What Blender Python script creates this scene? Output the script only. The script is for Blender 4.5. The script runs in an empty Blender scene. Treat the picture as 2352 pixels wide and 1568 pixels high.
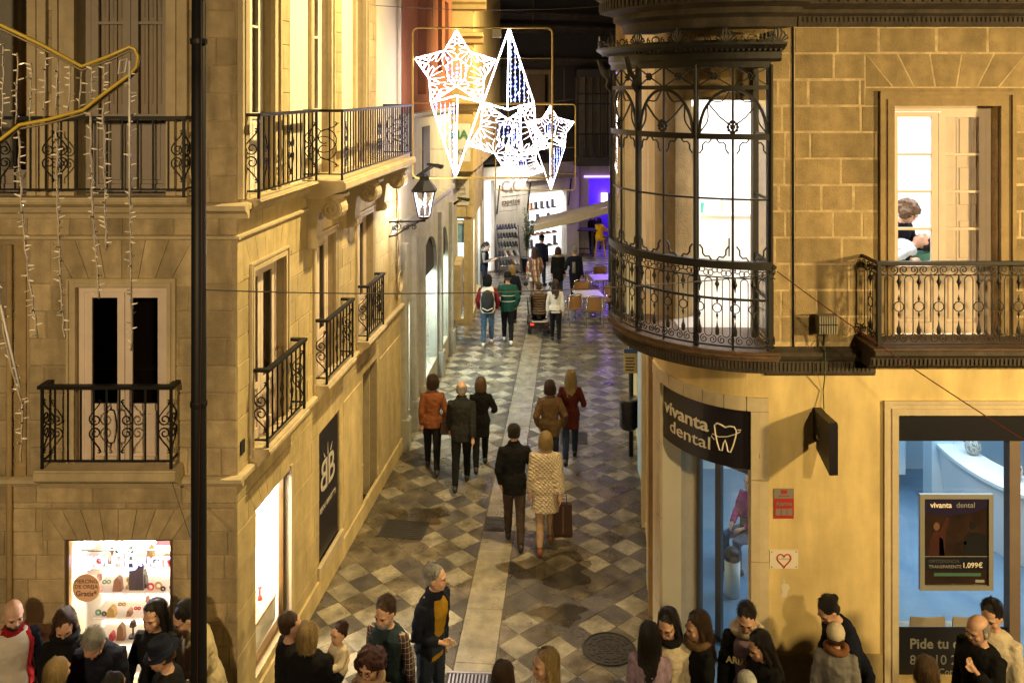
# Night street corner seen from a first-floor window: stone houses, glazed corner bay, star lights, people.
import bpy, math, random
from mathutils import Matrix, Vector
R = math.radians
random.seed(11)
sc = bpy.context.scene
col = sc.collection
# ---------------------------------------------------------------- camera
HC, F, CX, CY = 6.8, 2000.0, 1176.0, 206.0      # eye height (m), focal length and eye point in units of a 2352 px wide picture
cd = bpy.data.cameras.new('camera'); cam = bpy.data.objects.new('camera', cd); col.objects.link(cam)
cam.location = (0, 0, HC); cam.rotation_euler = (R(90), 0, 0)
cd.sensor_width = 36; cd.lens = 36*F/2352; cd.shift_y = -(784-CY)/2352
cd.clip_start = .1; cd.clip_end = 500
sc.camera = cam
# ---------------------------------------------------------------- night sky and the moon
w = bpy.data.worlds.new('World'); sc.world = w; w.use_nodes = True
nt = w.node_tree; bg = nt.nodes['Background']
sky = nt.nodes.new('ShaderNodeTexSky'); sky.sky_type = 'NISHITA'; sky.sun_disc = False
sky.sun_elevation = R(2); sky.sun_rotation = R(200)
nt.links.new(sky.outputs[0], bg.inputs[0]); bg.inputs[1].default_value = .006
sd = bpy.data.lights.new('moon', 'SUN'); sun = bpy.data.objects.new('moon', sd); col.objects.link(sun)
sd.energy = .008; sd.angle = R(.5); sd.color = (.8, .85, 1); sun.rotation_euler = (R(50), 0, R(20))
sc.view_settings.view_transform = 'Standard'; sc.view_settings.look = 'None'
sc.view_settings.exposure = 0; sc.view_settings.gamma = 1
sc.cycles.use_denoising = True
sc.cycles.max_bounces = 6; sc.cycles.transparent_max_bounces = 16; sc.cycles.sample_clamp_indirect = 4
sc.cycles.caustics_reflective = False; sc.cycles.caustics_refractive = False
# ---------------------------------------------------------------- helpers
def at(x, y, Y): return Vector(((x-CX)*Y/F, Y, HC-(y-CY)*Y/F))
def frame(o, sd_, pd, zd=(0, 0, 1)):
    M = Matrix.Identity(4)
    for i, a in enumerate((sd_, pd, zd)):
        a = Vector(a).normalized()
        for k in range(3): M[k][i] = a[k]
    for k in range(3): M[k][3] = o[k]
    return M
WM = {}
def thing(name, label, cat, loc=(0, 0, 0), rz=0, group=None, kind=None):
    o = bpy.data.objects.new(name, None); col.objects.link(o); o.empty_display_size = .2
    o.location = loc; o.rotation_euler = (0, 0, rz)
    WM[o.name] = Matrix.Translation(Vector(loc)) @ Matrix.Rotation(rz, 4, 'Z')
    tag(o, label, cat, group, kind); return o
def tag(o, label=None, cat=None, group=None, kind=None):
    if label: o['label'] = label
    if cat: o['category'] = cat
    if group: o['group'] = group
    if kind: o['kind'] = kind
    return o
class MB:
    def __init__(s, M=None): s.v = []; s.f = []; s.m = []; s.M = M or Matrix.Identity(4); s.cur = 0
    def add(s, vs, fs, M=None):
        T = s.M @ M if M is not None else s.M
        b = len(s.v); s.v += [tuple(T @ Vector(p)) for p in vs]
        fl = T.to_3x3().determinant() < 0
        for q in fs:
            q = tuple(b+i for i in q); s.f.append(q[::-1] if fl else q); s.m.append(s.cur)
        return s
    def box(s, a, b, M=None):
        x0, y0, z0 = a; x1, y1, z1 = b
        return s.add([(x0,y0,z0),(x1,y0,z0),(x1,y1,z0),(x0,y1,z0),(x0,y0,z1),(x1,y0,z1),(x1,y1,z1),(x0,y1,z1)],
              [(0,3,2,1),(4,5,6,7),(0,1,5,4),(1,2,6,5),(2,3,7,6),(3,0,4,7)], M)
    def cbox(s, a, b, c=.006, M=None, rj=None):      # box with its +p (second axis) front chamfered, edges worn unevenly when rj is given
        x0, y0, z0 = a; x1, y1, z1 = b; ym = y1-c
        q = [c]*8 if rj is None else [c*rj.uniform(.4, 2.4) for _ in range(8)]
        return s.add([(x0,y0,z0),(x1,y0,z0),(x1,y0,z1),(x0,y0,z1),(x0,ym,z0),(x1,ym,z0),(x1,ym,z1),(x0,ym,z1),
                      (x0+q[0],y1,z0+q[1]),(x1-q[2],y1,z0+q[3]),(x1-q[4],y1,z1-q[5]),(x0+q[6],y1,z1-q[7])],
              [(0,1,2,3),(0,4,5,1),(1,5,6,2),(2,6,7,3),(3,7,4,0),(4,8,9,5),(5,9,10,6),(6,10,11,7),(7,11,8,4),(8,11,10,9)], M)
    def tube(s, pts, r, n=6, closed=False, M=None, sq=1.0):
        P = [Vector(p) for p in pts]; N = len(P)
        rr = r if isinstance(r, (list, tuple)) else [r]*N
        vs = []; up = None
        for i in range(N):
            a = P[(i-1) % N] if (closed or i > 0) else P[i]; b = P[(i+1) % N] if (closed or i < N-1) else P[i]
            t = (b-a); t = t.normalized() if t.length > 1e-9 else Vector((0, 0, 1))
            if up is None:
                up = Vector((0, 0, 1)) if abs(t.z) < .9 else Vector((0, 1, 0))
            up = (up - t*up.dot(t)); up = up.normalized() if up.length > 1e-6 else t.orthogonal().normalized()
            sd_ = t.cross(up)
            for k in range(n):
                A = 2*math.pi*(k+.5)/n
                vs.append(P[i] + (sd_*math.cos(A) + up*math.sin(A)*sq)*rr[i])
        fs = []
        for i in range(N if closed else N-1):
            j = (i+1) % N
            for k in range(n): fs.append((i*n+k, i*n+(k+1) % n, j*n+(k+1) % n, j*n+k))
        if not closed: fs += [tuple(range(n))[::-1], tuple(range((N-1)*n, N*n))]
        return s.add(vs, fs, M)
    def loft(s, rings, M=None, cap=True, close=False):
        n = len(rings[0]); vs = [p for r_ in rings for p in r_]; fs = []
        for i in range(len(rings)-(0 if close else 1)):
            j = (i+1) % len(rings)
            for k in range(n): fs.append((i*n+k, i*n+(k+1) % n, j*n+(k+1) % n, j*n+k))
        if cap and not close: fs += [tuple(range(n))[::-1], tuple(range((len(rings)-1)*n, len(rings)*n))]
        return s.add(vs, fs, M)
    def lathe(s, prof, n=12, o=(0, 0, 0), M=None, sy=1.0):
        return s.loft([[(o[0]+r*math.cos(2*math.pi*k/n), o[1]+r*sy*math.sin(2*math.pi*k/n), o[2]+z) for k in range(n)] for r, z in prof], M)
    def ball(s, o, rx, ry=None, rz=None, n=10, m=7, M=None):
        ry = ry or rx; rz = rz or rx
        return s.loft([[(o[0]+rx*math.sin(math.pi*j/m)*math.cos(2*math.pi*k/n), o[1]+ry*math.sin(math.pi*j/m)*math.sin(2*math.pi*k/n), o[2]-rz*math.cos(math.pi*j/m)) for k in range(n)] for j in range(m+1) if 1] if 0 else
            [[(o[0]+rx*max(.02, math.sin(math.pi*j/m))*math.cos(2*math.pi*k/n), o[1]+ry*max(.02, math.sin(math.pi*j/m))*math.sin(2*math.pi*k/n), o[2]-rz*math.cos(math.pi*j/m)) for k in range(n)] for j in range(m+1)], M)
    def prism(s, poly, p0, p1, M=None):      # poly in (s, z), extruded along p
        n = len(poly); vs = [(a, p0, b) for a, b in poly] + [(a, p1, b) for a, b in poly]
        ar = sum(poly[i][0]*poly[(i+1) % n][1]-poly[(i+1) % n][0]*poly[i][1] for i in range(n))
        fs = [tuple(range(n)), tuple(range(n, 2*n))[::-1]] + [(i, n+i, n+(i+1) % n, (i+1) % n) for i in range(n)]
        if ar < 0: fs = [q[::-1] for q in fs]
        return s.add(vs, fs, M)
    def build(s, name, mats, parent=None, smooth=False, kind=None, label=None):
        me = bpy.data.meshes.new(name)
        v = s.v
        if parent is not None:
            I = WM[root(parent).name].inverted(); v = [tuple(I @ Vector(p)) for p in v]
        me.from_pydata(v, [], s.f)
        mats = mats if isinstance(mats, (list, tuple)) else [mats]
        for m_ in mats: me.materials.append(m_)
        if len(mats) > 1: me.polygons.foreach_set('material_index', s.m)
        if smooth: me.shade_smooth()
        o = bpy.data.objects.new(name, me); col.objects.link(o)
        if parent is not None: o.parent = parent
        if kind: o['kind'] = kind
        if label: o['label'] = label
        return o
def root(o):
    while o.parent is not None: o = o.parent
    return o
FIN = []
def text(body, M, size, mat_, parent, name='lettering', bold=0, ext=.002, align='CENTER', spacing=1, shear=0, bend=None):
    cu = bpy.data.curves.new(name, 'FONT'); cu.body = body; cu.size = size; cu.offset = bold; cu.extrude = ext
    cu.align_x = align; cu.align_y = 'CENTER'; cu.space_character = spacing; cu.shear = shear; cu.resolution_u = 3
    cu.materials.append(mat_)
    o = bpy.data.objects.new(name, cu); col.objects.link(o)
    if bend is None:
        o.parent = parent; o.matrix_local = WM[root(parent).name].inverted() @ M
    FIN.append((o, parent, bend)); return o
def tm(fr, s, p, z): # matrix for text lying on a wall frame (reads along +s, up +z)
    return fr @ Matrix.Translation((s, p, z)) @ Matrix(((1,0,0,0),(0,0,1,0),(0,1,0,0),(0,0,0,1)))
# ---------------------------------------------------------------- materials
def mat(name, c, rough=.7, var=.12, scale=5.0, bump=0.0, bscale=60.0, metal=0.0, rnd=0.0, emit=0.0, ecol=None, spec=.5, c2=None, stretch=(1, 1, 1), coat=0.0, streak=0.0, rvar=None):
    m = bpy.data.materials.new(name); m.use_nodes = True; T = m.node_tree; N = T.nodes; L = T.links
    b = N['Principled BSDF']; b.inputs['Roughness'].default_value = rough; b.inputs['Metallic'].default_value = metal
    b.inputs['Specular IOR Level'].default_value = spec; b.inputs['Coat Weight'].default_value = coat
    c = tuple(c)+(1,)
    g = N.new('ShaderNodeNewGeometry'); mp = N.new('ShaderNodeMapping'); mp.inputs['Scale'].default_value = stretch
    L.new(g.outputs['Position'], mp.inputs['Vector'])
    if var > 0 or c2:
        n1 = N.new('ShaderNodeTexNoise'); n1.inputs['Scale'].default_value = scale; n1.inputs['Detail'].default_value = 6
        n1.inputs['Roughness'].default_value = .65
        L.new(mp.outputs[0], n1.inputs['Vector'])
        rp = N.new('ShaderNodeValToRGB'); e = rp.color_ramp.elements
        e[0].position = .3; e[1].position = .72
        lo = c2+(1,) if c2 else tuple(x*(1-var) for x in c[:3])+(1,)
        e[0].color = lo; e[1].color = tuple(min(1, x*(1+var*.7)) for x in c[:3])+(1,)
        L.new(n1.outputs[0], rp.inputs[0]); out = rp.outputs[0]
    else:
        q = N.new('ShaderNodeRGB'); q.outputs[0].default_value = c; out = q.outputs[0]
    if streak > 0:
        n3 = N.new('ShaderNodeTexNoise'); n3.inputs['Scale'].default_value = 1.0; n3.inputs['Detail'].default_value = 5
        m3 = N.new('ShaderNodeMapping'); m3.inputs['Scale'].default_value = (3.6, 3.6, .8); L.new(g.outputs['Position'], m3.inputs['Vector']); L.new(m3.outputs[0], n3.inputs['Vector'])
        r3 = N.new('ShaderNodeMapRange'); r3.inputs[1].default_value = .35; r3.inputs[2].default_value = .7; r3.inputs[3].default_value = 1-streak; r3.inputs[4].default_value = 1+streak*.4
        L.new(n3.outputs[0], r3.inputs[0])
        x3 = N.new('ShaderNodeMix'); x3.data_type = 'RGBA'; x3.blend_type = 'MULTIPLY'; x3.inputs[0].default_value = 1
        L.new(out, x3.inputs[6]); L.new(r3.outputs[0], x3.inputs[7]); out = x3.outputs[2]
    if rnd > 0:
        oi = N.new('ShaderNodeObjectInfo'); r2 = N.new('ShaderNodeMapRange'); r2.inputs[3].default_value = 1-rnd; r2.inputs[4].default_value = 1+rnd*.6
        L.new(oi.outputs['Random'], r2.inputs[0])
        x2 = N.new('ShaderNodeMix'); x2.data_type = 'RGBA'; x2.blend_type = 'MULTIPLY'; x2.inputs[0].default_value = 1
        L.new(out, x2.inputs[6]); L.new(r2.outputs[0], x2.inputs[7]); out = x2.outputs[2]
    L.new(out, b.inputs['Base Color'])
    if rvar:
        n4 = N.new('ShaderNodeTexNoise'); n4.inputs['Scale'].default_value = 1.6; n4.inputs['Detail'].default_value = 7; n4.inputs['Roughness'].default_value = .7
        L.new(g.outputs['Position'], n4.inputs['Vector'])
        r4 = N.new('ShaderNodeMapRange'); r4.inputs[1].default_value = .36; r4.inputs[2].default_value = .66; r4.inputs[3].default_value = rvar[0]; r4.inputs[4].default_value = rvar[1]
        L.new(n4.outputs[0], r4.inputs[0]); L.new(r4.outputs[0], b.inputs['Roughness'])
    if bump > 0:
        n2 = N.new('ShaderNodeTexNoise'); n2.inputs['Scale'].default_value = bscale; n2.inputs['Detail'].default_value = 4
        L.new(mp.outputs[0], n2.inputs['Vector'])
        bp = N.new('ShaderNodeBump'); bp.inputs['Strength'].default_value = bump; bp.inputs['Distance'].default_value = .02
        L.new(n2.outputs[0], bp.inputs['Height']); L.new(bp.outputs[0], b.inputs['Normal'])
    if emit > 0:
        b.inputs['Emission Color'].default_value = tuple(ecol or c[:3])+(1,); b.inputs['Emission Strength'].default_value = emit
    return m
def glass(name, tint=(1, 1, 1), refl=1.0, rough=.02, dirt=.0):
    m = bpy.data.materials.new(name); m.use_nodes = True; T = m.node_tree; N = T.nodes; L = T.links
    for n_ in list(N): N.remove(n_)
    o = N.new('ShaderNodeOutputMaterial'); t = N.new('ShaderNodeBsdfTransparent'); t.inputs[0].default_value = tuple(tint)+(1,)
    g = N.new('ShaderNodeBsdfGlossy'); g.inputs['Roughness'].default_value = rough; g.inputs[0].default_value = (refl, refl, refl, 1)
    lw = N.new('ShaderNodeLayerWeight'); lw.inputs[0].default_value = .5; pw = N.new('ShaderNodeMath'); pw.operation = 'POWER'; pw.inputs[1].default_value = 5; L.new(lw.outputs['Facing'], pw.inputs[0])
    f = N.new('ShaderNodeMapRange'); f.inputs[3].default_value = .045; f.inputs[4].default_value = .9; L.new(pw.outputs[0], f.inputs[0]); x = N.new('ShaderNodeMixShader')
    L.new(f.outputs[0], x.inputs[0]); L.new(t.outputs[0], x.inputs[1]); L.new(g.outputs[0], x.inputs[2])
    if dirt > 0:
        d = N.new('ShaderNodeBsdfDiffuse'); d.inputs[0].default_value = (.6, .55, .45, 1)
        no = N.new('ShaderNodeTexNoise'); no.inputs['Scale'].default_value = 4; no.inputs['Detail'].default_value = 6
        gg = N.new('ShaderNodeNewGeometry'); L.new(gg.outputs['Position'], no.inputs['Vector'])
        mr = N.new('ShaderNodeMapRange'); mr.inputs[1].default_value = .4; mr.inputs[2].default_value = .9; mr.inputs[4].default_value = dirt; L.new(no.outputs[0], mr.inputs[0])
        y = N.new('ShaderNodeMixShader'); L.new(mr.outputs[0], y.inputs[0]); L.new(x.outputs[0], y.inputs[1]); L.new(d.outputs[0], y.inputs[2]); L.new(y.outputs[0], o.inputs[0])
    else: L.new(x.outputs[0], o.inputs[0])
    return m
STONE = mat('stone_ashlar', (.47, .37, .22), .85, .24, 6, .5, 70, rnd=.2, streak=.4)
STONE_SIDE = mat('stone_ashlar_pale', (.52, .41, .21), .85, .16, 6, .35, 80, rnd=.12, streak=.25)
MORTAR = mat('joint_mortar', (.34, .27, .17), .9, .15, 12)
STONE_R = mat('stone_rough_brown', (.4, .295, .148), .9, .24, 7, .6, 60, rnd=.16, streak=.3)
MORTAR_R = mat('pale_lime_joint', (.56, .43, .25), .9, .35, 9, .5, 50)
MOULD = mat('stone_moulding', (.5, .41, .26), .8, .12, 8, .2, 80, streak=.2)
MOULD_R = mat('stone_moulding_brown', (.36, .26, .13), .85, .18, 8, .3, 80, streak=.2)
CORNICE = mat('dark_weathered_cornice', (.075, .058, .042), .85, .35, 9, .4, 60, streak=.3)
PLASTER = mat('yellow_plaster', (.74, .57, .26), .85, .1, 3.5, .2, 90, streak=.25)
PLASTER_W = mat('cream_plaster', (.72, .66, .52), .85, .05, 3, .1, 110)
WHITE = mat('white_paint', (.7, .66, .6), .5, .05, 9)
WHITEW = mat('white_wall', (.78, .78, .76), .8, .03, 3)
PINKW = mat('pinkish_white_joinery', (.66, .55, .47), .55, .08, 6)
SHUTTER = mat('grey_brown_shutter', (.27, .23, .19), .6, .1, 6)
IRON = mat('black_iron', (.008, .008, .009), .5, .2, 20, .1, 120, spec=.3)
IRON_B = mat('brown_black_iron', (.014, .0115, .009), .55, .35, 18, .2, 100)
WOODO = mat('weathered_orange_wood', (.115, .065, .033), .7, .45, 9, .3, 50, stretch=(1, 1, 3))
DARK = mat('dark_room', (.012, .011, .012), .9, 0)
NAVY = mat('dark_aubergine_sign', (.01, .008, .014), .45, .1, 3)
CREAML = mat('cream_letters', (.85, .78, .62), .5, .03)
GL = glass('window_glass')
GLD = glass('dusty_glass', dirt=.05)
STEEL = mat('brushed_steel', (.55, .55, .55), .3, .08, 20, metal=1)
ALU = mat('polished_aluminium', (.75, .75, .76), .18, .05, 20, metal=1)
BLACK = mat('black_plastic', (.012, .012, .013), .45, .1)
def emat(name, c, s): return mat(name, c, .5, 0, emit=s, ecol=c)
# ---------------------------------------------------------------- lamps of the place and an added fill: each sits in a fixture built here
SODIUM = (1, .66, .24)
LAMPGLASS = emat('sodium_lamp_glass', (1, .72, .3), 6)
def flood(name, label, loc, target, power, colr, cone=110, blend=.9, rad=.12):
    loc = Vector(loc); t = thing(name, label, 'floodlight', loc)
    d = (Vector(target)-loc).normalized(); q = d.to_track_quat('-Z', 'Y').to_matrix().to_4x4()
    M = Matrix.Translation(loc) @ q
    b = MB(M)      # open housing, lamp glass at its mouth
    for a, c in (((-.17, -.13, -.02), (-.15, .13, .16)), ((.15, -.13, -.02), (.17, .13, .16)), ((-.15, -.13, -.02), (.15, -.11, .16)), ((-.15, .11, -.02), (.15, .13, .16)), ((-.15, -.11, .14), (.15, .11, .16))): b.box(a, c)
    b.build('housing', BLACK, t)
    MB(M).box((-.145, -.105, .06), (.145, .105, .065)).build('lamp_glass', LAMPGLASS, t)
    k = MB(M); k.tube([(-.19, 0, .05), (-.19, 0, .2), (-.1, 0, .28), (.1, 0, .28), (.19, 0, .2), (.19, 0, .05)], .012); k.build('bracket', BLACK, t)
    ld = bpy.data.lights.new(name+'_lamp', 'SPOT'); ld.energy = power; ld.color = colr; ld.spot_size = R(cone); ld.spot_blend = blend; ld.shadow_soft_size = rad
    lo = bpy.data.objects.new(name+'_lamp', ld); col.objects.link(lo); lo.parent = t
    lo.matrix_local = Matrix.Translation((0, 0, 0)) @ q @ Matrix.Translation((0, 0, -.03))
    return t
def plaza_lantern(label, x, y, h, power, colr, rad=.15):
    t = thing('street_lamp', label, 'street lamp', (x, y, 0), group='lanterns of the square')
    MB().lathe([(.16, 0), (.16, .12), (.1, .3), (.07, .9), (.05, h-.5), (.045, h-.32)], 12, (x, y, 0)).build('post', IRON, t, True)
    MB().lathe([(.02, h-.32), (.16, h-.3), (.16, h-.27), (.02, h-.26)], 12, (x, y, 0)).build('lamp_base', IRON, t)
    MB().lathe([(.26, h+.22), (.27, h+.24), (.12, h+.4), (.03, h+.5)], 12, (x, y, 0)).build('lamp_roof', IRON, t)
    for k in range(4):
        a = math.pi/4+k*math.pi/2
        MB().tube([(x+.15*math.cos(a), y+.15*math.sin(a), h-.28), (x+.24*math.cos(a), y+.24*math.sin(a), h+.23)], .012, 4).build('lantern_bar', IRON, t)
    MB().ball((x, y, h), .07, .07, .11).build('bulb', LAMPGLASS, t, True)
    ld = bpy.data.lights.new('street_lamp_light', 'POINT'); ld.energy = power; ld.color = colr; ld.shadow_soft_size = rad
    lo = bpy.data.objects.new('street_lamp_light', ld); col.objects.link(lo); lo.location = (0, 0, h); lo.parent = t
    return t
def room_light(name, parent, loc, size, power, colr, target=None):
    ld = bpy.data.lights.new(name, 'AREA'); ld.shape = 'RECTANGLE'; ld.size, ld.size_y = size; ld.energy = power; ld.color = colr
    lo = bpy.data.objects.new(name, ld); col.objects.link(lo); lo.parent = parent
    q = Matrix.Identity(4) if target is None else (Vector(target)-Vector(loc)).to_track_quat('-Z', 'Y').to_matrix().to_4x4()
    lo.matrix_local = WM[root(parent).name].inverted() @ Matrix.Translation(loc) @ q
    return lo
# facade floodlights across the square and over the street, one of them added fill
flood('floodlight', 'floodlight across the square aimed at the yellow dental front', (10.8, 2.6, 6.4), (4.6, 9.6, 4.0), 5000, (1, .7, .29), 72, 1, .32)
flood('floodlight', 'unseen fill floodlight added above the viewer, facing the glazed bay', (5.6, -2.6, 8.6), (4.4, 9.6, 4.0), 3600, (1, .72, .33), 62, 1, .3)  # added frontal fill that softens the shadows on the right front
flood('floodlight', 'floodlight across the square aimed at the jewellery house front', (-4.2, -3.5, 8.2), (-4.6, 9.0, 4.0), 4100, (1, .71, .36), 64, 1, .3)
rf = flood('floodlight', 'floodlight on a short roof mast above the glazed corner bay', (1.75, 11.4, 11.8), (-2.7, 11.9, 4.9), 7200, (1, .74, .31), 84, 1)
MB().tube([(2.1, 11.4, 9.0), (2.1, 11.4, 12.0), (1.75, 11.4, 12.05)], .03, 6).build('mast', BLACK, rf)
flood('floodlight', 'floodlight high on the wall lighting the end of the street', (2.9, 21, 9.5), (-1.2, 23.5, 5.6), 5200, (1, .78, .4), 112, 1)
# ---------------------------------------------------------------- ground and street paving
UX, UY = .1049, .9945                    # street direction in plan
def left_wall_x(Y): return -2.85+.1055*(Y-9.02) if Y < 16.3 else (-2.08+.075*(Y-16.3) if Y < 22.8 else -1.6+.073*(Y-22.8))
def right_wall_x(Y): return 1.79+.1055*(Y-10.9)
BED = mat('dark_ground_bed', (.085, .078, .062), .8, .3, 8, .2, 60)
TILE_L = mat('pale_marble_tile', (.28, .25, .18), .34, .35, 7, .25, 30, rnd=.26, streak=.5, spec=.6, rvar=(.16, .5))
TILE_D = mat('grey_pebbled_tile', (.15, .132, .1), .42, .0, 38, .6, 55, rnd=.25, c2=(.04, .035, .027), spec=.6, streak=.5, rvar=(.2, .55))
TILE_G = mat('plain_grey_tile', (.15, .125, .085), .36, .45, 5, .3, 30, rnd=.35, streak=.6, spec=.6, rvar=(.16, .5))
SLAB = mat('pale_granite_slab', (.27, .24, .175), .34, .2, 9, .15, 50, rnd=.12, streak=.4, spec=.6, rvar=(.16, .45))
g = MB(); g.add([(-60, -60, -.05), (60, -60, -.05), (60, 90, -.05), (-60, 90, -.05)], [(0, 1, 2, 3)])
tag(g.build('ground', BED), 'dark stone ground of the square and street', kind='structure')
pave = thing('street_pavement', 'pale and grey diamond stone paving of the narrow street', None, (0, 10, 0), kind='structure')
MB().add([(-8, 2, -.012), (9, 2, -.012), (9, 40, -.012), (-8, 40, -.012)], [(0, 1, 2, 3)]).build('bed', BED, pave)
gd = Vector((.076, .9971)); gr = Vector((.9971, -.076)); g0 = Vector((-.45, 10.2))
DG = .487
def clip(poly, nx, ny, c):
    out = []
    for i in range(len(poly)):
        a = poly[i]; b = poly[(i+1) % len(poly)]; da = nx*a[0]+ny*a[1]-c; db = nx*b[0]+ny*b[1]-c
        if da >= 0: out.append(a)
        if da*db < 0: t = da/(da-db); out.append((a[0]+(b[0]-a[0])*t, a[1]+(b[1]-a[1])*t))
    return out
def poly_prism(mb, poly, z1=0.0, c=.003, z0=-.03, tx=0.0, ty=0.0):
    n = len(poly); cx = sum(p[0] for p in poly)/n; cy = sum(p[1] for p in poly)/n
    ins = []
    for a, b in poly:
        d = math.hypot(a-cx, b-cy) or 1; k = max(0, 1-c*1.5/d); ins.append((cx+(a-cx)*k, cy+(b-cy)*k))
    vs = [(a, b, z0) for a, b in poly]+[(a, b, z1-c) for a, b in poly]+[(a, b, z1+(a-cx)*tx+(b-cy)*ty) for a, b in ins]
    fs = [(i, (i+1) % n, n+(i+1) % n, n+i) for i in range(n)]+[(n+i, n+(i+1) % n, 2*n+(i+1) % n, 2*n+i) for i in range(n)]+[tuple(range(2*n, 3*n))]
    mb.add(vs, fs)
tiles = []
rg = random.Random(5)
for i in range(-14, 15):
    for j in range(-4, 58):
        for h in (0, 1):
            cr = (i+.5*h)*DG; cg = (j+.5*h)*DG
            wp = g0+gr*cr+gd*cg
            if wp.y < 9.2 or wp.y > 37 or wp.x < left_wall_x(wp.y)-.25 or wp.x > right_wall_x(wp.y)+(.3 if wp.y > 11 else 1.2): continue
            d = DG/2-.0028
            poly = [(cr-d, cg), (cr, cg-d), (cr+d, cg), (cr, cg+d)]
            poly = clip(poly, 1, 0, .245) if cr > 0 else clip(poly, -1, 0, .245)
            if len(poly) < 3 or abs(max(p[0] for p in poly)-min(p[0] for p in poly)) < .03: continue
            e = ((wp.x-.55)/.75)**2+((wp.y-11.75)/.75)**2      # a mended patch of dark tiles
            k = h
            if h == 1 and rg.random() < .35: k = 2
            if h == 0 and rg.random() < .16: k = 2
            if e < 1: k = rg.choice((1, 1, 2))
            if wp.x < -1.2 and 12.6 < wp.y < 14.2 and rg.random() < .6: k = 2
            tiles.append((wp.y, k, [tuple(g0+gr*a+gd*b) for a, b in poly]))
tiles.sort(key=lambda t_: abs(t_[0]-9.75) if t_[0] > 9.75 else 50)
rest = MB()
for n_, (y_, k, poly) in enumerate(tiles):
    m_ = (TILE_L, TILE_D, TILE_G)[k]
    dz = rg.uniform(-.0025, .0015)
    if n_ < 300:
        b = MB(); poly_prism(b, poly, dz, tx=rg.gauss(0, .006), ty=rg.gauss(0, .006)); b.build('paving_tile', m_, pave)
    else:
        rest.cur = k; poly_prism(rest, poly, dz, tx=rg.gauss(0, .006), ty=rg.gauss(0, .006))
rest.build('far_paving_tiles', [TILE_L, TILE_D, TILE_G], pave, kind='stuff')
c_ = -.9
while c_ < 27:
    ln = rg.uniform(.95, 1.5)
    b = MB(); q = [tuple(g0+gr*a+gd*b_) for a, b_ in ((-.237, c_+.004), (.237, c_+.004), (.237, c_+ln-.004), (-.237, c_+ln-.004))]
    if not (2.55 < c_ < 3.4): poly_prism(b, q, rg.uniform(.001, .004)); b.build('strip_slab', SLAB, pave)
    else: poly_prism(b, q, .002); b.build('strip_slab', SLAB, pave)
    c_ += ln
for a_ in range(0, 15):      # the square's own big slabs, under the crowd
    for b_ in range(0, 7):
        x0 = -6.4+a_*.9; y0 = 3.0+b_*.9
        b = MB(); poly_prism(b, [(x0+.004, y0), (x0+.896, y0), (x0+.896, y0+.892), (x0+.004, y0+.892)], -.004); b.build('square_slab', TILE_G, pave)
CAST = mat('cast_iron_cover', (.05, .045, .038), .5, .3, 18, .4, 70, metal=.4)
def cover(name, label, x, y, wx, wy, ang, ribs):
    t = thing(name, label, 'cover', (x, y, 0), ang)
    M = WM[t.name]
    b = MB(M); b.box((-wx/2, -wy/2, -.02), (wx/2, wy/2, .006)); b.build('plate', CAST, t)
    for k in range(ribs):
        yy = -wy/2+wy*(k+.5)/ribs
        MB(M).box((-wx/2+.03, yy-wy/ribs*.22, .006), (wx/2-.03, yy+wy/ribs*.22, .011)).build('rib', CAST, t)
    for sx in (-1, 1): MB(M).box((sx*wx/2-.012, -wy/2, .006), (sx*wx/2+.012, wy/2, .012)).build('rim', CAST, t)
    return t
def gp(x, y):
    Y = F*HC/(y-CY); return ((x-CX)*Y/F, Y)
x_, y_ = gp(928, 1215); cover('utility_cover', 'square ribbed iron cover in the paving by the left wall', x_, y_, .68, .55, R(-8), 9)
x_, y_ = gp(1137, 1203); cover('utility_cover', 'small dark square cover set in the pale central strip', x_, y_, .3, .46, R(-4), 3)
x_, y_ = gp(862, 1070); cover('utility_cover', 'small grey cover near the stone wall foot behind the ribbed one', x_, y_, .5, .45, R(-6), 2)
x_, y_ = gp(1318, 1005); cover('utility_cover', 'square iron cover beside the woman in the red coat', x_, y_, .5, .6, R(-4), 8)
x_, y_ = gp(1076, 1562); t = thing('drain_grate', 'slotted iron drain grate at the end of the pale strip', 'grate', (x_, y_, 0), R(-3))
M = WM[t.name]
MB(M).box((-.26, -.13, -.02), (.26, .13, .003)).build('frame', BLACK, t)
for k in range(11): MB(M).box((-.23+k*.043, -.1, .003), (-.212+k*.043, .1, .014)).build('bar', STEEL, t)
for sy in (-1, 1): MB(M).box((-.26, sy*.12-.012, .003), (.26, sy*.12+.012, .015)).build('rim', STEEL, t)
x_, y_ = gp(1399, 1490); t = thing('manhole_cover', 'round iron manhole cover with raised lettering', 'manhole', (x_, y_, 0))
M = WM[t.name]
MB(M).lathe([(.001, -.02), (.33, -.02), (.33, .004), (.29, .008), (.001, .008)], 40).build('lid', CAST, t)
MB(M).tube([(.31*math.cos(a*math.pi/20), .31*math.sin(a*math.pi/20), .008) for a in range(40)], .012, 4, True).build('rim', CAST, t)
for rr in (.25, .19):
    for k in range(14):
        a = k*math.pi/7
        MB(M @ Matrix.Rotation(a, 4, 'Z')).box((rr-.02, -.03, .006), (rr+.015, .03, .015)).build('boss', CAST, t)
for k in range(-2, 3):
    for j in range(-4, 5):
        if (k*7+j*3) % 4: MB(M).box((j*.03-.011, k*.04-.013, .006), (j*.03+.009, k*.04+.013, .014)).build('letter_boss', CAST, t)
WET_SHADE = bpy.data.materials.new('water_shade_film'); WET_SHADE.use_nodes = True; _n = WET_SHADE.node_tree.nodes; _l = WET_SHADE.node_tree.links
for q in list(_n): _n.remove(q)
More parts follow.
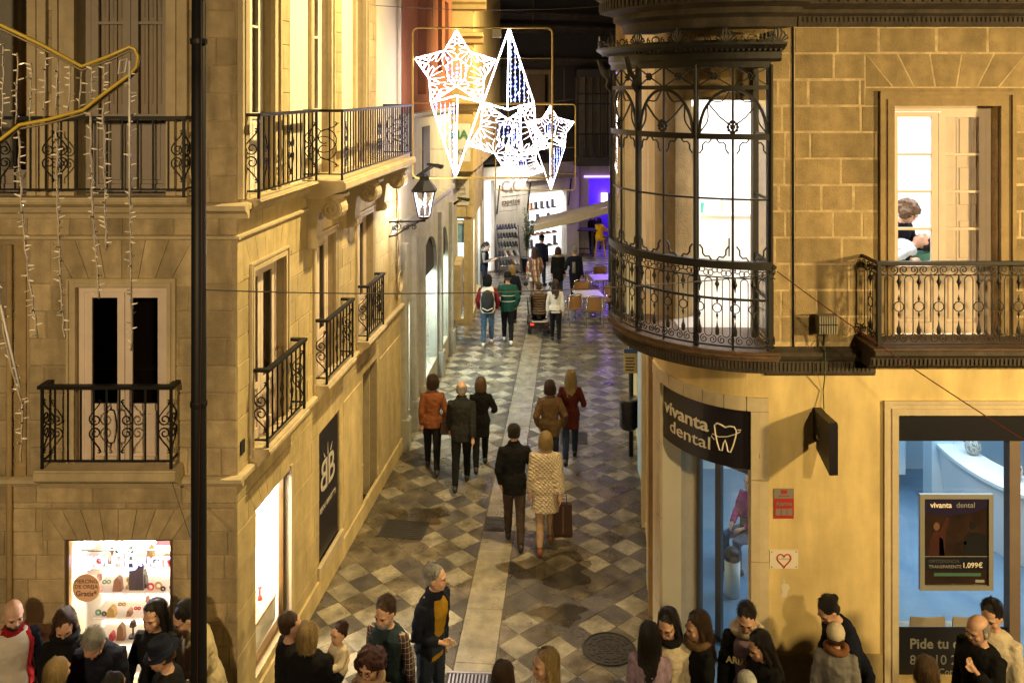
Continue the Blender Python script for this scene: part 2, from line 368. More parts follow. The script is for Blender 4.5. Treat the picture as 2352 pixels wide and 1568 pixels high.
_o = _n.new('ShaderNodeOutputMaterial'); _t = _n.new('ShaderNodeBsdfTransparent'); _t.inputs[0].default_value = (.75, .72, .67, 1); _g = _n.new('ShaderNodeBsdfGlossy'); _g.inputs['Roughness'].default_value = .06; _x = _n.new('ShaderNodeMixShader'); _x.inputs[0].default_value = .12
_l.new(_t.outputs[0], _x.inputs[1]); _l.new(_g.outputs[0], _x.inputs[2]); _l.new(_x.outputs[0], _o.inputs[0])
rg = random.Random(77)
for cx, cy, rx, ry, lab in ((.55, 12.35, .62, .42, 'dark wet patch and painted shade on the paving before the strolling couple'), (-1.45, 13.9, .45, .3, 'damp patch by the left wall behind the ribbed cover'), (.62, 11.3, .34, .22, 'small wet patch near the manhole')):  # first sheet's dark tint also paints the couple's cast shadow
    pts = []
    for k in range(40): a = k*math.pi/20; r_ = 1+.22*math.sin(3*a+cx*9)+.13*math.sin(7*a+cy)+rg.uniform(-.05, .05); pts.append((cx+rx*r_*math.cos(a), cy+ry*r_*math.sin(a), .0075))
    tag(MB().add([(cx, cy, .0075)]+pts, [(0, 1+k, 1+(k+1) % 40) for k in range(40)]).build('puddle_and_shade', WET_SHADE), lab, kind='structure')
# ---------------------------------------------------------------- walls
def cells(s0, s1, z0, z1, ops):
    xs = sorted({s0, s1} | {min(max(v, s0), s1) for o in ops for v in o[:2]})
    out = []
    for a, b in zip(xs, xs[1:]):
        if b-a < 1e-4: continue
        zz = [(z0, z1)]
        for o in ops:
            if o[0] < b-1e-5 and o[1] > a+1e-5:
                nz = []
                for p, q in zz:
                    if o[3] <= p or o[2] >= q: nz.append((p, q)); continue
                    if o[2] > p: nz.append((p, o[2]))
                    if o[3] < q: nz.append((o[3], q))
                zz = nz
        out += [(a, b, p, q) for p, q in zz]
    mg = []
    for c in out:      # merge neighbours of the same height
        for m_ in mg:
            if abs(m_[1]-c[0]) < 1e-6 and abs(m_[2]-c[2]) < 1e-6 and abs(m_[3]-c[3]) < 1e-6: m_[1] = c[1]; break
        else: mg.append(list(c))
    return mg
def wall(parent, fr, s0, s1, z0, z1, ops, m_, th=.4, p1=-.012, name='wall'):
    b = MB(fr)
    for c in cells(s0, s1, z0, z1, ops): b.box((c[0], -th, c[2]), (c[1], p1, c[3]))
    return b.build(name, m_, parent)
def ashlar(parent, fr, s0, s1, zs, L, ops, m_, seed=1, gap=.004, p0=-.03, p1=0.0, ch=.006, jit=.3, name='stone_block'):
    rg = random.Random(seed)
    for i in range(len(zs)-1):
        x = s0-(L*.5 if i % 2 else 0)*rg.uniform(.7, 1.1)
        while x < s1:
            ln = L*rg.uniform(1-jit, 1+jit); a = max(x, s0); b_ = min(x+ln, s1); x += ln
            if b_-a < .06: continue
            for c in cells(a, b_, zs[i], zs[i+1], ops):
                if c[1]-c[0] < .04 or c[3]-c[2] < .04: continue
                MB(fr).cbox((c[0]+gap, p0, c[2]+gap), (c[1]-gap, p1+rg.uniform(-.003, .003), c[3]-gap), ch, rj=rg).build(name, m_, parent)
def voussoirs(parent, fr, s0, s1, z0, z1, n, m_, spread=.28, gap=.004, p0=-.03, p1=0.0):
    zc = (s0+s1)/2; w0 = (s1-s0)/2; w1 = w0+spread
    for k in range(n):
        a0 = -1+2*k/n; a1 = -1+2*(k+1)/n
        MB(fr).prism([(zc+a0*w0+gap, z0+gap), (zc+a1*w0-gap, z0+gap), (zc+a1*w1-gap, z1-gap), (zc+a0*w1+gap, z1-gap)], p0, p1).build('arch_stone', m_, parent)
    for sg in (-1, 1):
        MB(fr).prism([(zc+sg*(w0+gap), z0+gap), (zc+sg*(w1-gap*.2), z1-gap), (zc+sg*(w1-gap*.2), z0+gap)], p0, p1).build('stone_block', m_, parent)
    return (s0-spread, s1+spread, z0, z1)
def band(parent, fr, s0, s1, prof, m_, name='string_course', n=None):
    # prof: (p, z) outline swept along s
    b = MB(fr); b.loft([[(s, p, z) for p, z in prof] for s in (s0, s1)]); return b.build(name, m_, parent)
def surround(parent, fr, s0, s1, z0, z1, wd, m_, p=.035, name='surround', sill=False):
    b = MB(fr)
    for k, (f0, f1, q) in enumerate(((0, .45, p), (.45, .75, p*.55), (.75, 1, p*1.25))):
        a, c = wd*f0, wd*f1
        b.box((s0-c, -.02, z0), (s0-a, q, z1+c)); b.box((s1+a, -.02, z0), (s1+c, q, z1+c)); b.box((s0-a, -.02, z1+a), (s1+a, q-.0006, z1+c-.0004))
    return b.build(name, m_, parent)
def french_door(parent, fr, s0, s1, z0, z1, d, m_, glz=.42, rows=1, pane_m=None, shut=None, room=None, name='balcony_door', head=.07, transom=None, mg=.4):
    """two leaves: panes above, panels below; returns the door part"""
    ft = .055; pane_m = pane_m or GL
    b = MB(fr); p0 = -d-.05; p1 = -d
    b.box((s0, p0, z0), (s0+ft, p1, z1)); b.box((s1-ft, p0, z0), (s1, p1, z1)); b.box((s0+ft, p0, z1-head), (s1-ft, p1, z1))
    dr = b.build(name, m_, parent)
    mid = (s0+s1)/2; zt = z1-head; zg = z0+(z1-z0)*glz
    for a, c in ((s0+ft, mid-.003), (mid+.003, s1-ft)):
        st = min(.075, (c-a)*.22); b = MB(fr); q0, q1 = p0+.008, p1-.008
        b.box((a, q0, z0+.02), (a+st, q1, zt-.003)); b.box((c-st, q0, z0+.02), (c, q1, zt-.003))
        zz = [zg+(zt-.06-zg)*k/rows for k in range(rows+1)]
        b.box((a+st, q0, z0+.02), (c-st, q1, z0+.14)); b.box((a+st, q0, zg-.07), (c-st, q1, zg)); b.box((a+st, q0, zt-.06), (c-st, q1, zt-.003))
        for z in zz[1:-1]: b.box((a+st, q0, z-.014), (c-st, q1-.004, z+.014))
        b.build('leaf', m_, dr)
        b = MB(fr); b.cbox((a+st, q0+.004, z0+.14), (c-st, q1-.016, zg-.07), .004); b.cbox((a+st+.03, q0+.006, z0+.18), (c-st-.03, q1-.006, zg-.11), .008); b.build('panel', m_, dr)
        for z_a, z_b in zip(zz, zz[1:]): MB(fr).box((a+st, (q0+q1)/2-.003, z_a+.001), (c-st, (q0+q1)/2+.003, z_b-.001)).build('pane', pane_m, dr)
        if shut:
            b = MB(fr); wv = c-a-2*st
            for k in range(3):
                x0 = a+st+wv*k/3+.006
                b.box((x0, q0-.05, zg), (x0+wv/3-.012, q0-.025, zt-.06))
                b.cbox((x0+.03, q0-.03, zg+.1), (x0+wv/3-.042, q0-.017, (zg+zt)/2-.05), .006); b.cbox((x0+.03, q0-.03, (zg+zt)/2+.03), (x0+wv/3-.042, q0-.017, zt-.14), .006)
            b.build('shutter', shut, dr, kind='stuff')
    if room is not None:
        b = MB(fr); q = -d-(.9 if mg > .1 else .5)
        b.box((s0-mg, q-.05, z0-.1), (s1+mg, q, z1+.2)); b.box((s0-mg-.05, q, z0-.1), (s0-mg, -d-.1, z1+.2)); b.box((s1+mg, q, z0-.1), (s1+mg+.05, -d-.1, z1+.2))
        b.box((s0-mg, q, z0-.15), (s1+mg, -d-.1, z0-.1)); b.box((s0-mg, q, z1+.2), (s1+mg, -d-.1, z1+.25)); b.build('room_behind', room, dr)
    return dr
def spiral(cx, cz, r0, r1, a0, a1, n=14):
    return [(cx+(r0+(r1-r0)*k/n)*math.cos(R(a0+(a1-a0)*k/n)), cz+(r0+(r1-r0)*k/n)*math.sin(R(a0+(a1-a0)*k/n))) for k in range(n+1)]
def heart_scroll(w, h):   # upper right quarter of a wrought panel: curl at the tip, sweep out, spiral in
    return spiral(.2*w, .9*h, .03*h, .075*h, 330, 60, 6) + [(.1*w, .93*h), (.22*w, .78*h), (.62*w, .56*h)] + spiral(.5*w, .25*h, .5*w, .12*w, 50, -470, 20)
def iron_panel(parent, fr, s, w, z0, z1, p, right=True, left=True, m_=None, r=.0085):
    h = (z1-z0)/2; zc = (z0+z1)/2
    for sg in ([1] if right else [])+([-1] if left else []):
        for vz in (1, -1):
            MB(fr).tube([(s+sg*a, p, zc+vz*b) for a, b in heart_scroll(w, h)], r, 4).build('scroll', m_ or IRON, parent)
def side_panel(parent, fr, s, p0, p1, z0, z1, m_=None, r=.0085):
    h = (z1-z0)/2; zc = (z0+z1)/2; w = (p1-p0)*.9
    for vz in (1, -1):
        MB(fr).tube([(s, p1-a, zc+vz*b) for a, b in heart_scroll(w, h)], r, 4).build('scroll', m_ or IRON, parent)
def balcony(parent, fr, s0, s1, z0, z1, p, n, panels=(), slab=.14, m_=None, slab_m=None, ov=.06, br=.008, oval=None, sides=True, flat=.03):
    m_ = m_ or IRON
    b = MB(fr)
    prof = [(-.02, z0-slab-.1), (p*.55, z0-slab-.1), (p*.75, z0-slab-.04), (p+ov*.5, z0-slab), (p+ov, z0-slab+.03), (p+ov, z0-.035), (p+ov*.7, z0-.03), (p+ov*.7, z0-.012), (-.02, z0-.012)]
    b.loft([[(s, q, z) for q, z in prof] for s in (s0-ov, s1+ov)])
    bal = b.build('balcony', slab_m or MOULD, parent)
    zb = z0+.06
    for (a, c, nm, th, wd) in ((z1-.035, z1, 'handrail', 0, flat), (zb, zb+.018, 'bottom_rail', 0, .01)):
        b = MB(fr); b.box((s0-wd, p-wd, a), (s1+wd, p+wd, c))
        for s in (s0, s1): b.box((s-wd, -.02, a+.0005), (s+wd, p-wd, c-.0005))
        b.build(nm, m_, bal)
    for k in range(n+1):
        s = s0+(s1-s0)*k/n; rr = br*(1.6 if k in (0, n) else 1)
        MB(fr).box((s-rr, p-rr, z0-.01 if k in (0, n) else zb+.018), (s+rr, p+rr, z1-.035)).build('baluster', m_, bal)
    for s in (s0, s1):
        if p > .3:
            for k in range(1, 3): MB(fr).box((s-br, p*k/3-br, zb+.018), (s+br, p*k/3+br, z1-.035)).build('baluster', m_, bal)
    h = z1-z0
    for (s, w, r_, l_) in panels: iron_panel(bal, fr, s, w, z0+h*.17, z0+h*.83, p, r_, l_, m_)
    if oval is not None:
        s, w = oval; zc = z0+h*.5
        MB(fr).tube([(s+w*math.cos(k*math.pi/10), p, zc+h*.2*math.copysign(min(1, abs(math.sin(k*math.pi/10))*1.15), math.sin(k*math.pi/10))) for k in range(20)], .008, 4, True).build('oval_ring', m_, bal)
        for vz in (1, -1): MB(fr).tube([(s, p, zc+vz*h*.21), (s, p, zc+vz*h*.27)], [.012, .003], 4).build('finial', m_, bal)
    if sides and p > .1:
        for s in (s0, s1): side_panel(bal, fr, s, 0, p, z0+h*.17, z0+h*.83, m_)
    return bal
# ---------------------------------------------------------------- left corner building
LX, LY = -2.85, 9.02
FL = frame((LX, LY, 0), (1, 0, 0), (0, -1, 0))
SL = frame((LX, LY, 0), (UX, UY, 0), (UY, -UX, 0))
LB = thing('corner_house', 'pale stone corner house with iron balconies, left of the street', 'building', (LX, LY, 0))
SEND = 7.35
opF = [(-1.79, -.67, .45, 2.14), (-1.664, -.717, 2.83, 4.76), (-1.664, -.717, 5.66, 8.6), (-3.4, -2.15, 5.66, 8.6)]
opS = [(.5, 1.53, .38, 2.2), (2.63, 3.53, .45, 2.2), (4.75, 5.62, .02, 2.3), (.42, 1.36, 2.85, 4.83), (2.45, 3.3, 2.85, 4.8), (4.42, 5.3, 2.85, 4.8),
       (.22, .95, 5.66, 8.6), (2.3, 3.02, 5.66, 8.6), (4.3, 4.78, 5.66, 8.6)]
wf = wall(LB, FL, -7, 0, 0, 9.6, opF, MORTAR, name='front_wall'); 
ws = wall(LB, SL, .012, SEND, 2.6, 9.6, opS, MORTAR, name='street_wall')
wall(LB, SL, .012, SEND, 0, 2.6, opS, MORTAR, th=.13, name='street_wall')
zg = [0, .3, .55, .8, 1.04, 1.28, 1.48, 1.73, 1.98, 2.22, 2.46]
z1_ = [2.8+.2833*k for k in range(9)]; z1_[-1] = 5.25
z2_ = [5.62+.285*k for k in range(11)]
vF = [(-1.95, -.51, 2.14, 2.46), (-1.86, -.52, 4.76, 5.25)]
voussoirs(wf, FL, -1.79, -.67, 2.14, 2.46, 8, STONE, .22)
voussoirs(wf, FL, -1.664, -.717, 4.76, 5.25, 6, STONE, .26)
vF = [(-2.01, -.45, 2.14, 2.46), (-1.924, -.457, 4.76, 5.25)]
ashlar(wf, FL, -3.1, 0, zg, .42, opF+vF, STONE, 3)
ashlar(wf, FL, -3.1, 0, [2.46, 2.52, 2.72], .72, opF, STONE, 4)
ashlar(wf, FL, -2.16, 0, z1_, .44, opF+vF, STONE, 5, ch=.01)
ashlar(wf, FL, -3.1, -2.3, z1_, .44, opF+vF, STONE, 15, ch=.01)
ashlar(wf, FL, -3.1, 0, z2_, .42, opF, STONE, 6)
ashlar(wf, FL, -3.1, 0, [5.29, 5.5], .6, opF, STONE, 7)
# street side, a little paler and yellower
voussoirs(ws, SL, .5, 1.53, 2.2, 2.5, 6, STONE_SIDE, .2)
voussoirs(ws, SL, .42, 1.36, 4.83, 5.25, 5, STONE_SIDE, .24)
voussoirs(ws, SL, 2.45, 3.3, 4.8, 5.25, 5, STONE_SIDE, .22)
vS = [(.3, 1.73, 2.2, 2.5), (.18, 1.6, 4.83, 5.25), (2.23, 3.52, 4.8, 5.25)]
zgs = [0, .45, .9, 1.35, 1.8, 2.2, 2.5, 2.72]
ashlar(ws, SL, .012, SEND, zgs, .75, opS+vS, STONE_SIDE, 8, gap=.0025, ch=.003)
ashlar(ws, SL, .012, SEND, z1_, .5, opS+vS, STONE_SIDE, 9, gap=.003, ch=.004)
ashlar(ws, SL, .012, SEND, [5.29, 5.5], .7, opS, STONE_SIDE, 10)
pl = [(1.15, 1.55), (2.3-.55, 2.3), (3.45, 4.05), (5.0, SEND)]
zp = [(1.52, 2.16), (3.62, 4.2), (5.55, SEND)]
ashlar(ws, SL, .012, SEND, z2_, .5, opS+[(a, b, 5.6, 9) for a, b in zp], STONE_SIDE, 12, gap=.003, ch=.004)
for a, b in zp: MB(SL).cbox((a, -.02, 5.63), (b, .006, 9.4), .004).build('plaster_panel', PLASTER_W, ws)
# vertical recess and downpipe on the front
MB(FL).box((-2.29, -.1, 2.8), (-2.18, .012, 5.25)).build('pilaster_strip', MOULD_R, wf)
MB(FL).tube([(-2.34, .03, 0), (-2.34, .03, 5.2)], .03, 8).build('downpipe', MOULD_R, LB, True)
# string courses and ledges, front then street side
c1 = [(-.02, 2.7), (.02, 2.7), (.045, 2.735), (.07, 2.75), (.07, 2.79), (.03, 2.805), (-.02, 2.805)]
c2 = [(-.02, 5.245), (.02, 5.245), (.035, 5.26), (.035, 5.285), (-.02, 5.295)]
c3 = [(-.02, 5.47), (.03, 5.47), (.05, 5.52), (.1, 5.55), (.125, 5.56), (.125, 5.61), (.08, 5.63), (-.02, 5.63)]
for c_ in (c1, c2, c3):
    e_ = max(q for q, z in c_)
    band(LB, FL, -7, e_, c_, MOULD); band(LB, SL, .02, SEND, c_, MOULD)
# doors
ROOM = mat('dim_red_room', (.06, .03, .022), .8, .3, 2)
REFL = glass('dark_reflecting_glass', (.55, .55, .55), .9)
french_door(LB, FL, -1.664, -.717, 2.83, 4.76, .06, PINKW, .36, 1, REFL, room=ROOM, name='balcony_door')
french_door(LB, FL, -1.664, -.717, 5.66, 8.6, .2, SHUTTER, .3, 2, GL, shut=SHUTTER, room=DARK)
french_door(LB, FL, -3.4, -2.15, 5.66, 8.6, .2, SHUTTER, .1, 1, GL, room=mat('grey_curtain', (.28, .27, .24), .9, .1, 3))
surround(LB, FL, -1.664, -.717, 2.83, 4.76, .09, MOULD, .03); surround(LB, FL, -1.664, -.717, 5.66, 8.6, .22, MOULD, .05); surround(LB, FL, -3.4, -2.15, 5.66, 8.6, .2, MOULD, .05)
GLR = mat('grey_lace_curtain', (.2, .18, .13), .9, .15, 3, stretch=(14, 14, .3))
for k, (a, b, z0, z1) in enumerate(opS[3:]):
    french_door(LB, SL, a, b, z0, z1, .1, WHITE if k > 2 else PINKW, .3 if k > 2 else .33, 2 if k > 2 else 1, GL if k > 2 else REFL, room=GLR if k > 2 else ROOM, mg=.03)
    if k in (0, 1, 2): surround(LB, SL, a, b, z0, z1, .1, MOULD, .025)
    else: surround(LB, SL, a, b, z0, z1, .2 if k == 3 else .14, MOULD, .045)
# balconies
balcony(LB, FL, -1.925, -.615, 2.96, 3.8, .17, 10, [(-1.32, .13, 0, 1), (-1.13, .13, 1, 0), (-.615, .13, 0, 1), (-1.925, .13, 1, 0)], oval=(-1.225, .055), flat=.035)
balcony(LB, FL, -4.2, -.475, 5.72, 6.53, .2, 24, [(-1.78, .13, 1, 1), (-2.9, .12, 1, 1), (-.475, .13, 0, 1), (-2.35, .12, 1, 0)], slab=.08, ov=.04)
for a, b in ((.4, 1.56), (2.42, 3.6), (4.4, 5.36)):
    balcony(LB, SL, a, b, 2.95, 3.79, .17, 8, [((a+b)/2-.1, .1, 0, 1), ((a+b)/2+.1, .1, 1, 0), (b-.1, .1, 0, 1)], slab=.1, ov=.05)
balcony(LB, SL, .16, 2.0, 5.66, 6.55, .17, 13, [(1.1, .1, 1, 1), (.3, .1, 1, 0)], slab=.06, ov=.05)
balcony(LB, SL, 2.05, 6.0, 5.66, 6.55, .49, 32, [(3.9, .1, 1, 1), (2.2, .09, 1, 0), (5.2, .1, 1, 1)], slab=.14, ov=.07)
# scroll brackets under the long balcony
def console(parent, fr, s, w, z, p, h, m_):
    r1 = .3*p; r2 = .16*p; zv = z-.07*h-r1; cx = p-r1; zl = z-h+r2*1.2
    out = [(-.02, z), (p+.02, z), (p+.02, z-.05*h), (p-.005, z-.07*h)] + [(cx+r1*math.cos(R(a)), zv+r1*math.sin(R(a))) for a in range(60, -190, -25)] + [(cx-r1*1.25, zv-.1*h), (.3*p, zv-.24*h), (.26*p, zl+r2)] + [(.2*p+r2*math.cos(R(a)), zl+r2*math.sin(R(a))) for a in range(40, -130, -30)] + [(-.02, z-h)]
    b = MB(fr); n = len(out)
    b.add([(s-w/2, q, zz) for q, zz in out]+[(s+w/2, q, zz) for q, zz in out], [tuple(range(n)), tuple(range(n, 2*n))[::-1]]+[(i, n+i, n+(i+1) % n, (i+1) % n) for i in range(n)])
    o = b.build('bracket', m_, parent)
    for sg in (-1, 1):
        MB(fr).tube([(s+sg*(w/2+.006), cx+a, zv+b_) for a, b_ in spiral(0, 0, r1*.9, .02, 90, -560, 24)], .014, 4).build('volute', m_, o)
for s in (2.25, 4.0, 5.75): console(LB, SL, s, .26, 5.47, .47, .72, MOULD)
# ground floor: sill, panels, shop fronts
MB(SL).cbox((2.55, -.1, .28), (3.62, .04, .45), .01).build('sill', MOULD, LB)
MB(SL).cbox((0, -.02, 0), (SEND, .03, .28), .008).build('plinth', STONE_SIDE, LB)
MB(FL).cbox((-7, -.02, 0), (.03, .03, .3), .008).build('plinth', STONE, LB)
MB(SL).cbox((3.7, 0, .3), (4.6, .014, 2.25), .01).build('wall_panel', STONE_SIDE, LB)
MB(SL).cbox((5.75, 0, .3), (7.2, .014, 2.25), .01).build('wall_panel', STONE_SIDE, LB)
pn = MB(SL).box((2.63, -.1, .45), (3.53, -.03, 2.2)).build('shop_panel', NAVY, LB, label='dark shop panel with a double B emblem')
LOGO = mat('pale_print', (.45, .42, .38), .6, 0)
def bb_logo(parent, fr, s, z, k, m_, p, em=False):
    # two mirrored B letters and a small crown
    text('B', tm(fr, s+.16*k, p, z), .62*k, m_, parent, bold=.004*k)
    M = tm(fr, s-.16*k, p, z) @ Matrix.Scale(-1, 4, (1, 0, 0)); text('B', M, .62*k, m_, parent, bold=.004*k)
    for a, h in ((-.13, .1), (0, .17), (.13, .1)):
        MB(fr).prism([(s+a*k-.02*k, z+.27*k), (s+a*k*1.6, z+(.27+h)*k), (s+a*k+.02*k, z+.27*k)], p-.002, p+.002).build('crown_point', m_, parent)
bb_logo(pn, SL, 3.08, 1.5, .95, LOGO, -.028)
text('BIJOU BRIGITTE', tm(SL, 3.08, -.027, 1.1), .1, LOGO, pn)
# the doorway further on, with a dark mat
MB(SL).box((4.75, -.5, 0), (5.62, -.46, 2.3)).build('street_door', mat('brown_door', (.2, .14, .07), .7, .2, 6), LB)
MB(SL).box((5.6, -.5, .0), (5.66, -.13, 2.35)).build('door_reveal', MOULD, LB); MB(SL).box((4.75, -.5, 2.28), (5.62, -.13, 2.34)).build('door_soffit', MOULD, LB)
MB(SL).box((4.8, -.45, .0), (5.6, .0, .012)).build('doormat', BLACK, LB)
# corner shop: bright display room
SHOPW = mat('shop_white', (.85, .82, .76), .7, .02)
b = MB(); x0, x1, y0, y1, z0, z1 = -4.75, -3.1, 9.43, 10.75, .3, 2.45
for lo, hi in (((x0, y1, z0), (x1, y1+.03, z1)), ((x0-.03, y0, z0), (x0, y1, z1)), ((x0, y0, z0-.03), (x1+.2, y1, z0)), ((x0, y0, z1), (x1+.2, y1, z1+.03))): b.box(lo, hi)
b.box((x1, y1, z0), (x1+.42, y1+.03, z1)); b.build('display_room', SHOPW, LB)
MB(FL).box((-1.77, -.06, .47), (-.69, -.055, 2.12)).build('shop_pane', GL, LB)
MB(SL).box((.52, -.1, .4), (1.51, -.095, 2.18)).build('shop_pane', GL, LB)
BR = mat('bronze_frame', (.24, .15, .06), .35, .1, metal=.7)
for fr, a, b_, z0, z1, pp in ((FL, -1.79, -.67, .45, 2.14, -.06), (SL, .5, 1.53, .38, 2.2, -.1)):
    b = MB(fr); b.box((a, pp-.03, z0), (a+.035, pp+.03, z1)); b.box((b_-.035, pp-.03, z0), (b_, pp+.03, z1)); b.box((a+.035, pp-.03, z0), (b_-.035, pp+.03, z0+.06)); b.box((a+.035, pp-.03, z1-.025), (b_-.035, pp+.03, z1)); b.build('shop_window_frame', BR, LB)
MB(SL).box((1.53, -.1, .38), (1.6, .02, 2.25)).build('pilaster_strip', MOULD, LB)
room_light('shop_lamp', LB, (-3.9, 9.95, 2.4), (1.2, .6), 480, (1, .87, .66))
room_light('shop_lamp', LB, (-3.05, 10.1, 2.42), (.2, .9), 80, (1, .9, .76))
TUBE_B = emat('blue_white_neon', (.3, .36, 1), 9)
sg_ = MB(FL).box((-1.7, -.2, 1.93), (-.75, -.17, 1.94)).build('neon_sign', BLACK, LB)
text('BIJOU', tm(FL, -1.53, -.15, 1.83), .15, TUBE_B, sg_, bold=.004, align='CENTER'); text('BRIGITTE', tm(FL, -.88, -.15, 1.83), .13, TUBE_B, sg_, bold=.004, align='CENTER')
bb_logo(sg_, FL, -1.23, 1.82, .42, TUBE_B, -.15)
sg4 = MB(SL).box((.55, -.2, 2.1), (1.45, -.17, 2.11)).build('neon_sign', BLACK, LB); text('BIJOU BRIGITTE', tm(SL, 1.0, -.16, 1.98), .13, TUBE_B, sg4, bold=.005)
# goods on shelves
rg = random.Random(4)
GOODS = [mat('goods_'+n, c, .5, .1) for n, c in (('red', (.5, .03, .05)), ('gold', (.6, .4, .12)), ('dark', (.04, .03, .035)), ('pink', (.7, .4, .36)), ('green', (.1, .25, .13)), ('brown', (.25, .12, .06)))]
for zz in (.62, .9, 1.18, 1.46, 1.74):
    MB().box((-4.7, 9.72, zz-.01), (-3.45, 10.1, zz)).build('shelf', SHOPW, LB)
    x = -4.68
    while x < -3.5:
        w_ = rg.uniform(.04, .1); h_ = rg.uniform(.06, .2); k = rg.random(); y_ = rg.uniform(9.74, 9.86)
        b = MB()
        if k < .3: b.prism([(x, zz), (x+w_, zz), (x+w_*.85, zz+h_*.8), (x+w_*.6, zz+h_), (x+w_*.4, zz+h_), (x+w_*.15, zz+h_*.8)], y_, y_+.07)
        elif k < .5: b.lathe([(w_*.5, 0), (w_*.5, .02), (.01, .03), (.01, h_*.6), (w_*.4, h_*.7), (w_*.3, h_)], 10, (x+w_*.5, y_, zz))
        elif k < .75:   # spectacles on a little stand
            for q in (.25, .75): b.tube([(x+w_*q+w_*.2*math.cos(a*.785), y_, zz+h_*.6+w_*.18*math.sin(a*.785)) for a in range(8)], .008, 4, True)
        else: b.tube([(x+w_*.5+w_*.45*math.cos(a*.524), y_, zz+w_*.5+w_*.45*math.sin(a*.524)) for a in range(12)], .011, 5, True)
        b.build('trinket', rg.choice(GOODS), LB); x += w_+rg.uniform(.005, .03)
for x, z, w_, h_, k in ((-3.95, 1.85, .3, .26, 3), (-3.6, 1.2, .24, .34, 1), (-4.25, 1.35, .16, .3, 2), (-3.75, .62, .2, .3, 4)): MB().box((x, 9.66, z-.1), (x+w_, 9.68, z+h_-.1)).build('show_card', GOODS[k], LB)
tb = MB(SL).box((.53, -.75, .68), (1.5, -.16, .72)).build('display_table', mat('table_wood', (.55, .36, .2), .5, .2), LB); MB(SL).box((.53, -.2, .4), (1.5, -.17, .68)).build('table_front', SHOPW, tb)
MB(SL).lathe([(.12, .72), (.12, .75), (.03, .78), (.04, .9), (.1, 1.0), (.11, 1.1), (.04, 1.17), (.045, 1.28)], 14, (.95, -.42, 0)).build('necklace_bust', mat('bust_cream', (.75, .62, .48), .6, .05), LB, True)
for k in range(7): MB(SL).lathe([(.03, .72), (.03, .76), (.012, .77), (.012, .85), (.03, .87)], 8, (.62+k*.12, -.3-.1*(k % 2), 0)).build('ring_stand', GOODS[k % 6], LB, True)
b = MB(); b.lathe([(.15, .55), (.15, .62), (.03, .66), (.03, .9), (.09, 1.05), (.1, 1.2), (.04, 1.3), (.05, 1.42)], 14, (-3.3, 9.75, 0)); b.build('necklace_stand', SHOPW, LB, True)
MB().box((-3.6, 9.5, .5), (-2.95, 10.3, .55)).build('shelf', mat('pale_wood', (.5, .33, .18), .6, .2), LB)
STK = mat('peach_sticker', (.8, .5, .32), .7, .03); STK.node_tree.nodes['Principled BSDF'].inputs['Transmission Weight'].default_value = .25; STK.node_tree.nodes['Principled BSDF'].inputs['Roughness'].default_value = 1
dsk = MB(FL).lathe([(.001, 0), (.145, 0), (.145, .004), (.001, .004)], 32, (0, 0, 0), Matrix.Translation((-1.58, -.045, 1.62)) @ Matrix.Rotation(R(-90), 4, 'X')).build('round_sticker', STK, LB)
INK = mat('brown_print', (.2, .1, .06), .7, 0)
text('PIERCING\nDE OREJA', tm(FL, -1.58, -.038, 1.66), .055, INK, dsk); text('Gratis*', tm(FL, -1.58, -.038, 1.56), .075, INK, dsk, bold=.001)
# small vents, cable and street name
for s, z in ((.08, 2.98), (.08, 5.78)): MB(SL).box((s, -.005, z), (s+.1, .012, z+.14)).build('vent', DARK, LB)
PLATE = mat('white_street_plate', (.75, .72, .65), .5, .05)
q = MB(SL).box((6.55, .0, 4.2), (7.25, .018, 4.45)).build('street_name_plate', PLATE, LB); text('ALGARVE', tm(SL, 6.9, .02, 4.32), .17, BLACK, q, bold=.003)
for k in range(5):
    MB(SL).tube([(6.95+.05*math.sin(z*3+k), .03+.01*k, 5.1-z*.3) for z in range(8)], .01, 5).build('cable', mat('beige_cable', (.55, .46, .3), .6, .05) if k == 0 else bpy.data.materials['beige_cable'], LB)
for k in range(4):
    MB(SL).tube([(6.95+(.13+.02*k)*math.cos(a*.45+k), .05+.012*k, 3.3+(.13+.02*k)*math.sin(a*.45+k)) for a in range(14)], .009, 5, True).build('cable_coil', bpy.data.materials['beige_cable'], LB)
# ---------------------------------------------------------------- right corner building with the glazed bay
FR = frame((2.79, 9.6, 0), (1, 0, 0), (0, -1, 0))
SR = frame((1.79, 10.9, 0), (UX, UY, 0), (-UY, UX, 0))
RB = thing('bay_house', 'corner house with glazed iron bay above a yellow dental shop', 'building', (2.79, 9.6, 0))
def arc(t, k=0.0, z=0.0, cx=2.79, cy=10.9, a=1.0, b=1.3):
    t = R(t); return Vector((cx-(a+k)*math.sin(t), cy-(b+k)*math.cos(t), z))
def bay(t, k=0.0, z=0.0): return arc(t, k, z, 2.67, 10.5, 1.45, 1.5)
def sweep(parent, fn, prof, t0, t1, n, m_, name):   # prof: (offset, z)
    b = MB(); b.loft([[fn(t0+(t1-t0)*i/n, k, z) for k, z in prof] for i in range(n+1)]); return b.build(name, m_, parent)
def arcbox(parent, fn, t0, t1, k0, k1, z0, z1, m_, name, n=None):
    n = n or max(1, int(abs(t1-t0)/4)); return sweep(parent, fn, [(k0, z0), (k1, z0), (k1, z1), (k0, z1)], t0, t1, n, m_, name)
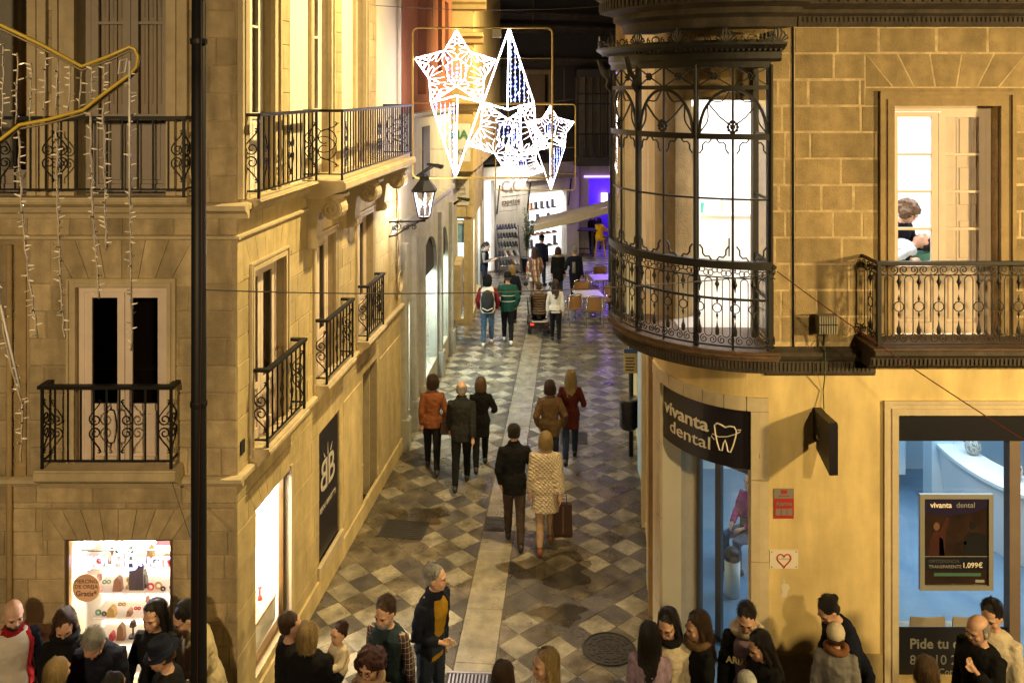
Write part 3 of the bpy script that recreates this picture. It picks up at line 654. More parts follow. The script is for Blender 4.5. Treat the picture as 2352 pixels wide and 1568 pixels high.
# ground floor: plaster front with the shop window, curved corner with the entrance
opR = [(1.463, 6.2, .3, 3.22)]
fw = wall(RB, FR, 0, 7, 0, 3.72, opR, PLASTER, .25, 0, 'front_wall')
arcbox(RB, arc, 0, 9, -.25, 0, 0, 3.26, PLASTER_W, 'door_jamb'); arcbox(RB, arc, 75, 90, -.25, 0, 0, 3.26, PLASTER_W, 'door_jamb')
JAMB = mat('pale_limestone', (.6, .5, .33), .8, .1, 8, .15, 80, streak=.15)
arcbox(RB, arc, 0, 90, -.25, 0, 3.26, 3.72, PLASTER, 'corner_wall', 24)
for k in range(7): arcbox(RB, arc, -2+13.4*k+.25, -2+13.4*(k+1)-.25, -.05, .03, 3.26, 3.41, JAMB, 'lintel_stone')
for z0, z1 in ((0, .55), (.56, 1.6), (1.61, 2.5), (2.51, 3.255)):
    arcbox(RB, arc, -2, 8.8, -.05, .03, z0, z1, JAMB, 'jamb_stone'); arcbox(RB, arc, 75.2, 89.5, -.05, .03, z0, z1, JAMB, 'jamb_stone')
pls = MB(FR).box((.06, 0, 0), (1.29, .025, .59)).build('plinth', mat('dark_plinth', (.4, .3, .14), .85, .15, 5, .1), RB)
sw = wall(RB, SR, 0, 16, 0, 9.2, [(1.2, 2.6, .1, 2.7), (4, 5.6, .1, 2.7)], PLASTER, .3, 0, 'street_wall')
MB(SR).box((1.2, -.2, .1), (2.6, -.15, 2.7)).build('shop_panel', DARK, RB); MB(SR).box((4, -.2, .1), (5.6, -.15, 2.7)).build('shop_panel', DARK, RB)
MB(SR).box((.35, 0, 0), (.6, .06, 3.7)).build('pilaster_strip', mat('brown_strip', (.28, .18, .07), .7, .2, 6), RB); MB(SR).box((.95, 0, 0), (1.15, .05, 3.7)).build('pilaster_strip', JAMB, RB); MB(SR).box((2.65, 0, 0), (2.9, .05, 3.7)).build('pilaster_strip', JAMB, RB)
# entrance recess
ch = Vector((.65, -.76, 0)).normalized(); inn = Vector((.76, .65, 0)).normalized()
A0 = arc(75, -.02); EN = frame(A0, ch, -inn)
elen = (arc(9)-A0).length
b = MB(EN); b.box((-.06, -.68, 0), (0, -.06, 3.25)); b.box((elen, -.68, 0), (elen+.06, -.06, 3.25)); b.build('entrance_reveal', JAMB, RB)
MB(EN).box((-.1, -.68, 2.75), (elen+.1, -.02, 2.8)).build('entrance_soffit', JAMB, RB); MB(EN).box((-.1, -.75, -.005), (elen+.1, .1, .012)).build('threshold', mat('grey_threshold', (.2, .19, .17), .5, .1), RB)
FRM = mat('grey_door_frame', (.16, .15, .15), .4, .05)
dr = MB(EN).box((0, -.7, 0), (.05, -.64, 2.75)).build('entrance_door', FRM, RB)
b = MB(EN)
for a, c in ((.28, .36), (elen-.05, elen)): b.box((a, -.7, 0), (c, -.64, 2.75))
b.box((.05, -.7, 2.66), (elen-.05, -.64, 2.75)); b.box((.36, -.7, 2.2), (elen-.05, -.64, 2.28)); b.box((.05, -.7, 0), (elen-.05, -.64, .07)); b.build('door_frame', FRM, dr)
for a, c, z0, z1 in ((.05, .28, .07, 2.66), (.36, elen-.05, .07, 2.2), (.36, elen-.05, 2.28, 2.66)): MB(EN).box((a+.003, -.675, z0+.003), (c-.003, -.668, z1-.003)).build('pane', GL, dr)
MB(EN).tube([(elen-.12, -.6, .95), (elen-.12, -.6, 1.4)], .014, 6).build('handle', STEEL, dr, True)
# curved shop sign
sgn = arcbox(RB, arc, 9.3, 74.7, -.06, -.012, 2.6, 3.25, NAVY, 'shop_sign', 20)
ARC = [0.0]
for i in range(1, 181): ARC.append(ARC[-1]+(arc(i*.5)-arc((i-1)*.5)).length)
def t_of(s):
    for i in range(180):
        if ARC[i+1] >= s: return .5*(i+(s-ARC[i])/(ARC[i+1]-ARC[i]))
    return 90
def s_of(t): i = int(t*2); return ARC[i]+(ARC[min(180, i+1)]-ARC[i])*(t*2-i)
def bend_on(tl, tr, zc, hz=1.0):
    sl, sr = s_of(tl), s_of(tr)
    def f(u, y, z): return arc(t_of(sl+(sr-sl)*u), -.01+z, zc+y*hz)
    return f
text('vivanta', None, .21, CREAML, sgn, bold=.0035, ext=.006, bend=bend_on(72.5, 35, 3.0))
text('dental', None, .2, CREAML, sgn, ext=.006, bend=bend_on(66, 34, 2.8))
tooth = [(0, .5), (.12, .62), (.3, .6), (.5, .52), (.7, .6), (.9, .6), (1, .45), (.97, .2), (.86, -.2), (.74, -.5), (.62, -.48), (.56, -.2), (.5, -.02), (.42, -.2), (.36, -.5), (.24, -.5), (.13, -.2), (.03, .2)]
def on_sign(u, v, tl=31, tr=17.5, zc=2.9, h=.26): sl, sr = s_of(tl), s_of(tr); return arc(t_of(sl+(sr-sl)*u), .0, zc+v*h)
MB().tube([on_sign(u, v) for u, v in tooth], .009, 5, True).build('tooth_emblem', CREAML, sgn)
MB().tube([on_sign(u, v) for u, v in ((.0, -.12), (-.15, .0), (-.1, .12), (.2, .05), (.6, .14), (.95, .3), (1.15, .42), (1.2, .52), (1.05, .5))], .006, 5).build('emblem_ring', CREAML, sgn)
# shop window
SW = thing  # (alias kept short)
b_ = surround(RB, FR, 1.463, 6.2, .0, 3.22, .16, JAMB, .03)
WF = mat('dark_window_band', (.012, .012, .018), .4, .05)
MB(FR).box((1.463, -.12, 2.91), (6.2, -.05, 3.22)).build('window_band', WF, RB)
for a, c in ((2.72, 2.84), (4.2, 4.32)): MB(FR).box((a, -.16, .3), (c, -.04, 2.91)).build('mullion', mat('brown_grey_mullion', (.2, .15, .12), .5, .1), RB)
for a, c in ((1.463, 2.72), (2.84, 4.2), (4.32, 6.2)): MB(FR).box((a, -.1, .3), (c, -.094, 2.91)).build('shop_pane', GL, RB)
low = MB(FR).box((1.47, -.09, .3), (2.715, -.085, .83)).build('window_film', WF, RB)
DIM = mat('grey_letters', (.3, .3, .28), .6, 0)
text('Pide tu cita', tm(FR, 1.63, -.083, .64), .155, DIM, low, align='LEFT', bold=.003); text('856 10 20 20', tm(FR, 1.63, -.083, .46), .15, DIM, low, align='LEFT'); text('Contado', tm(FR, 1.95, -.083, .33), .1, DIM, low, align='LEFT')
# poster in a grey frame, hanging in the window
PF = FR @ Matrix.Translation((1.74, -.06, 1.29))
po = MB(PF).box((0, 0, 0), (.77, .02, 1.02)).build('poster', mat('poster_dusk', (.03, .016, .012), .35, .5, 4), RB)
b = MB(PF); GF = mat('grey_poster_frame', (.4, .39, .34), .35, .05, metal=.4)
for a, c in (((-.02, .0, -.02), (.03, .04, 1.04)), ((.74, 0, -.02), (.79, .04, 1.04)), ((.03, 0, -.02), (.74, .04, .03)), ((.03, 0, .99), (.74, .04, 1.04))): b.box(a, c)
b.build('poster_frame', GF, po)
MB(PF).prism([(.03, .99), (.03, .82), (.3, .8), (.55, .83), (.74, .9), (.74, .99)], .02, .023).build('poster_header', mat('poster_violet', (.02, .015, .05), .35, 0), po)
text('vivanta', tm(PF, .1, .025, .915), .085, CREAML, po, align='LEFT', bold=.002, ext=.0005); text('dental', tm(PF, .385, .025, .915), .085, DIM, po, align='LEFT', ext=.0005)
MB(PF).box((.03, .02, .19), (.74, .023, .34)).build('poster_price_band', WF, po); MB(PF).box((.03, .02, .345), (.74, .0225, .35)).build('poster_rule', DIM, po)
text('ORTODONCIA', tm(PF, .08, .025, .295), .05, mat('dim_print', (.1, .1, .1), .6, 0), po, align='LEFT', ext=.0005); text('TRANSPARENTE', tm(PF, .08, .025, .235), .05, DIM, po, align='LEFT', ext=.0005); text("1.099€", tm(PF, .45, .025, .25), .08, CREAML, po, align='LEFT', bold=.001, ext=.0005)
SILH = mat('poster_figure', (.012, .012, .014), .4, .2); SILB = mat('poster_figure_brown', (.06, .02, .016), .4, .2); SKP = mat('poster_skin', (.16, .08, .05), .5, .2)
for poly, m_ in (([(.08, .36), (.1, .55), (.15, .63), (.2, .62), (.28, .78), (.31, .77), (.27, .6), (.26, .36)], SILB), ([(.46, .36), (.48, .55), (.54, .62), (.62, .62), (.72, .58), (.73, .36)], SILH), ([(.38, .5), (.4, .47), (.5, .48), (.5, .52)], SILH), ([(.2, .36), (.2, .56), (.24, .54), (.26, .36)], GF)):
    MB(PF).prism(poly, .02, .022).build('poster_figure', m_, po)
for s, z, m_ in ((.17, .68, SKP), (.57, .69, SILH)): MB(PF).prism([(s+.035*math.cos(k*.52), z+.045*math.sin(k*.52)) for k in range(12)], .02, .0235).build('poster_head', m_, po)
MB(PF).box((.14, .02, .13), (.66, .022, .165)).build('poster_line', mat('poster_green', (.06, .16, .12), .5, 0), po); MB(PF).box((.6, .02, .06), (.7, .022, .09)).build('poster_badge', DIM, po)
# first floor: brown ashlar with pale joints
zr = [4.01+.29*k for k in range(13)]
opU = [(1.41, 2.58, 4.05, 6.62)]
up = wall(RB, FR, 0, 7, 3.7, 9.2, opU, MORTAR_R, .3, -.003, 'upper_wall')
voussoirs(up, FR, 1.41, 2.58, 6.82, 7.2, 5, STONE_R, .3, gap=.011, p0=-.03)
ashlar(up, FR, .32, 4.6, zr, .52, opU+[(1.11, 2.88, 6.62, 7.2)], STONE_R, 21, gap=.011, ch=.004, jit=.42)
ashlar(up, FR, .0, .3, zr, .22, opU, STONE_R, 22, gap=.011, ch=.003, jit=.3)
MB(FR).box((1.11, -.03, 6.625), (2.88, .0, 6.815)).build('stone_block', STONE_R, up)
MB(FR).tube([(.31, .012, 3.95), (.305, .012, 7.5)], .011, 6).build('downpipe', BLACK, RB)
surround(RB, FR, 1.41, 2.58, 4.05, 6.62, .16, MOULD_R, .045)
fd = french_door(RB, FR, 1.41, 2.58, 4.05, 6.62, .16, PINKW, .3, 4, GL, shut=None)
b = MB(FR); wv = .5
for k in range(3):
    x0 = 2.06+wv/3*k; b.box((x0+.004, -.27, 4.85), (x0+wv/3-.004, -.235, 6.55))
    for z0 in (4.9, 5.5, 6.05): b.cbox((x0+.03, -.24, z0), (x0+wv/3-.03, -.225, z0+.42), .006)
b.build('shutter', PINKW, fd, kind='stuff')
# curved wall behind the bay, with a wide doorway into the bright room
for t0, t1, z0, z1 in ((0, 7, 3.72, 7.6), (60, 90, 3.72, 7.6), (7, 60, 6.68, 7.6)): arcbox(RB, arc, t0, t1, -.25, 0, z0, z1, STONE_R, 'corner_wall', 8)
arcbox(RB, arc, 0, 90, -.25, 0, 7.6, 9.2, STONE_R, 'corner_wall', 14)
# floor-level cornice and dentils
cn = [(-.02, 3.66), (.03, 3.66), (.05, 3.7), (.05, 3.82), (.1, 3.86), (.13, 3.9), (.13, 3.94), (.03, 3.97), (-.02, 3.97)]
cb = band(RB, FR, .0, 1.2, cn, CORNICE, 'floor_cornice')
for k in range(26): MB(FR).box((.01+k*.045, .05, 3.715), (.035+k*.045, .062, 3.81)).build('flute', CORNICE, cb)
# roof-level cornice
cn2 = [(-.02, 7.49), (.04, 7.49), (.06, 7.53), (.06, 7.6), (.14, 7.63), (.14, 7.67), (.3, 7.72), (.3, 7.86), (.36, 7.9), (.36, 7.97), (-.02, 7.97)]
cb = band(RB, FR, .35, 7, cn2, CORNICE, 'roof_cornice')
for k in range(70):
    s = .4+k*.05
    MB(FR).box((s, .06, 7.54), (s+.025, .075, 7.59)).build('dentil', CORNICE, cb)
    if k % 2 == 0: MB(FR).box((s, .3, 7.735), (s+.06, .318, 7.85)).build('dentil', CORNICE, cb)
cb = sweep(RB, bay, [(-.5, 7.46), (-.12, 7.46), (-.1, 7.56), (.0, 7.6), (.0, 7.66), (.16, 7.7), (.16, 7.84), (.22, 7.88), (.22, 7.95), (-.5, 7.95)], -14, 90, 24, CORNICE, 'upper_balcony_slab')
for k in range(40):
    t0 = -13+k*2.55; arcbox(cb, bay, t0, t0+1.5, .16, .178, 7.72, 7.82, CORNICE, 'dentil', 1)
b = MB(); b.tube([bay(t, .12, 8.9) for t in range(-14, 91, 4)], .03, 6); b.build('upper_rail', IRON_B, RB)
for k in range(20): MB().tube([bay(-14+k*5.4, .12, 7.95), bay(-14+k*5.4, .12, 8.9)], .012, 4).build('upper_baluster', IRON_B, RB)
# ---- ornate iron railing along any curve P(d, off, z)
def fancy_rail(par, P, L, z0, z1, mod, m_, rings=False):
    n = max(1, round(L/mod)); w = L/n; H = z1-z0; hb = .13; ht = .12
    N = max(4, int(L/.12))
    for z, r_, nm in ((z1, .022, 'handrail'), (z0, .011, 'bottom_rail'), (z1-ht, .007, 'upper_rail')): MB().tube([P(L*i/N, 0, z) for i in range(N+1)], r_, 6).build(nm, m_, par)
    zt = z1-ht; zb = z0+hb; zc = z0+H*.47; hw = w*.29
    for k in range(n+1):
        c = k*w
        for sg in (-1, 1):
            d = c+sg*hw
            if 0 < d < L: MB().tube([P(d, 0, zb), P(d, 0, zt-.05)], .006, 4).build('baluster', m_, par)
        if c-hw > 0 and c+hw < L:
            MB().tube([P(c+hw*.86*math.cos(a*.524), 0, zc+hw*.86*math.sin(a*.524)) for a in range(12)], .0065, 4, True).build('ring', m_, par)
            for vz in (1, -1): MB().tube([P(c, 0, zc+vz*hw*.9), P(c, 0, zc+vz*(hw+.02)), P(c, 0, zc+vz*(hw+.045)), P(c, 0, zc+vz*(hw+.07))], [.005, .014, .006, .002], 5).build('finial', m_, par)
        if 0 < c < L:
            MB().tube([P(c, 0, zt), P(c, 0, zt-.04), P(c, 0, zt-.07), P(c, 0, zt-.1), P(c, 0, zt-.16)], [.008, .012, .026, .012, .003], 5).build('pendant', m_, par)
            MB().tube([P(c, 0, zb-.02), P(c, 0, zb+.03), P(c, 0, zb+.07), P(c, 0, zb+.13)], [.02, .024, .01, .003], 5).build('finial', m_, par)
        if k < n:
            m0 = c+w/2; ra = w/2-hw
            for zz, vz in ((zt-.05, 1), (zb, -1)): MB().tube([P(m0+ra*math.cos(math.pi*a/8), 0, zz+vz*ra*math.sin(math.pi*a/8)) for a in range(9)], .006, 4).build('arch_bar', m_, par)
            for sg in (-1, 1):
                sp = spiral(0, 0, w*.23, .008, 90, 90-sg*520, 16)
                MB().tube([P(m0+sg*w*.25+a, 0, z0+.012+w*.25+b_) for a, b_ in sp], .007, 4).build('scroll', m_, par)
                if not rings: MB().tube([P(m0+sg*w*.25+a, 0, z1-.012-w*.25-b_) for a, b_ in sp], .007, 4).build('scroll', m_, par)
                else:
                    for q in (0, .5): MB().tube([P(m0+sg*w*(.12+.25*q*2)+.03*math.cos(a*.785), 0, zt+.055+(.02 if q else -.012)+.03*math.sin(a*.785)) for a in range(8)], .006, 4, True).build('rail_ring', m_, par)
# right balcony
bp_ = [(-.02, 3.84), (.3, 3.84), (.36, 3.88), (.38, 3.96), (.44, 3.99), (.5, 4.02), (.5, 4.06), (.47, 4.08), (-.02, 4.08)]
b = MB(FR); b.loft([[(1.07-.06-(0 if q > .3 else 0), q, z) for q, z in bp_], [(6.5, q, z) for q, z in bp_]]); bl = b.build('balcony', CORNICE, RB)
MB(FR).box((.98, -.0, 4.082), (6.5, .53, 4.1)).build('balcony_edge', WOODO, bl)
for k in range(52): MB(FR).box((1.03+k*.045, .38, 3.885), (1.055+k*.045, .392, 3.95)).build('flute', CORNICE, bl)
fancy_rail(bl, lambda d, o, z: FR @ Vector((1.07+d, .44+o, z)), 3.57, 4.12, 4.97, .21, IRON_B)
fancy_rail(bl, lambda d, o, z: FR @ Vector((1.07, d, z)), .44, 4.12, 4.97, .2, IRON_B)
MB(FR).box((1.05, .42, 4.08), (1.09, .46, 4.98)).build('corner_post', IRON_B, bl)
MB(FR).box((1.04, .41, 4.975), (6.5, .47, 4.995)).build('rail_cap', IRON_B, bl)
# ---- the glazed bay
BAYL = [0.0]
for i in range(1, 181): BAYL.append(BAYL[-1]+(bay(i*.5, .1)-bay((i-1)*.5, .1)).length)
def bay_t(s):
    for i in range(180):
        if BAYL[i+1] >= s: return .5*(i+(s-BAYL[i])/(BAYL[i+1]-BAYL[i]))
    return 90
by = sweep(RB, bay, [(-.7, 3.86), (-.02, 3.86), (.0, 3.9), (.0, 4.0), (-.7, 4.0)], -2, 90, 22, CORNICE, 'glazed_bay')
for k in range(62): arcbox(by, bay, -1.5+k*1.48, -.75+k*1.48, .0, .012, 3.905, 3.985, CORNICE, 'flute', 1)
for k0, k1, z0, z1 in ((-1.2, .045, 4.002, 4.035), (-1.2, .085, 4.037, 4.07), (-1.2, .065, 4.072, 4.098)): arcbox(by, bay, -3, 90, k0, k1, z0, z1, WOODO, 'floor_board', 22)
fancy_rail(by, lambda d, o, z: bay(bay_t(d), .035+o, z), BAYL[-1], 4.14, 4.97, .185, IRON_B, True)
fancy_rail(by, lambda d, o, z: Vector((2.67+.035, 8.96+d, z)), .6, 4.14, 4.97, .2, IRON_B, True)
Z0, ZS, ZA, ZF, ZT = 5.0, 5.66, 6.31, 6.82, 7.06
for t in (0, 30, 60, 90):
    arcbox(by, bay, t-.95, t+.95, -.03, .02, 4.1, ZT, IRON_B, 'post', 1); MB().tube([bay(t, .025, 4.98), bay(t, .025, ZT)], .017, 6).build('post_rod', IRON_B, by)
MB().box((2.64, 9.0, 4.1), (2.7, 9.06, ZT)).build('post', IRON_B, by); MB().box((2.64, 9.53, 4.1), (2.7, 9.58, ZT)).build('post', IRON_B, by)
for z, k0, k1, dz in ((4.98, -.03, .05, .04), (4.62, -.012, .012, .012), (ZS, -.012, .012, .01), (ZA, -.025, .03, .03), (ZF, -.02, .02, .022), (ZT, -.03, .03, .03)):
    arcbox(by, bay, 0, 90, k0, k1, z-dz, z+dz, IRON_B, 'rail', 24)
    MB().box((2.655, 9.06, z-dz), (2.685, 9.53, z+dz)).build('rail', IRON_B, by)
for c in (15, 45, 75):
    MB().tube([bay(c, 0, 4.1), bay(c, 0, ZT)], .014, 5).build('mullion', IRON_B, by)
    w_ = 13.6
    # round-headed arch with foils, struts and a rosette
    n = 18; b = MB(); b.tube([bay(c+w_*math.cos(math.pi*k/n), .0, ZA+.03+.46*math.sin(math.pi*k/n)) for k in range(n+1)], .018, 5); b.build('arch', IRON_B, by)
    for sg in (-1, 1):
        b = MB(); b.tube([bay(c, .005, ZA+.1), bay(c+sg*5, .005, ZA+.2), bay(c+sg*9.4, .005, ZA+.33)], .011, 4); b.build('strut', IRON_B, by)
        for (a0, a1) in ((0, 42), (48, 86)):
            pts = []
            for k in range(7):
                a = R(a0+(a1-a0)*k/6); rr = 1-.2*math.sin(math.pi*k/6)
                pts.append(bay(c+sg*w_*rr*math.cos(a), .0, ZA+.03+.46*rr*math.sin(a)))
            MB().tube(pts, .01, 4).build('foil', IRON_B, by)
    b = MB()
    for k in range(10):
        a = k*math.pi/5; b.ball(tuple(bay(c+1.9*math.cos(a), .02, ZA+.1+.055*math.sin(a))), .019, n=6, m=4)
    b.ball(tuple(bay(c, .03, ZA+.1)), .03, n=8, m=5); b.build('rosette', IRON_B, by, kind='stuff')
    for h in (-7.5, 7.5):   # crossed braces in the frieze
        for sg in (-1, 1): MB().tube([bay(c+h-6.6, .0, ZF+.02 if sg > 0 else ZT-.03), bay(c+h, .01, (ZF+ZT)/2), bay(c+h+6.6, .0, ZT-.03 if sg > 0 else ZF+.02)], .009, 4).build('brace', IRON_B, by)
        b = MB()
        for k in range(6): b.ball(tuple(bay(c+h+1.2*math.cos(k*1.047), .018, (ZF+ZT)/2+.032*math.sin(k*1.047))), .016, n=6, m=4)
        b.ball(tuple(bay(c+h, .022, (ZF+ZT)/2)), .022, n=6, m=4); b.build('rosette', IRON_B, by, kind='stuff')
    for h0, h1 in ((-15, 0), (0, 15)):
        for z0, z1, vz in ((ZS+.55, ZA, -1), (4.98, 5.3, 1)):   # little cusped corner pieces
            for sg in (0, 1):
                tc = c+h0+1.2 if sg == 0 else c+h1-1.2; dr_ = 1 if sg == 0 else -1; zz = ZA-.03 if vz < 0 else 5.02
                pts = [bay(tc+dr_*a, 0, zz+vz*b_) for a, b_ in ((5.2, .0), (4.2, .035), (2.6, .03), (1.6, .06), (1.5, .11), (.3, .15))]
                MB().tube(pts, .011, 4).build('cusp', IRON_B, by)
        for z0, z1 in ((4.1, 4.6), (4.64, 4.96), (5.02, ZS-.01), (ZS+.01, ZA-.03), (ZA+.03, ZF-.02), (ZF+.02, ZT-.03)):
            b = MB(); nn = 3
            vs = [bay(c+h0+.8+(h1-h0-1.6)*i/nn, 0, z) for z in (z0, z1) for i in range(nn+1)]
            b.add(vs, [(i, i+1, nn+2+i, nn+1+i) for i in range(nn)]); b.build('pane', GLD, by)
for z0, z1 in ((4.1, 4.6), (4.64, 4.96), (5.02, ZS-.01), (ZS+.01, ZA-.03), (ZA+.03, ZF-.02), (ZF+.02, ZT-.03)):
    MB().add([(2.67, 9.06, z0), (2.67, 9.53, z0), (2.67, 9.53, z1), (2.67, 9.06, z1)], [(0, 1, 2, 3)]).build('pane', GLD, by)
    MB().add([(1.24, 10.52, z0), (1.75, 10.52, z0), (1.75, 10.52, z1), (1.24, 10.52, z1)], [(0, 1, 2, 3)]).build('pane', GLD, by)
top = sweep(by, bay, [(-.6, ZT+.03), (.03, ZT+.03), (.05, ZT+.06), (.05, ZT+.13), (.12, ZT+.15), (.17, ZT+.18), (.2, ZT+.2), (.2, ZT+.225), (-.6, ZT+.225)], -4, 92, 22, IRON_B, 'bay_cornice')
for k in range(48): arcbox(top, bay, -3+k*1.95, -2.2+k*1.95, .1, .135, ZT+.135, ZT+.165, IRON_B, 'dentil', 1)
zc_ = ZT+.225
for k in range(6):     # palmettes of the cresting
    c = -1+k*18.2; hh = .17
    for a, h in ((0, 1), (1.3, .86), (-1.3, .86), (2.6, .66), (-2.6, .66), (3.8, .45), (-3.8, .45)):
        MB().tube([bay(c+a*.3, .17, zc_), bay(c+a*1.0, .17, zc_+hh*h*.55), bay(c+a*.85, .17, zc_+hh*h*.85), bay(c+a*.6, .17, zc_+hh*h)], [.008, .012, .01, .003], 4).build('palmette_leaf', IRON_B, top)
    if k < 5:
        b = MB(); b.tube([bay(c+9.1+1.7*math.cos(a*.628), .17, zc_+.04+.036*math.sin(a*.628)) for a in range(10)], .008, 4, True); b.build('crest_ring', IRON_B, top)
        for sg in (-1, 1): MB().tube([bay(c+9.1+sg*(3.2+a*25), .17, zc_+.035+b_) for a, b_ in spiral(0, 0, .035, .01, 90, 90-sg*400, 10)], .007, 4).build('crest_scroll', IRON_B, top)
for k in range(4): MB().box((2.7+.0, 9.0+k*.14, zc_), (2.715, 9.08+k*.14, zc_+.12)).build('palmette_leaf', IRON_B, top)
for t, dx in ((60, 0), (90, 0)):   # brackets under the cornice
    b = MB(); b.tube([bay(t, .03, ZF-.05), bay(t, .07, ZF+.02), bay(t, .05, ZF+.1), bay(t, .12, ZF+.18), bay(t, .17, ZT+.1)], [.012, .03, .03, .035, .03], 6); b.build('bay_bracket', IRON_B, by)
arcbox(by, bay, 0, 90, -1.0, -.02, ZT+.23, ZT+.26, CORNICE, 'bay_roof', 12)
# ---- rooms
ROOMW = mat('bright_room_white', (.8, .8, .8), .7, .01)
b = MB()
for lo, hi in (((2.0, 12.4, 4.0), (7, 12.43, 7.3)), ((6.97, 9.9, 4.0), (7, 12.4, 7.3)), ((1.95, 11.3, 4.0), (1.98, 12.4, 7.3))): b.box(lo, hi)
b.build('room_wall', ROOMW, RB); MB().box((1.9, 9.9, 7.3), (7, 12.4, 7.33)).build('room_ceiling', ROOMW, RB); MB().box((1.9, 9.9, 3.96), (7, 12.4, 4.1)).build('room_floor', mat('pale_floor', (.5, .45, .38), .5, .1), RB)
room_light('clinic_lamp', RB, (3.6, 11.3, 7.25), (2.2, 1.2), 150, (.97, .98, 1)); room_light('clinic_lamp', RB, (5.5, 11.3, 7.25), (1.4, 1.2), 120, (.97, .98, 1))
room_light('clinic_lamp', RB, (2.9, 10.6, 7.25), (.6, .5), 26, (.97, .98, 1))
b = MB(frame(arc(60, -.3), (.3, .95, 0), (-.95, .3, 0))); b.box((0, 0, 4.12), (.75, .045, 6.6)); b.cbox((.1, .04, 4.3), (.65, .06, 5.1), .01); b.cbox((.1, .04, 5.25), (.65, .06, 6.45), .01); b.build('inner_door', WHITE, RB)
cab = MB().box((2.3, 12.05, 4.1), (4.3, 12.38, 5.05)).build('cabinet', ROOMW, RB); MB().box((2.28, 12.03, 5.05), (4.32, 12.39, 5.08)).build('counter_top', WHITE, cab)
for k in range(4): MB().tube([(2.5+k*.5, 12.03, 4.5), (2.5+k*.5, 12.03, 4.75)], .01, 5).build('handle', BLACK, cab)
MB().lathe([(.06, 5.08), (.075, 5.22), (.07, 5.22)], 10, (2.62, 12.2, 0)).build('cup', mat('green_cup', (.03, .35, .26), .4, 0), cab)
MB().box((2.95, 12.15, 5.08), (3.3, 12.3, 5.25)).build('box', WHITE, cab)
# dental reception on the ground floor
BLUEF = mat('blue_grey_floor', (.16, .27, .4), .35, .1, 3); BLUEW = mat('pale_blue_wall', (.5, .63, .72), .7, .03)
b = MB()
for lo, hi in (((2.4, 15.6, 0), (10, 15.63, 3.2)), ((9.97, 10, 0), (10, 15.6, 3.2)), ((2.25, 11.9, 0), (2.28, 15.6, 3.2))): b.box(lo, hi)
b.build('room_wall', BLUEW, RB); MB().box((2.3, 9.86, -.02), (10, 15.6, .014)).build('room_floor', BLUEF, RB); MB().box((2.3, 9.86, 3.25), (10, 15.6, 3.28)).build('room_ceiling', WHITEW, RB)
room_light('reception_lamp', RB, (6.6, 12.6, 3.2), (3, 2.4), 150, (.62, .84, 1)); room_light('reception_lamp', RB, (3.5, 12.3, 3.2), (.8, 1.4), 26, (.62, .82, 1))
MB().box((5.6, 14.6, .35), (6.6, 15.4, 3.0)).build('low_partition', BLUEW, RB); MB().box((6.75, 14.0, 0), (7.1, 14.3, 3.0)).build('room_pillar', BLUEW, RB)
# ---------------------------------------------------------------- the far end of the street
GREYM = mat('grey_veined_marble', (.36, .35, .3), .45, .2, 6, .05, 80, streak=.2)
WASH = mat('off_white_render', (.5, .47, .4), .85, .08, 3, .1, 90, streak=.15)
ORANGE = mat('orange_render', (.3, .1, .035), .85, .1, 3, .1, 90, streak=.2)
OCHRE = mat('ochre_render', (.5, .36, .13), .85, .1, 3, .1, 90, streak=.15)
DKB = mat('dark_tiled_front', (.045, .042, .036), .6, .25, 12, .1, 60)
F2 = frame((-2.08, 16.35, 0), (.075, 1, 0), (1, -.075, 0))
OB = thing('orange_house', 'orange rendered house over a marble shopfront, left side of the street', 'building', (-2.08, 16.35, 0))
L2 = 6.5
op2 = [(.25, .85, .5, 2.62), (2.2, 4.2, .5, 3.5), (4.55, 5.95, .5, 3.4)]
wall(OB, F2, 0, L2, 0, 4.3, op2, GREYM, .3, 0, 'marble_wall')
wall(OB, F2, 0, L2, 4.3, 6.3, [(2.2, 3.2, 4.4, 6.0)], WASH, .3, 0, 'upper_wall'); MB(F2).box((2.2, -.2, 4.4), (3.2, -.15, 6.0)).build('dark_window', DARK, OB)
opo = [(1.6, 2.6, 6.7, 9), (4.2, 4.8, 7.2, 9.2), (5.3, 5.9, 7.2, 9.0)]
wall(OB, F2, -.02, L2, 6.3, 11, opo, ORANGE, .3, .02, 'orange_wall')
for a, b_, z0, z1 in opo: q = MB(F2).box((a, -.22, z0), (b_, -.17, z1)).build('dark_window', SHUTTER, OB); MB(F2).box(((a+b_)/2-.02, -.17, z0), ((a+b_)/2+.02, -.15, z1)).build('window_bar', BLACK, q)
band(OB, F2, -.02, L2, [(0, 6.22), (.08, 6.25), (.12, 6.32), (.0, 6.34)], WASH)
band(OB, F2, 0, L2, [(0, 4.2), (.1, 4.24), (.1, 4.33), (0, 4.36)], GREYM)
for s in (.0, 1.0, 1.9, 4.3, 6.1):
    MB(F2).cbox((s, 0, 0), (s+.22, .1, 3.9), .015).build('marble_pier', GREYM, OB); MB(F2).cbox((s-.03, 0, 0), (s+.25, .15, .6), .02).build('pier_base', GREYM, OB)
LITG = mat('lit_shop_interior', (.75, .85, .8), .7, .05)
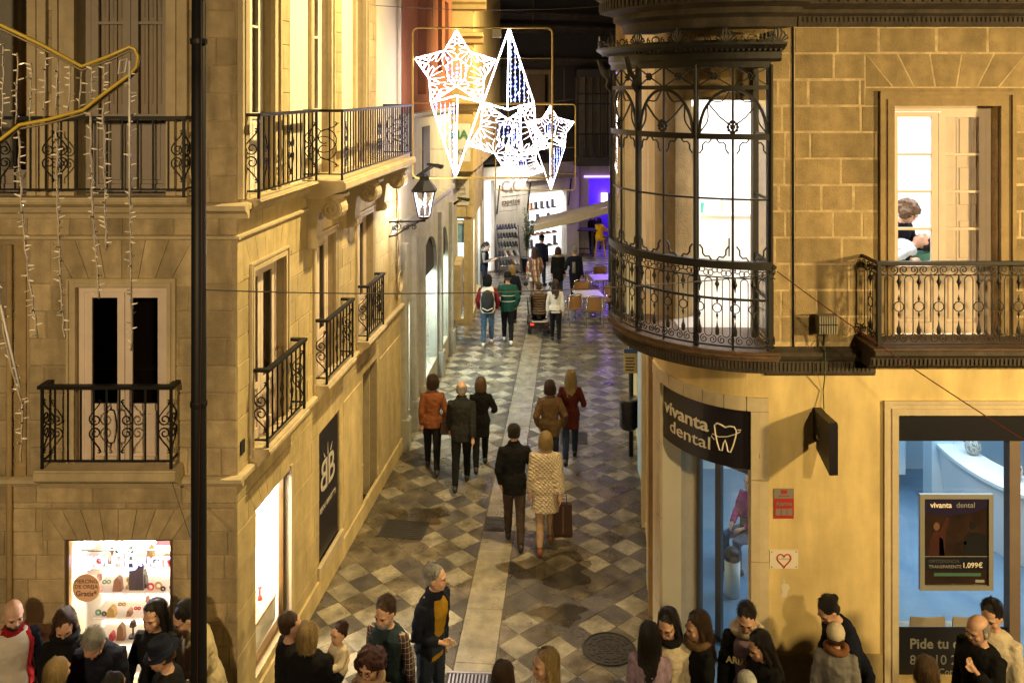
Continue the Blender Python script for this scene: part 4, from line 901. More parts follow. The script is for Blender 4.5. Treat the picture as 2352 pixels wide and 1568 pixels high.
for n_, (a, b_, z0, z1) in enumerate(op2):
    q = MB(F2).box((a-.1, -.9, z0-.1), (b_+.1, -.87, z1)).build('shop_interior', LITG, OB)
    b = MB(F2); b.box((a-.12, -.87, z0-.1), (a-.09, -.3, z1)); b.box((b_+.03, -.87, z0-.1), (b_+.06, -.3, z1)); b.box((a-.1, -.87, z0-.12), (b_+.1, -.02, z0-.1)); b.box((a-.1, -.87, 2.66), (b_+.1, -.3, 2.69)); b.build('display_side', LITG, q)
    MB(F2).box((a, -.06, z0), (b_, -.055, 2.62)).build('shop_pane', GL, OB)
    if n_:    # arched dark head above the lit pane
        m_ = (a+b_)/2; hw = (b_-a)/2; zt = z1-min(hw, .75)
        top = [(m_+hw*math.cos(math.pi*k/12), zt+(z1-zt)*math.sin(math.pi*k/12)) for k in range(13)]
        MB(F2).prism([(b_, z1+.001), (a, z1+.001)]+[(a, zt)]+top[::-1][1:-1]+[(b_, zt)], -.25, -.001).build('arch_spandrel', GREYM, OB)
        MB(F2).box((a, -.12, 2.62), (b_, -.08, z1)).build('arch_head', DARK, OB)
    room_light('shop_lamp', OB, tuple(F2 @ Vector(((a+b_)/2, -.45, 2.6))), (.3, (b_-a)*.8), 120*(b_-a), (.86, 1, .93))
# small corner shop with stone fascia
CS = thing('corner_shop', 'small shop with pale stone fascia and lit glass front, behind the lantern', 'building', (-1.7, 25.3, 0))
F3 = frame((-1.9, 25.3, 0), (1, 0, 0), (0, -1, 0)); F3b = frame((-1.15, 25.3, 0), (.025, 1, 0), (1, -.025, 0))
wall(CS, frame((-1.6, 22.85, 0), (0, 1, 0), (1, 0, 0)), 0, 2.5, 0, 5.2, [], GREYM, .3, 0, 'side_wall')
wall(CS, F3, -.6, .75, 0, 4.6, [(.28, .7, .15, 3.05)], STONE_SIDE, .25, 0, 'front_wall')
wall(CS, F3b, .0, 4.6, 0, 4.6, [(.3, 1.5, .2, 2.95), (1.8, 4.3, .2, 2.95)], STONE_SIDE, .25, 0, 'street_wall')
ashlar(CS, F3b, .0, 4.6, [3.05, 3.45, 3.85, 4.25, 4.6], .8, [], STONE_SIDE, 31, p0=-.01, p1=.05)
ashlar(CS, F3, .0, .75, [3.1, 3.45, 3.85, 4.25, 4.6], .7, [], STONE_SIDE, 32, p0=-.01, p1=.05)
b = MB(); b.box((-2.6, 26.2, 0), (-2.55, 29.9, 3.1)); b.box((-2.6, 29.9, 0), (-1.2, 29.95, 3.1)); b.build('shop_interior', mat('pale_teal_interior', (.5, .66, .68), .7, .05), CS); MB().box((-2.6, 25.4, 3.1), (-1.2, 29.9, 3.13)).build('shop_ceiling', WHITEW, CS)
room_light('shop_lamp', CS, (-1.8, 27.5, 3.05), (.8, 3.2), 240, (.93, 1, 1))
for fr, a, b_ in ((F3, .28, .7), (F3b, .3, 1.5), (F3b, 1.8, 4.3)):
    MB(fr).box((a, -.08, .2), (b_, -.075, 2.95)).build('shop_pane', GL, CS)
    b = MB(fr); b.box((a, -.11, .15), (a+.04, -.04, 3.0)); b.box((b_-.04, -.11, .15), (b_, -.04, 3.0)); b.box((a+.04, -.11, 2.9), (b_-.04, -.04, 3.0)); b.build('window_frame', WHITE, CS)
sg2 = MB(F3).box((.1, .05, 3.45), (.65, .08, 4.25)).build('shop_sign', mat('cream_sign', (.55, .5, .4), .6, .05), CS)
MB(F3).tube([(.375+.17*math.cos(k*.35), .085, 3.9+.17*math.sin(k*.35)) for k in range(18)], .012, 4, True).build('sign_ring', DIM, sg2)
text('Angela', tm(F3, .375, .083, 3.92), .13, BLACK, sg2, shear=.3); text('TOPOS', tm(F3, .45, .083, 3.78), .07, BLACK, sg2); MB(F3).tube([(.17+k*.021, .084, 3.56+.012*math.sin(k*2.1)) for k in range(20)], .006, 4).build('sign_scribble', BLACK, sg2)
mb_ = MB().box((-1.56, 23.1, .7), (-1.36, 24.3, 2.15)).build('display_cabinet', STONE_SIDE, CS); MB().box((-1.36, 23.15, .8), (-1.35, 24.25, 2.05)).build('poster', mat('cabinet_poster', (.35, .3, .25), .5, .5, 8), mb_)
q = MB(F3).box((.3, -.07, .5), (.68, -.065, 1.2)).build('window_poster', BLACK, CS); MB(F3).tube([(.48+.1*math.cos(k*.5), -.06, .85+.16*math.sin(k*.5)) for k in range(13)], .014, 4, True).build('poster_ring', WHITE, q)
MB(F3).box((.32, -.07, 1.4), (.66, -.065, 1.9)).build('window_poster', WHITE, CS); MB(F3).box((.32, -.07, 2.35), (.68, -.066, 2.9)).build('window_poster', mat('blue_poster', (.2, .4, .55), .5, .4, 9), CS)
# debris and dry plants on the flat roof of that shop
rg = random.Random(8); b = MB()
for k in range(150):
    x = rg.uniform(-1.8, -1.15); y = rg.uniform(25.4, 29.5); a = rg.uniform(0, 6.28); l = rg.uniform(.15, .5)
    b.tube([(x, y, 4.62), (x+l*.5*math.cos(a), y+l*.5*math.sin(a), 4.7+rg.uniform(0, .2)), (x+l*math.cos(a), y+l*math.sin(a), 4.62+rg.uniform(0, .15))], .012, 3)
tag(b.build('dry_twigs', mat('dry_twig', (.25, .17, .08), .9, .3)), 'dry twigs lying on the small shop roof', kind='stuff')
MB().box((-2.4, 25.1, 4.6), (-1.05, 30, 4.63)).build('roof', OCHRE, CS)
# ochre house behind, with mouldings
OC = thing('ochre_house', 'ochre house with heavy mouldings between the star lights and the orange wall', 'building', (-2.2, 23.2, 0))
F4 = frame((-3.6, 23.4, 0), (1, 0, 0), (0, -1, 0))
wall(OC, F4, 0, 2.55, 4.6, 11, [(.9, 1.6, 5.0, 7.2)], OCHRE, .3, 0, 'front_wall'); MB(F4).box((.9, -.2, 5.0), (1.6, -.15, 7.2)).build('window', SHUTTER, OC)
for z, p in ((6.2, .2), (8.0, .28), (8.9, .36)): band(OC, F4, 0, 2.55+p, [(0, z), (p*.4, z+.05), (p*.6, z+.16), (p, z+.22), (p, z+.3), (0, z+.34)], OCHRE, 'moulding')
sg3 = MB(F4).box((1.75, .35, 4.9), (2.5, .38, 5.9)).build('shop_sign', mat('green_white_sign', (.6, .6, .5), .6, .05), OC); text('ANA', tm(F4, 2.1, .39, 5.6), .32, mat('green_print', (.05, .2, .06), .6, 0), sg3, bold=.01); text('XX', tm(F4, 2.25, .39, 5.15), .2, BLACK, sg3)
wall(OC, frame((-1.05, 23.4, 0), (.06, 1, 0), (1, -.06, 0)), 0, 10, 4.6, 11, [], OCHRE, .3, 0, 'side_wall')
# shoe shop closing the street
SH = thing('shoe_shop', 'white shoe shop with big lit window closing the street', 'building', (.5, 33.6, 0))
F5 = frame((-1.05, 32.2, 0), (.755, .656, 0), (.656, -.755, 0))
op5 = [(.05, .52, .05, 3.4), (2.25, 4.25, .2, 2.76)]
wall(SH, F5, -.6, 5.0, 0, 3.9, op5, WASH, .25, 0, 'front_wall')
ashlar(SH, F5, .55, 5.0, [.0, .55, 1.1, 1.65, 2.2, 2.75, 3.3, 3.9], 1.3, op5, WASH, 41, gap=.006, p0=-.01, p1=.014, ch=.006, name='facing_slab')
b = MB(F5); b.box((-.2, -1.7, 0), (4.6, -1.65, 3.4)); b.box((-.2, -1.65, 0), (-.15, -.25, 3.4)); b.box((4.55, -1.65, 0), (4.6, -.25, 3.4)); b.build('shop_interior', mat('shoe_shop_white', (.8, .8, .82), .7, .02), SH); MB(F5).box((-.2, -1.7, 3.4), (4.6, -.25, 3.43)).build('shop_ceiling', WHITEW, SH); MB(F5).box((-.2, -1.7, .02), (4.6, -.25, .05)).build('shop_floor', WHITEW, SH)
MB(F5).box((2.25, -.08, .2), (4.25, -.075, 2.76)).build('shop_pane', GL, SH); b = MB(F5)
for a, c in (((2.2, -.1, .15), (2.25, .03, 2.8)), ((4.25, -.1, .15), (4.3, .03, 2.8)), ((2.25, -.1, .15), (4.25, .03, .2)), ((2.25, -.1, 2.76), (4.25, .03, 2.8))): b.box(a, c)
b.build('window_frame', WHITE, SH)
for k in range(2): room_light('shop_lamp', SH, tuple(F5 @ Vector((1.2+2.0*k, -.8, 3.35))), (1.6, .8), 230, (.98, .98, 1))
text('C', tm(F5, 1.05, .03, 3.12), .62, mat('grey_letter', (.17, .14, .13), .6, 0), SH, bold=.006, ext=.01); LG = bpy.data.materials['grey_letter']
text('C', tm(F5, 1.6, .03, 3.12), .62, LG, SH, bold=.006, ext=.01); text('&', tm(F5, 1.33, .03, 2.98), .3, LG, SH, ext=.01); text('zapatos', tm(F5, 1.32, .03, 2.56), .27, LG, SH, bold=.004, ext=.01, spacing=1.1)
for z in (3.5, 2.75, 2.4): MB(F5).box((.88, .016, z), (1.76, .026, z+.025)).build('sign_rule', LG, SH)
SHOEM = [mat('shoe_'+n, c, .5, .1) for n, c in (('black', (.015, .014, .016)), ('brown', (.16, .05, .025)), ('navy', (.02, .02, .05)), ('tan', (.35, .14, .05)))]
rg = random.Random(12)
for z in (.55, 1.05, 1.55, 2.05):
    MB(F5).box((2.35, -.6, z-.02), (4.15, -.3, z)).build('shelf', WHITEW, SH)
    s = 2.45
    while s < 4.05:
        bt = z > 2 or rg.random() < .2; h = rg.uniform(.3, .4) if bt else .1
        b = MB(F5); b.prism([(s, z), (s+.2, z), (s+.21, z+.05), (s+.1, z+.08), (s+.09, z+h), (s-.01, z+h), (s, z+.05)], -.45, -.36); b.build('display_shoe', rg.choice(SHOEM), SH); s += rg.uniform(.24, .34)
# awning box and arms of the shoe shop
CAN = mat('folded_canvas', (.3, .26, .2), .9, .2, 6)
MB(F5).box((2.05, .0, 3.28), (4.7, .22, 3.45)).build('awning_case', CAN, SH)
for s in (.6, 2.15, 4.35): MB(F5).tube([(s, .05, 2.15), (s, .22, 3.25)], .03, 5).build('awning_arm', BLACK, SH)
for s_, lab in ((.9, 'spotlight over the first letter of the shoe shop sign'), (1.8, 'spotlight over the last letter of the shoe shop sign')):
    flood('sign_spotlight', lab, tuple(F5 @ Vector((s_, 1.1, 4.3))), tuple(F5 @ Vector((s_, 0, 2.2))), 260, (1, .93, .82), 120, 1, .06)
# dark upper floors
UPD = thing('dark_house', 'dark tiled upper storeys above the white shoe shop', 'building', (1.5, 35, 0))
F6 = frame((-1.6, 33.0, 0), (.9, .42, 0), (.42, -.9, 0))
op6 = [(2.6, 3.5, 5.0, 7.4)]
wall(UPD, F6, -2, 9, 3.9, 13, op6, DKB, .4, -.3, 'front_wall')
MB(F6).box((2.6, -.62, 5.0), (3.5, -.58, 7.4)).build('window_shutter', mat('tan_shutter', (.22, .15, .07), .7, .1), UPD); surround(UPD, F6 @ Matrix.Translation((0, -.3, 0)), 2.6, 3.5, 5.0, 7.4, .18, MOULD_R, .06)
for z in (7.7, 9.0, 9.5): band(UPD, F6, -2, 9, [(-.32, z), (-.15, z+.05), (-.02, z+.18), (.05, z+.26), (.05, z+.34), (-.32, z+.38)], CORNICE, 'moulding')
fx = frame((2.5, 35.3, 0), (1, .1, 0), (.1, -1, 0))
gb = MB(fx).box((0, 0, 3.75), (1.9, .7, 4.1)).build('bay_window', DKB, UPD)
MB(fx).box((0, 0, 7.3), (1.9, .75, 7.6)).build('bay_roof', DKB, gb); MB(fx).box((.05, .1, 4.1), (1.85, .14, 7.3)).build('bay_inside', mat('dim_tan', (.12, .1, .06), .8, .3, 2), gb)
for k in range(7): MB(fx).box((.03+k*.3, .62, 4.1), (.08+k*.3, .67, 7.3)).build('bay_post', BLACK, gb)
for z in (5.0, 6.2, 6.6): MB(fx).box((0, .6, z), (1.9, .68, z+.06)).build('bay_rail', BLACK, gb)
for k in range(17): MB(fx).box((.06+k*.11, .66, 4.1), (.085+k*.11, .69, 5.0)).build('bay_baluster', BLACK, gb)
for k in range(5): MB(fx).box((.1+k*.36, .63, 4.1), (.36+k*.36, .635, 7.3)).build('pane', GLD, gb)
# bar with violet light, right of the shoe shop
BA = thing('violet_bar', 'bar front lit in violet at the far right end', 'building', (3.8, 36.6, 0))
F7 = frame((2.6, 36.2, 0), (1, .05, 0), (.05, -1, 0))
wall(BA, F7, 0, 4, 0, 4.3, [(.6, 2.4, .0, 3.1)], WASH, .3, 0, 'front_wall')
VIO = mat('violet_room', (.12, .06, .35), .7, .2, 3)
b = MB(F7); b.box((.2, -2.6, 0), (3.2, -2.55, 3.3)); b.box((.2, -2.55, 0), (.25, -.3, 3.3)); b.box((3.15, -2.55, 0), (3.2, -.3, 3.3)); b.box((.2, -2.6, 3.3), (3.2, -.3, 3.33)); b.build('bar_interior', VIO, BA)
room_light('violet_lamp', BA, tuple(F7 @ Vector((1.6, -1.2, 3.2))), (1.6, 1.2), 210, (.22, .08, 1))
room_light('violet_lamp', BA, tuple(F7 @ Vector((1.9, .1, 3.05))), (1.0, .1), 60, (.3, .1, 1), tuple(F7 @ Vector((1.2, 5.0, 0))))
MB(F7).box((1.5, -2.5, 1.5), (1.75, -2.4, 2.2)).build('wall_lamp', emat('lilac_lamp', (.75, .6, 1), 8), BA)
MB(F7).box((.4, .0, 3.15), (2.6, .06, 3.22)).build('light_bar', emat('violet_strip', (.5, .3, 1), 3), BA)
for z in (1.0, 1.7): MB(F7).box((.3, -2.5, z), (1.5, -2.2, z+.05)).build('shelf', VIO, BA)
# houses on the right beyond the corner house
RF = thing('stone_house', 'stone house beyond the bay, carrying the awning', 'building', (3.1, 27, 0))
FRF = frame((3.2, 26.6, 0), (.16, 1, 0), (-1, .16, 0))
wall(RF, FRF, 0, 9.5, 0, 9, [(1.0, 2.2, .1, 2.6), (5, 6.4, .1, 2.6)], STONE_SIDE, .4, 0, 'wall')
wall(RF, frame((3.2, 26.6, 0), (1, 0, 0), (0, -1, 0)), 0, 2, 0, 9, [], STONE, .3, 0, 'end_wall')
for a in (1.0, 5.0): MB(FRF).box((a, -.3, .1), (a+1.3, -.25, 2.6)).build('door', DARK, RF)
MB().tube([(3.02, 26.9, 0), (3.02, 26.9, 3.6)], .05, 8).build('downpipe', BLACK, RF)
AWN = thing('awning', 'pale canvas awning stretched over the cafe tables', 'awning', (3.1, 29.5, 0))
b = MB(); n = 8
ra = [(3.25, 28.2, 3.05), (3.45, 29.9, 3.05)]; rb = [(.72, 28.5, 2.38), (.9, 30.2, 2.38)]
vs = []
for i in range(n+1):
    u = i/n
    for k in range(7):
        v = k/6; a = Vector(ra[0]).lerp(Vector(ra[1]), v); c = Vector(rb[0]).lerp(Vector(rb[1]), v); p = a.lerp(c, u); p.z -= .03*math.sin(math.pi*u)+.01*math.sin(v*9); vs.append(p)
b.add(vs, [(i*7+k, i*7+k+1, (i+1)*7+k+1, (i+1)*7+k) for i in range(n) for k in range(6)]); b.build('canvas', mat('cream_canvas', (.36, .32, .24), .9, .1, 4), AWN, True)
b = MB(); a, c = Vector(ra[0]), Vector(rb[0]); b.add([a.lerp(c, i/8)+Vector((0, -.01, -.03*math.sin(math.pi*i/8)-d)) for d in (0, .22) for i in range(9)], [(i, i+1, 10+i, 9+i) for i in range(8)]); b.build('valance', bpy.data.materials['cream_canvas'], AWN, True)
MB().tube([rb[0], rb[1]], .03, 6).build('front_bar', STEEL, AWN)
for k in range(2): MB().tube([Vector(ra[k])+Vector((0, 0, -.1)), Vector(ra[k]).lerp(Vector(rb[k]), .5)+Vector((0, .1, -.3)), Vector(rb[k])], .022, 5).build('arm', STEEL, AWN)
# ---------------------------------------------------------------- hanging star lights
LEDW = emat('white_bulb_tube', (1, .9, .97), 24); LEDC = emat('white_bulb_curl', (1, .84, .94), 7)
LEDB = emat('blue_led', (.12, .17, 1), 10); LEDS = emat('pale_led', (.85, .9, 1), 6)
GOLD = mat('yellow_metal_rod', (.5, .36, .1), .45, .15, metal=.5)
TINW = mat('thin_wire', (.05, .045, .04), .6, 0)
K = .002344
def lit_frame(label, loc, rz, br=.0165):
    t = thing('star_light', label, 'star light', loc, rz, 'lit star frames hung over the street'); M = WM[t.name]
    P = lambda x, y, d=0: M @ Vector(((x-642)*K, d, -(y-800)*K))
    rr = 45; fr = []
    for cx, cy, a0 in ((1190-rr, 215+rr, 0), (95+rr, 215+rr, 90), (95+rr, 1390-rr, 180), (1190-rr, 1390-rr, 270)):
        for k in range(5): a = R(a0+k*22.5); fr.append(P(cx+rr*math.cos(a), cy-rr*math.sin(a)))
    MB().tube(fr, .02, 6, True).build('frame', GOLD, t, True)
    for y in (455, 805, 1165): MB().tube([P(95, y), P(1190, y)], .006, 4).build('frame_bar', GOLD, t)
    for x in (440, 845): MB().tube([P(x, 215), P(x, 1390)], .006, 4).build('frame_bar', GOLD, t)
    MB().box(tuple(P(720, 290, -.05)-Vector((0, 0, 0))), tuple(P(790, 225, .05))).build('junction_box', mat('grey_box', (.35, .35, .3), .6, .1), t)
    star = [(440, 235), (545, 405), (745, 465), (655, 610), (635, 800), (440, 668), (240, 800), (225, 610), (115, 455), (345, 395)]
    ctr = (440, 545); rg = random.Random(3)
    for fl in (1, -1):
        Q = (lambda x, y, d=0: P(x, y, d)) if fl == 1 else (lambda x, y, d=0: P(1284-x, 1600-y, d))
        def beads(pts, name, par):
            b = MB(); N_ = len(pts)
            for i in range(N_):
                a_, c_ = pts[i], pts[(i+1) % N_]; m_ = max(1, int((c_-a_).length/.04))
                for k in range(m_): b.ball(tuple(a_.lerp(c_, (k+.5)/m_)+Vector((0, rg.uniform(-.01, .01), rg.uniform(-.004, .004)))), br, n=6, m=4)
            return b.build(name, LEDW, par, True, kind='stuff')
        st = MB().tube([Q(*p) for p in star], .007, 6, True).build('star_outline', LEDC, t, True); beads([Q(*p) for p in star], 'bulbs', st)
        for i in range(5):
            tip = Vector(star[(0, 2, 4, 6, 8)[i]]); a = Vector(star[((0, 2, 4, 6, 8)[i]+1) % 10]); b_ = Vector(star[((0, 2, 4, 6, 8)[i]-1) % 10]); c = Vector(ctr)
            lp = []
            md = tip.lerp((a+b_)/2, .42); ax = (tip-md)*.55; sx = Vector((-ax.y, ax.x))*.45
            for k in range(12): q = md+ax*math.cos(k*.524)*.9+sx*math.sin(k*.524); lp.append(Q(q.x, q.y))
            MB().tube(lp, .008, 5, True).build('light_loop', LEDC, st)
            for e0 in (a, b_):       # U-shaped loops growing inwards from both edges of the arm
                ed = (tip-e0); inn_ = ((a+b_)/2-e0).normalized(); tg = ed.normalized()
                for f in (.08, .33, .56):
                    p0 = e0.lerp(tip, f); dp = ((a+b_)/2-e0).length*(1-f)*.82; w_ = tg*ed.length*.085; q_ = [p0-w_, p0-w_+inn_*dp*.6, p0-w_*.5+inn_*dp*.95, p0+w_*.5+inn_*dp*.95, p0+w_+inn_*dp*.6, p0+w_]
                    MB().tube([Q(p.x, p.y) for p in q_], .005, 5).build('light_loop', LEDC, st)
            p0 = a.lerp(c, .12)
            for f in (-1.1, -.4, .4, 1.1):
                d = (a-c); n_ = Vector((-d.y, d.x)).normalized()*26*f; p1 = c.lerp(a, .48)
                MB().tube([Q(p0.x+n_.x, p0.y+n_.y), Q((p0.x+p1.x)/2+n_.x*2, (p0.y+p1.y)/2+n_.y*2), Q(p1.x+n_.x*2.4, p1.y+n_.y*2.4)], .005, 5).build('light_hook', LEDC, st)
        pent = [(440+95*math.sin(k*1.2566), 545-100*math.cos(k*1.2566)) for k in range(5)]
        MB().tube([Q(*p) for p in pent], .007, 5, True).build('light_loop', LEDC, st)
        tail = [(240, 800), (440, 745), (635, 800), (432, 1385)]
        tl = MB().tube([Q(*p) for p in tail], .007, 6, True).build('tail_outline', LEDC, t, True); beads([Q(*p) for p in tail], 'bulbs', tl); MB().tube([Q(446, 755), Q(436, 1340)], .011, 6).build('tail_rib', LEDW, tl)
        for zone, n in (((370, 510, 450, 640), 5), ((280, 420, 800, 1300), 5)):
            for k in range(n):
                x = zone[0]+(zone[1]-zone[0])*k/(n-1); y0, y1 = zone[2], zone[3]
                if y1 > 1000: y1 = 800+(1385-800)*min(1, max(.08, (x-240)/195))-20
                s_ = MB().tube([Q(x, y0), Q(x, y1)], .0022, 4).build('led_string', LEDS, t)
                y = y0+rg.uniform(5, 25)
                while y < y1:
                    b = MB(); big = rg.random() < .45; b.ball(tuple(Q(x+rg.uniform(-6, 6), y, -.01)), .026 if big else .015, n=6, m=4); b.build('led', LEDB if rg.random() < .7 else LEDS, s_); y += rg.uniform(22, 48)
    for x in (250, 1040): MB().tube([P(x, 215), P(x, -250)], .006, 4).build('hanging_wire', TINW, t)
    return t
lit_frame('large lit frame with two white stars, hung nearest over the street', (-.544, 16, 6.56), 0)
lit_frame('smaller-looking lit star frame hanging further down the street', (.756, 28, 4.95), math.pi, .012)
# unlit star tip close to the window, strings of bulbs hanging from it
t = thing('star_light', 'unlit yellow-edged star tip with hanging bulb strings, close at upper left', 'star light', at(160, 200, 5))
Y5 = 5.0; YEL = mat('yellow_rope_tube', (.42, .3, .03), .35, .15, 9); RODD = mat('dull_rod', (.2, .16, .1), .5, .2, metal=.4); CLB = mat('clear_bulb', (.8, .74, .62), .12, .2, 30, spec=.8); CLC = mat('clear_cable', (.36, .31, .22), .4, .25, 30); ROPEW = mat('white_rope_tube', (.6, .57, .52), .4, .1)
out = [(-120, -10), (0, 57), (100, 105), (188, 153), (250, 130), (298, 108), (310, 113), (318, 130), (314, 155), (298, 172), (240, 215), (192, 253), (110, 275), (45, 287), (0, 322), (-60, 372)]
MB().tube([at(x, y, Y5) for x, y in out], .011, 8).build('rim_tube', YEL, t, True)
MB().tube([at(x, y+9, Y5+.02) for x, y in out], .007, 6).build('rim_rod', RODD, t, True)
rg = random.Random(9)
def bulb_string(x0, y0, x1, y1, wob, step, parent, thick=.0045):
    n = max(4, int((y1-y0)/22)); pts = []
    for k in range(n+1): u = k/n; pts.append(at(x0+(x1-x0)*u*u+rg.uniform(-wob, wob), y0+(y1-y0)*u, Y5+rg.uniform(-.01, .01)))
    s_ = MB().tube(pts, thick, 5).build('bulb_string', CLC, parent, True)
    for k in range(n*2):
        p = pts[k//2].lerp(pts[k//2+1], .5*(k % 2)+.2)
        if rg.random() < .85:
            a = rg.uniform(0, 6.28); d = Vector((math.cos(a), math.sin(a), rg.uniform(-.2, .5)))*.036
            MB().tube([p, p+d*.4, p+d], [.004, .0052, .003], 5).build('bulb', CLB, s_)
for x0, y0, y1 in ((8, 100, 300), (40, 122, 285), (72, 145, 278), (104, 118, 270), (132, 135, 262), (160, 150, 255), (186, 165, 250), (212, 155, 232), (240, 145, 210)): bulb_string(x0, y0, x0-4, y1, 1.5, 20, t, .005)
for x0, y0, x1, y1 in ((44, 300, 88, 775), (130, 285, 148, 775), (208, 258, 228, 685), (238, 235, 246, 575), (298, 165, 302, 805), (-2, 640, 52, 925), (50, 920, 48, 1060)): bulb_string(x0, y0, x1, y1, 2.2, 20, t, .0065)
MB().tube([at(298, 140, Y5-.01), at(298, 470, Y5-.01)], .0065, 6).build('rope_tube', ROPEW, t, True); MB().tube([at(2, 700, Y5-.01), at(24, 800, Y5-.01), at(46, 890, Y5-.01)], .0065, 6).build('rope_tube', ROPEW, t, True)
MB().tube([at(272, 170, Y5), at(276, 140, Y5), at(292, 135, Y5), at(287, 165, Y5)], .005, 5, True).build('clip', ROPEW, t)
# tall black post in the foreground and cables
t = thing('black_post', 'tall black post in the left foreground', 'post', (-2.77, 7.7, 0))
MB().lathe([(.1, 0), (.1, .1), (.072, .2), (.067, 3), (.058, 9.4), (.0, 9.42)], 16, (-2.77, 7.7, 0)).build('shaft', IRON, t, True)
for z in (1.6, 4.0, 7.2): MB().lathe([(.072, z), (.074, z+.01), (.074, z+.04), (.072, z+.05)], 16, (-2.77, 7.7, 0)).build('band', IRON, t)
MB().tube([(-2.73, 7.64, 9), (-2.72, 7.635, 5), (-2.74, 7.625, 3.4), (-2.755, 7.62, 1.5)], .002, 4).build('cable', mat('red_wire', (.1, .012, .01), .5, 0), t)
def cable(label, a, b, sag, r=.006, m_=None, n=14):
    a, b = Vector(a), Vector(b); pts = []
    for k in range(n+1): u = k/n; p = a.lerp(b, u); p.z -= sag*4*u*(1-u); pts.append(p)
    o = MB().tube(pts, r, 5).build('cable', m_ or TINW); tag(o, label, 'cable')
cable('thin black cable strung from the post across the street to the bay', (-2.71, 7.7, 5.03), (2.75, 9.15, 4.86), .1)
cable('dark cable running down from the bay past the right balcony', (2.8, 9.2, 4.88), (4.75, 8.1, 3.55), .04, .006, mat('dark_red_wire', (.09, .015, .01), .5, .3))
cable('thin cable sagging from the balcony foot to the post', at(392, 1095, 8.9), (-2.8, 7.75, 2.65), .02, .004)
for k, (a, b_) in enumerate((((-2.3, 14.5, 8.2), (2.3, 16.2, 8.4)), ((-1.1, 27.8, 6.3), (2.6, 28.2, 6.6)))): cable(('wire carrying the nearest lit star frame', 'wire carrying the far lit star frame')[k], a, b_, .1, .006)
# wall lantern on its bracket
lx, ly = -1.55, 15.4; t = thing('wall_lantern', 'lit iron wall lantern on a scrolled bracket, left wall of the street', 'lantern', (lx, ly, 4.5))
def hexr(r, z, n=6): return [(lx+r*math.cos(R(60*k+30)), ly+r*math.sin(R(60*k+30)), z) for k in range(n)]
b = MB(); b.loft([hexr(.245, 5.0), hexr(.25, 5.03), hexr(.13, 5.17), hexr(.1, 5.2), hexr(.09, 5.27), hexr(.03, 5.32)]); b.build('lantern_roof', IRON, t)
b = MB(); b.loft([hexr(.03, 4.5), hexr(.1, 4.53), hexr(.12, 4.56)]); b.build('lantern_base', IRON, t)
TUBEV = emat('violet_white_tube', (.8, .7, 1), 3)
for k in range(6):
    p, q = Vector(hexr(.12, 4.56)[k]), Vector(hexr(.21, 5.0)[k]); p2, q2 = Vector(hexr(.12, 4.56)[(k+1) % 6]), Vector(hexr(.21, 5.0)[(k+1) % 6])
    MB().tube([p, q], .011, 4).build('lantern_bar', IRON, t); MB().add([p, p2, q2, q], [(0, 1, 2, 3)]).build('lantern_pane', GL, t)
    c_ = Vector((lx, ly, 4.8)); MB().tube([p.lerp(c_, .12), q.lerp(c_, .12)], .008, 5).build('lamp_tube', TUBEV, t)
ld = bpy.data.lights.new('lantern_light', 'POINT'); ld.energy = 130; ld.color = (1, .9, .8); ld.shadow_soft_size = .1
lo = bpy.data.objects.new('lantern_light', ld); col.objects.link(lo); lo.parent = t; lo.location = (0, 0, .3)
wx = left_wall_x(15.4)
MB().tube([(wx, 15.4, 4.46), (lx+.02, ly, 4.48)], .018, 6).build('bracket_arm', IRON, t)
MB().tube([(wx, 15.4, 4.2), (wx+.12, 15.4, 4.22), (wx+.35, 15.4, 4.38), (lx-.1, ly, 4.46)], .014, 5).build('bracket_brace', IRON, t)
for cx_, r_ in ((.14, .08), (.3, .06), (.44, .05)): MB().tube([(wx+cx_+a, 15.4, 4.37+b_) for a, b_ in spiral(0, 0, r_, .015, 90, -420, 14)], .009, 4).build('bracket_scroll', IRON, t)
for x, y, Y, lab in ((980, 382, 16.9, 'folded black spotlight arm high on the left wall'), (1050, 458, 22.6, 'black spotlight arm over the small shop sign')):
    p = at(x, y, Y); t = thing('spotlight_arm', lab, 'spotlight', tuple(p))
    MB().tube([p+Vector((-.28, .1, -.25)), p+Vector((.1, 0, .02))], .02, 5).build('arm', BLACK, t); MB().tube([p+Vector((-.2, .1, -.22)), p+Vector((.22, -.05, .05))], .014, 5).build('stay', BLACK, t); MB().tube([p+Vector((.02, 0, .04)), p+Vector((.3, -.12, .0))], [.05, .09], 8, sq=.5).build('head', BLACK, t)
# ---------------------------------------------------------------- things on the right wall
t = thing('hanging_sign', 'black box sign projecting from the yellow wall', 'sign', (3.36, 9.3, 3))
b = MB(); b.prism([(0, 0), (0, 0)], 0, 0) if 0 else None
b = MB(frame((3.31, 9.6, 0), (0, -1, 0), (1, 0, 0))); b.prism([(.12, 3.3), (.5, 3.32), (.52, 3.3), (.52, 2.78), (.12, 2.9)], 0, .09); b.build('box', NAVY, t)
MB(FR).box((.53, 0, 2.95), (.62, .12, 3.3)).build('wall_bracket', BLACK, t)
MB(frame((3.305, 9.6, 0), (0, -1, 0), (1, 0, 0))).tube([(.2+.05*math.cos(a*.4+3.5), 0, 3.07+.04*math.sin(a*.4+3.5)) for a in range(6)], .006, 4).build('smile_mark', CREAML, t)
MB(frame((3.305, 9.6, 0), (0, -1, 0), (1, 0, 0))).ball((.2, 0, 3.18), .008, n=6, m=4).build('dot_mark', CREAML, t)
t = thing('alarm_plate', 'red and grey alarm company plate on the yellow wall', 'sign', (3.0, 9.59, 2.2)); M_ = FR @ Matrix.Translation((.095, .004, 2.08))
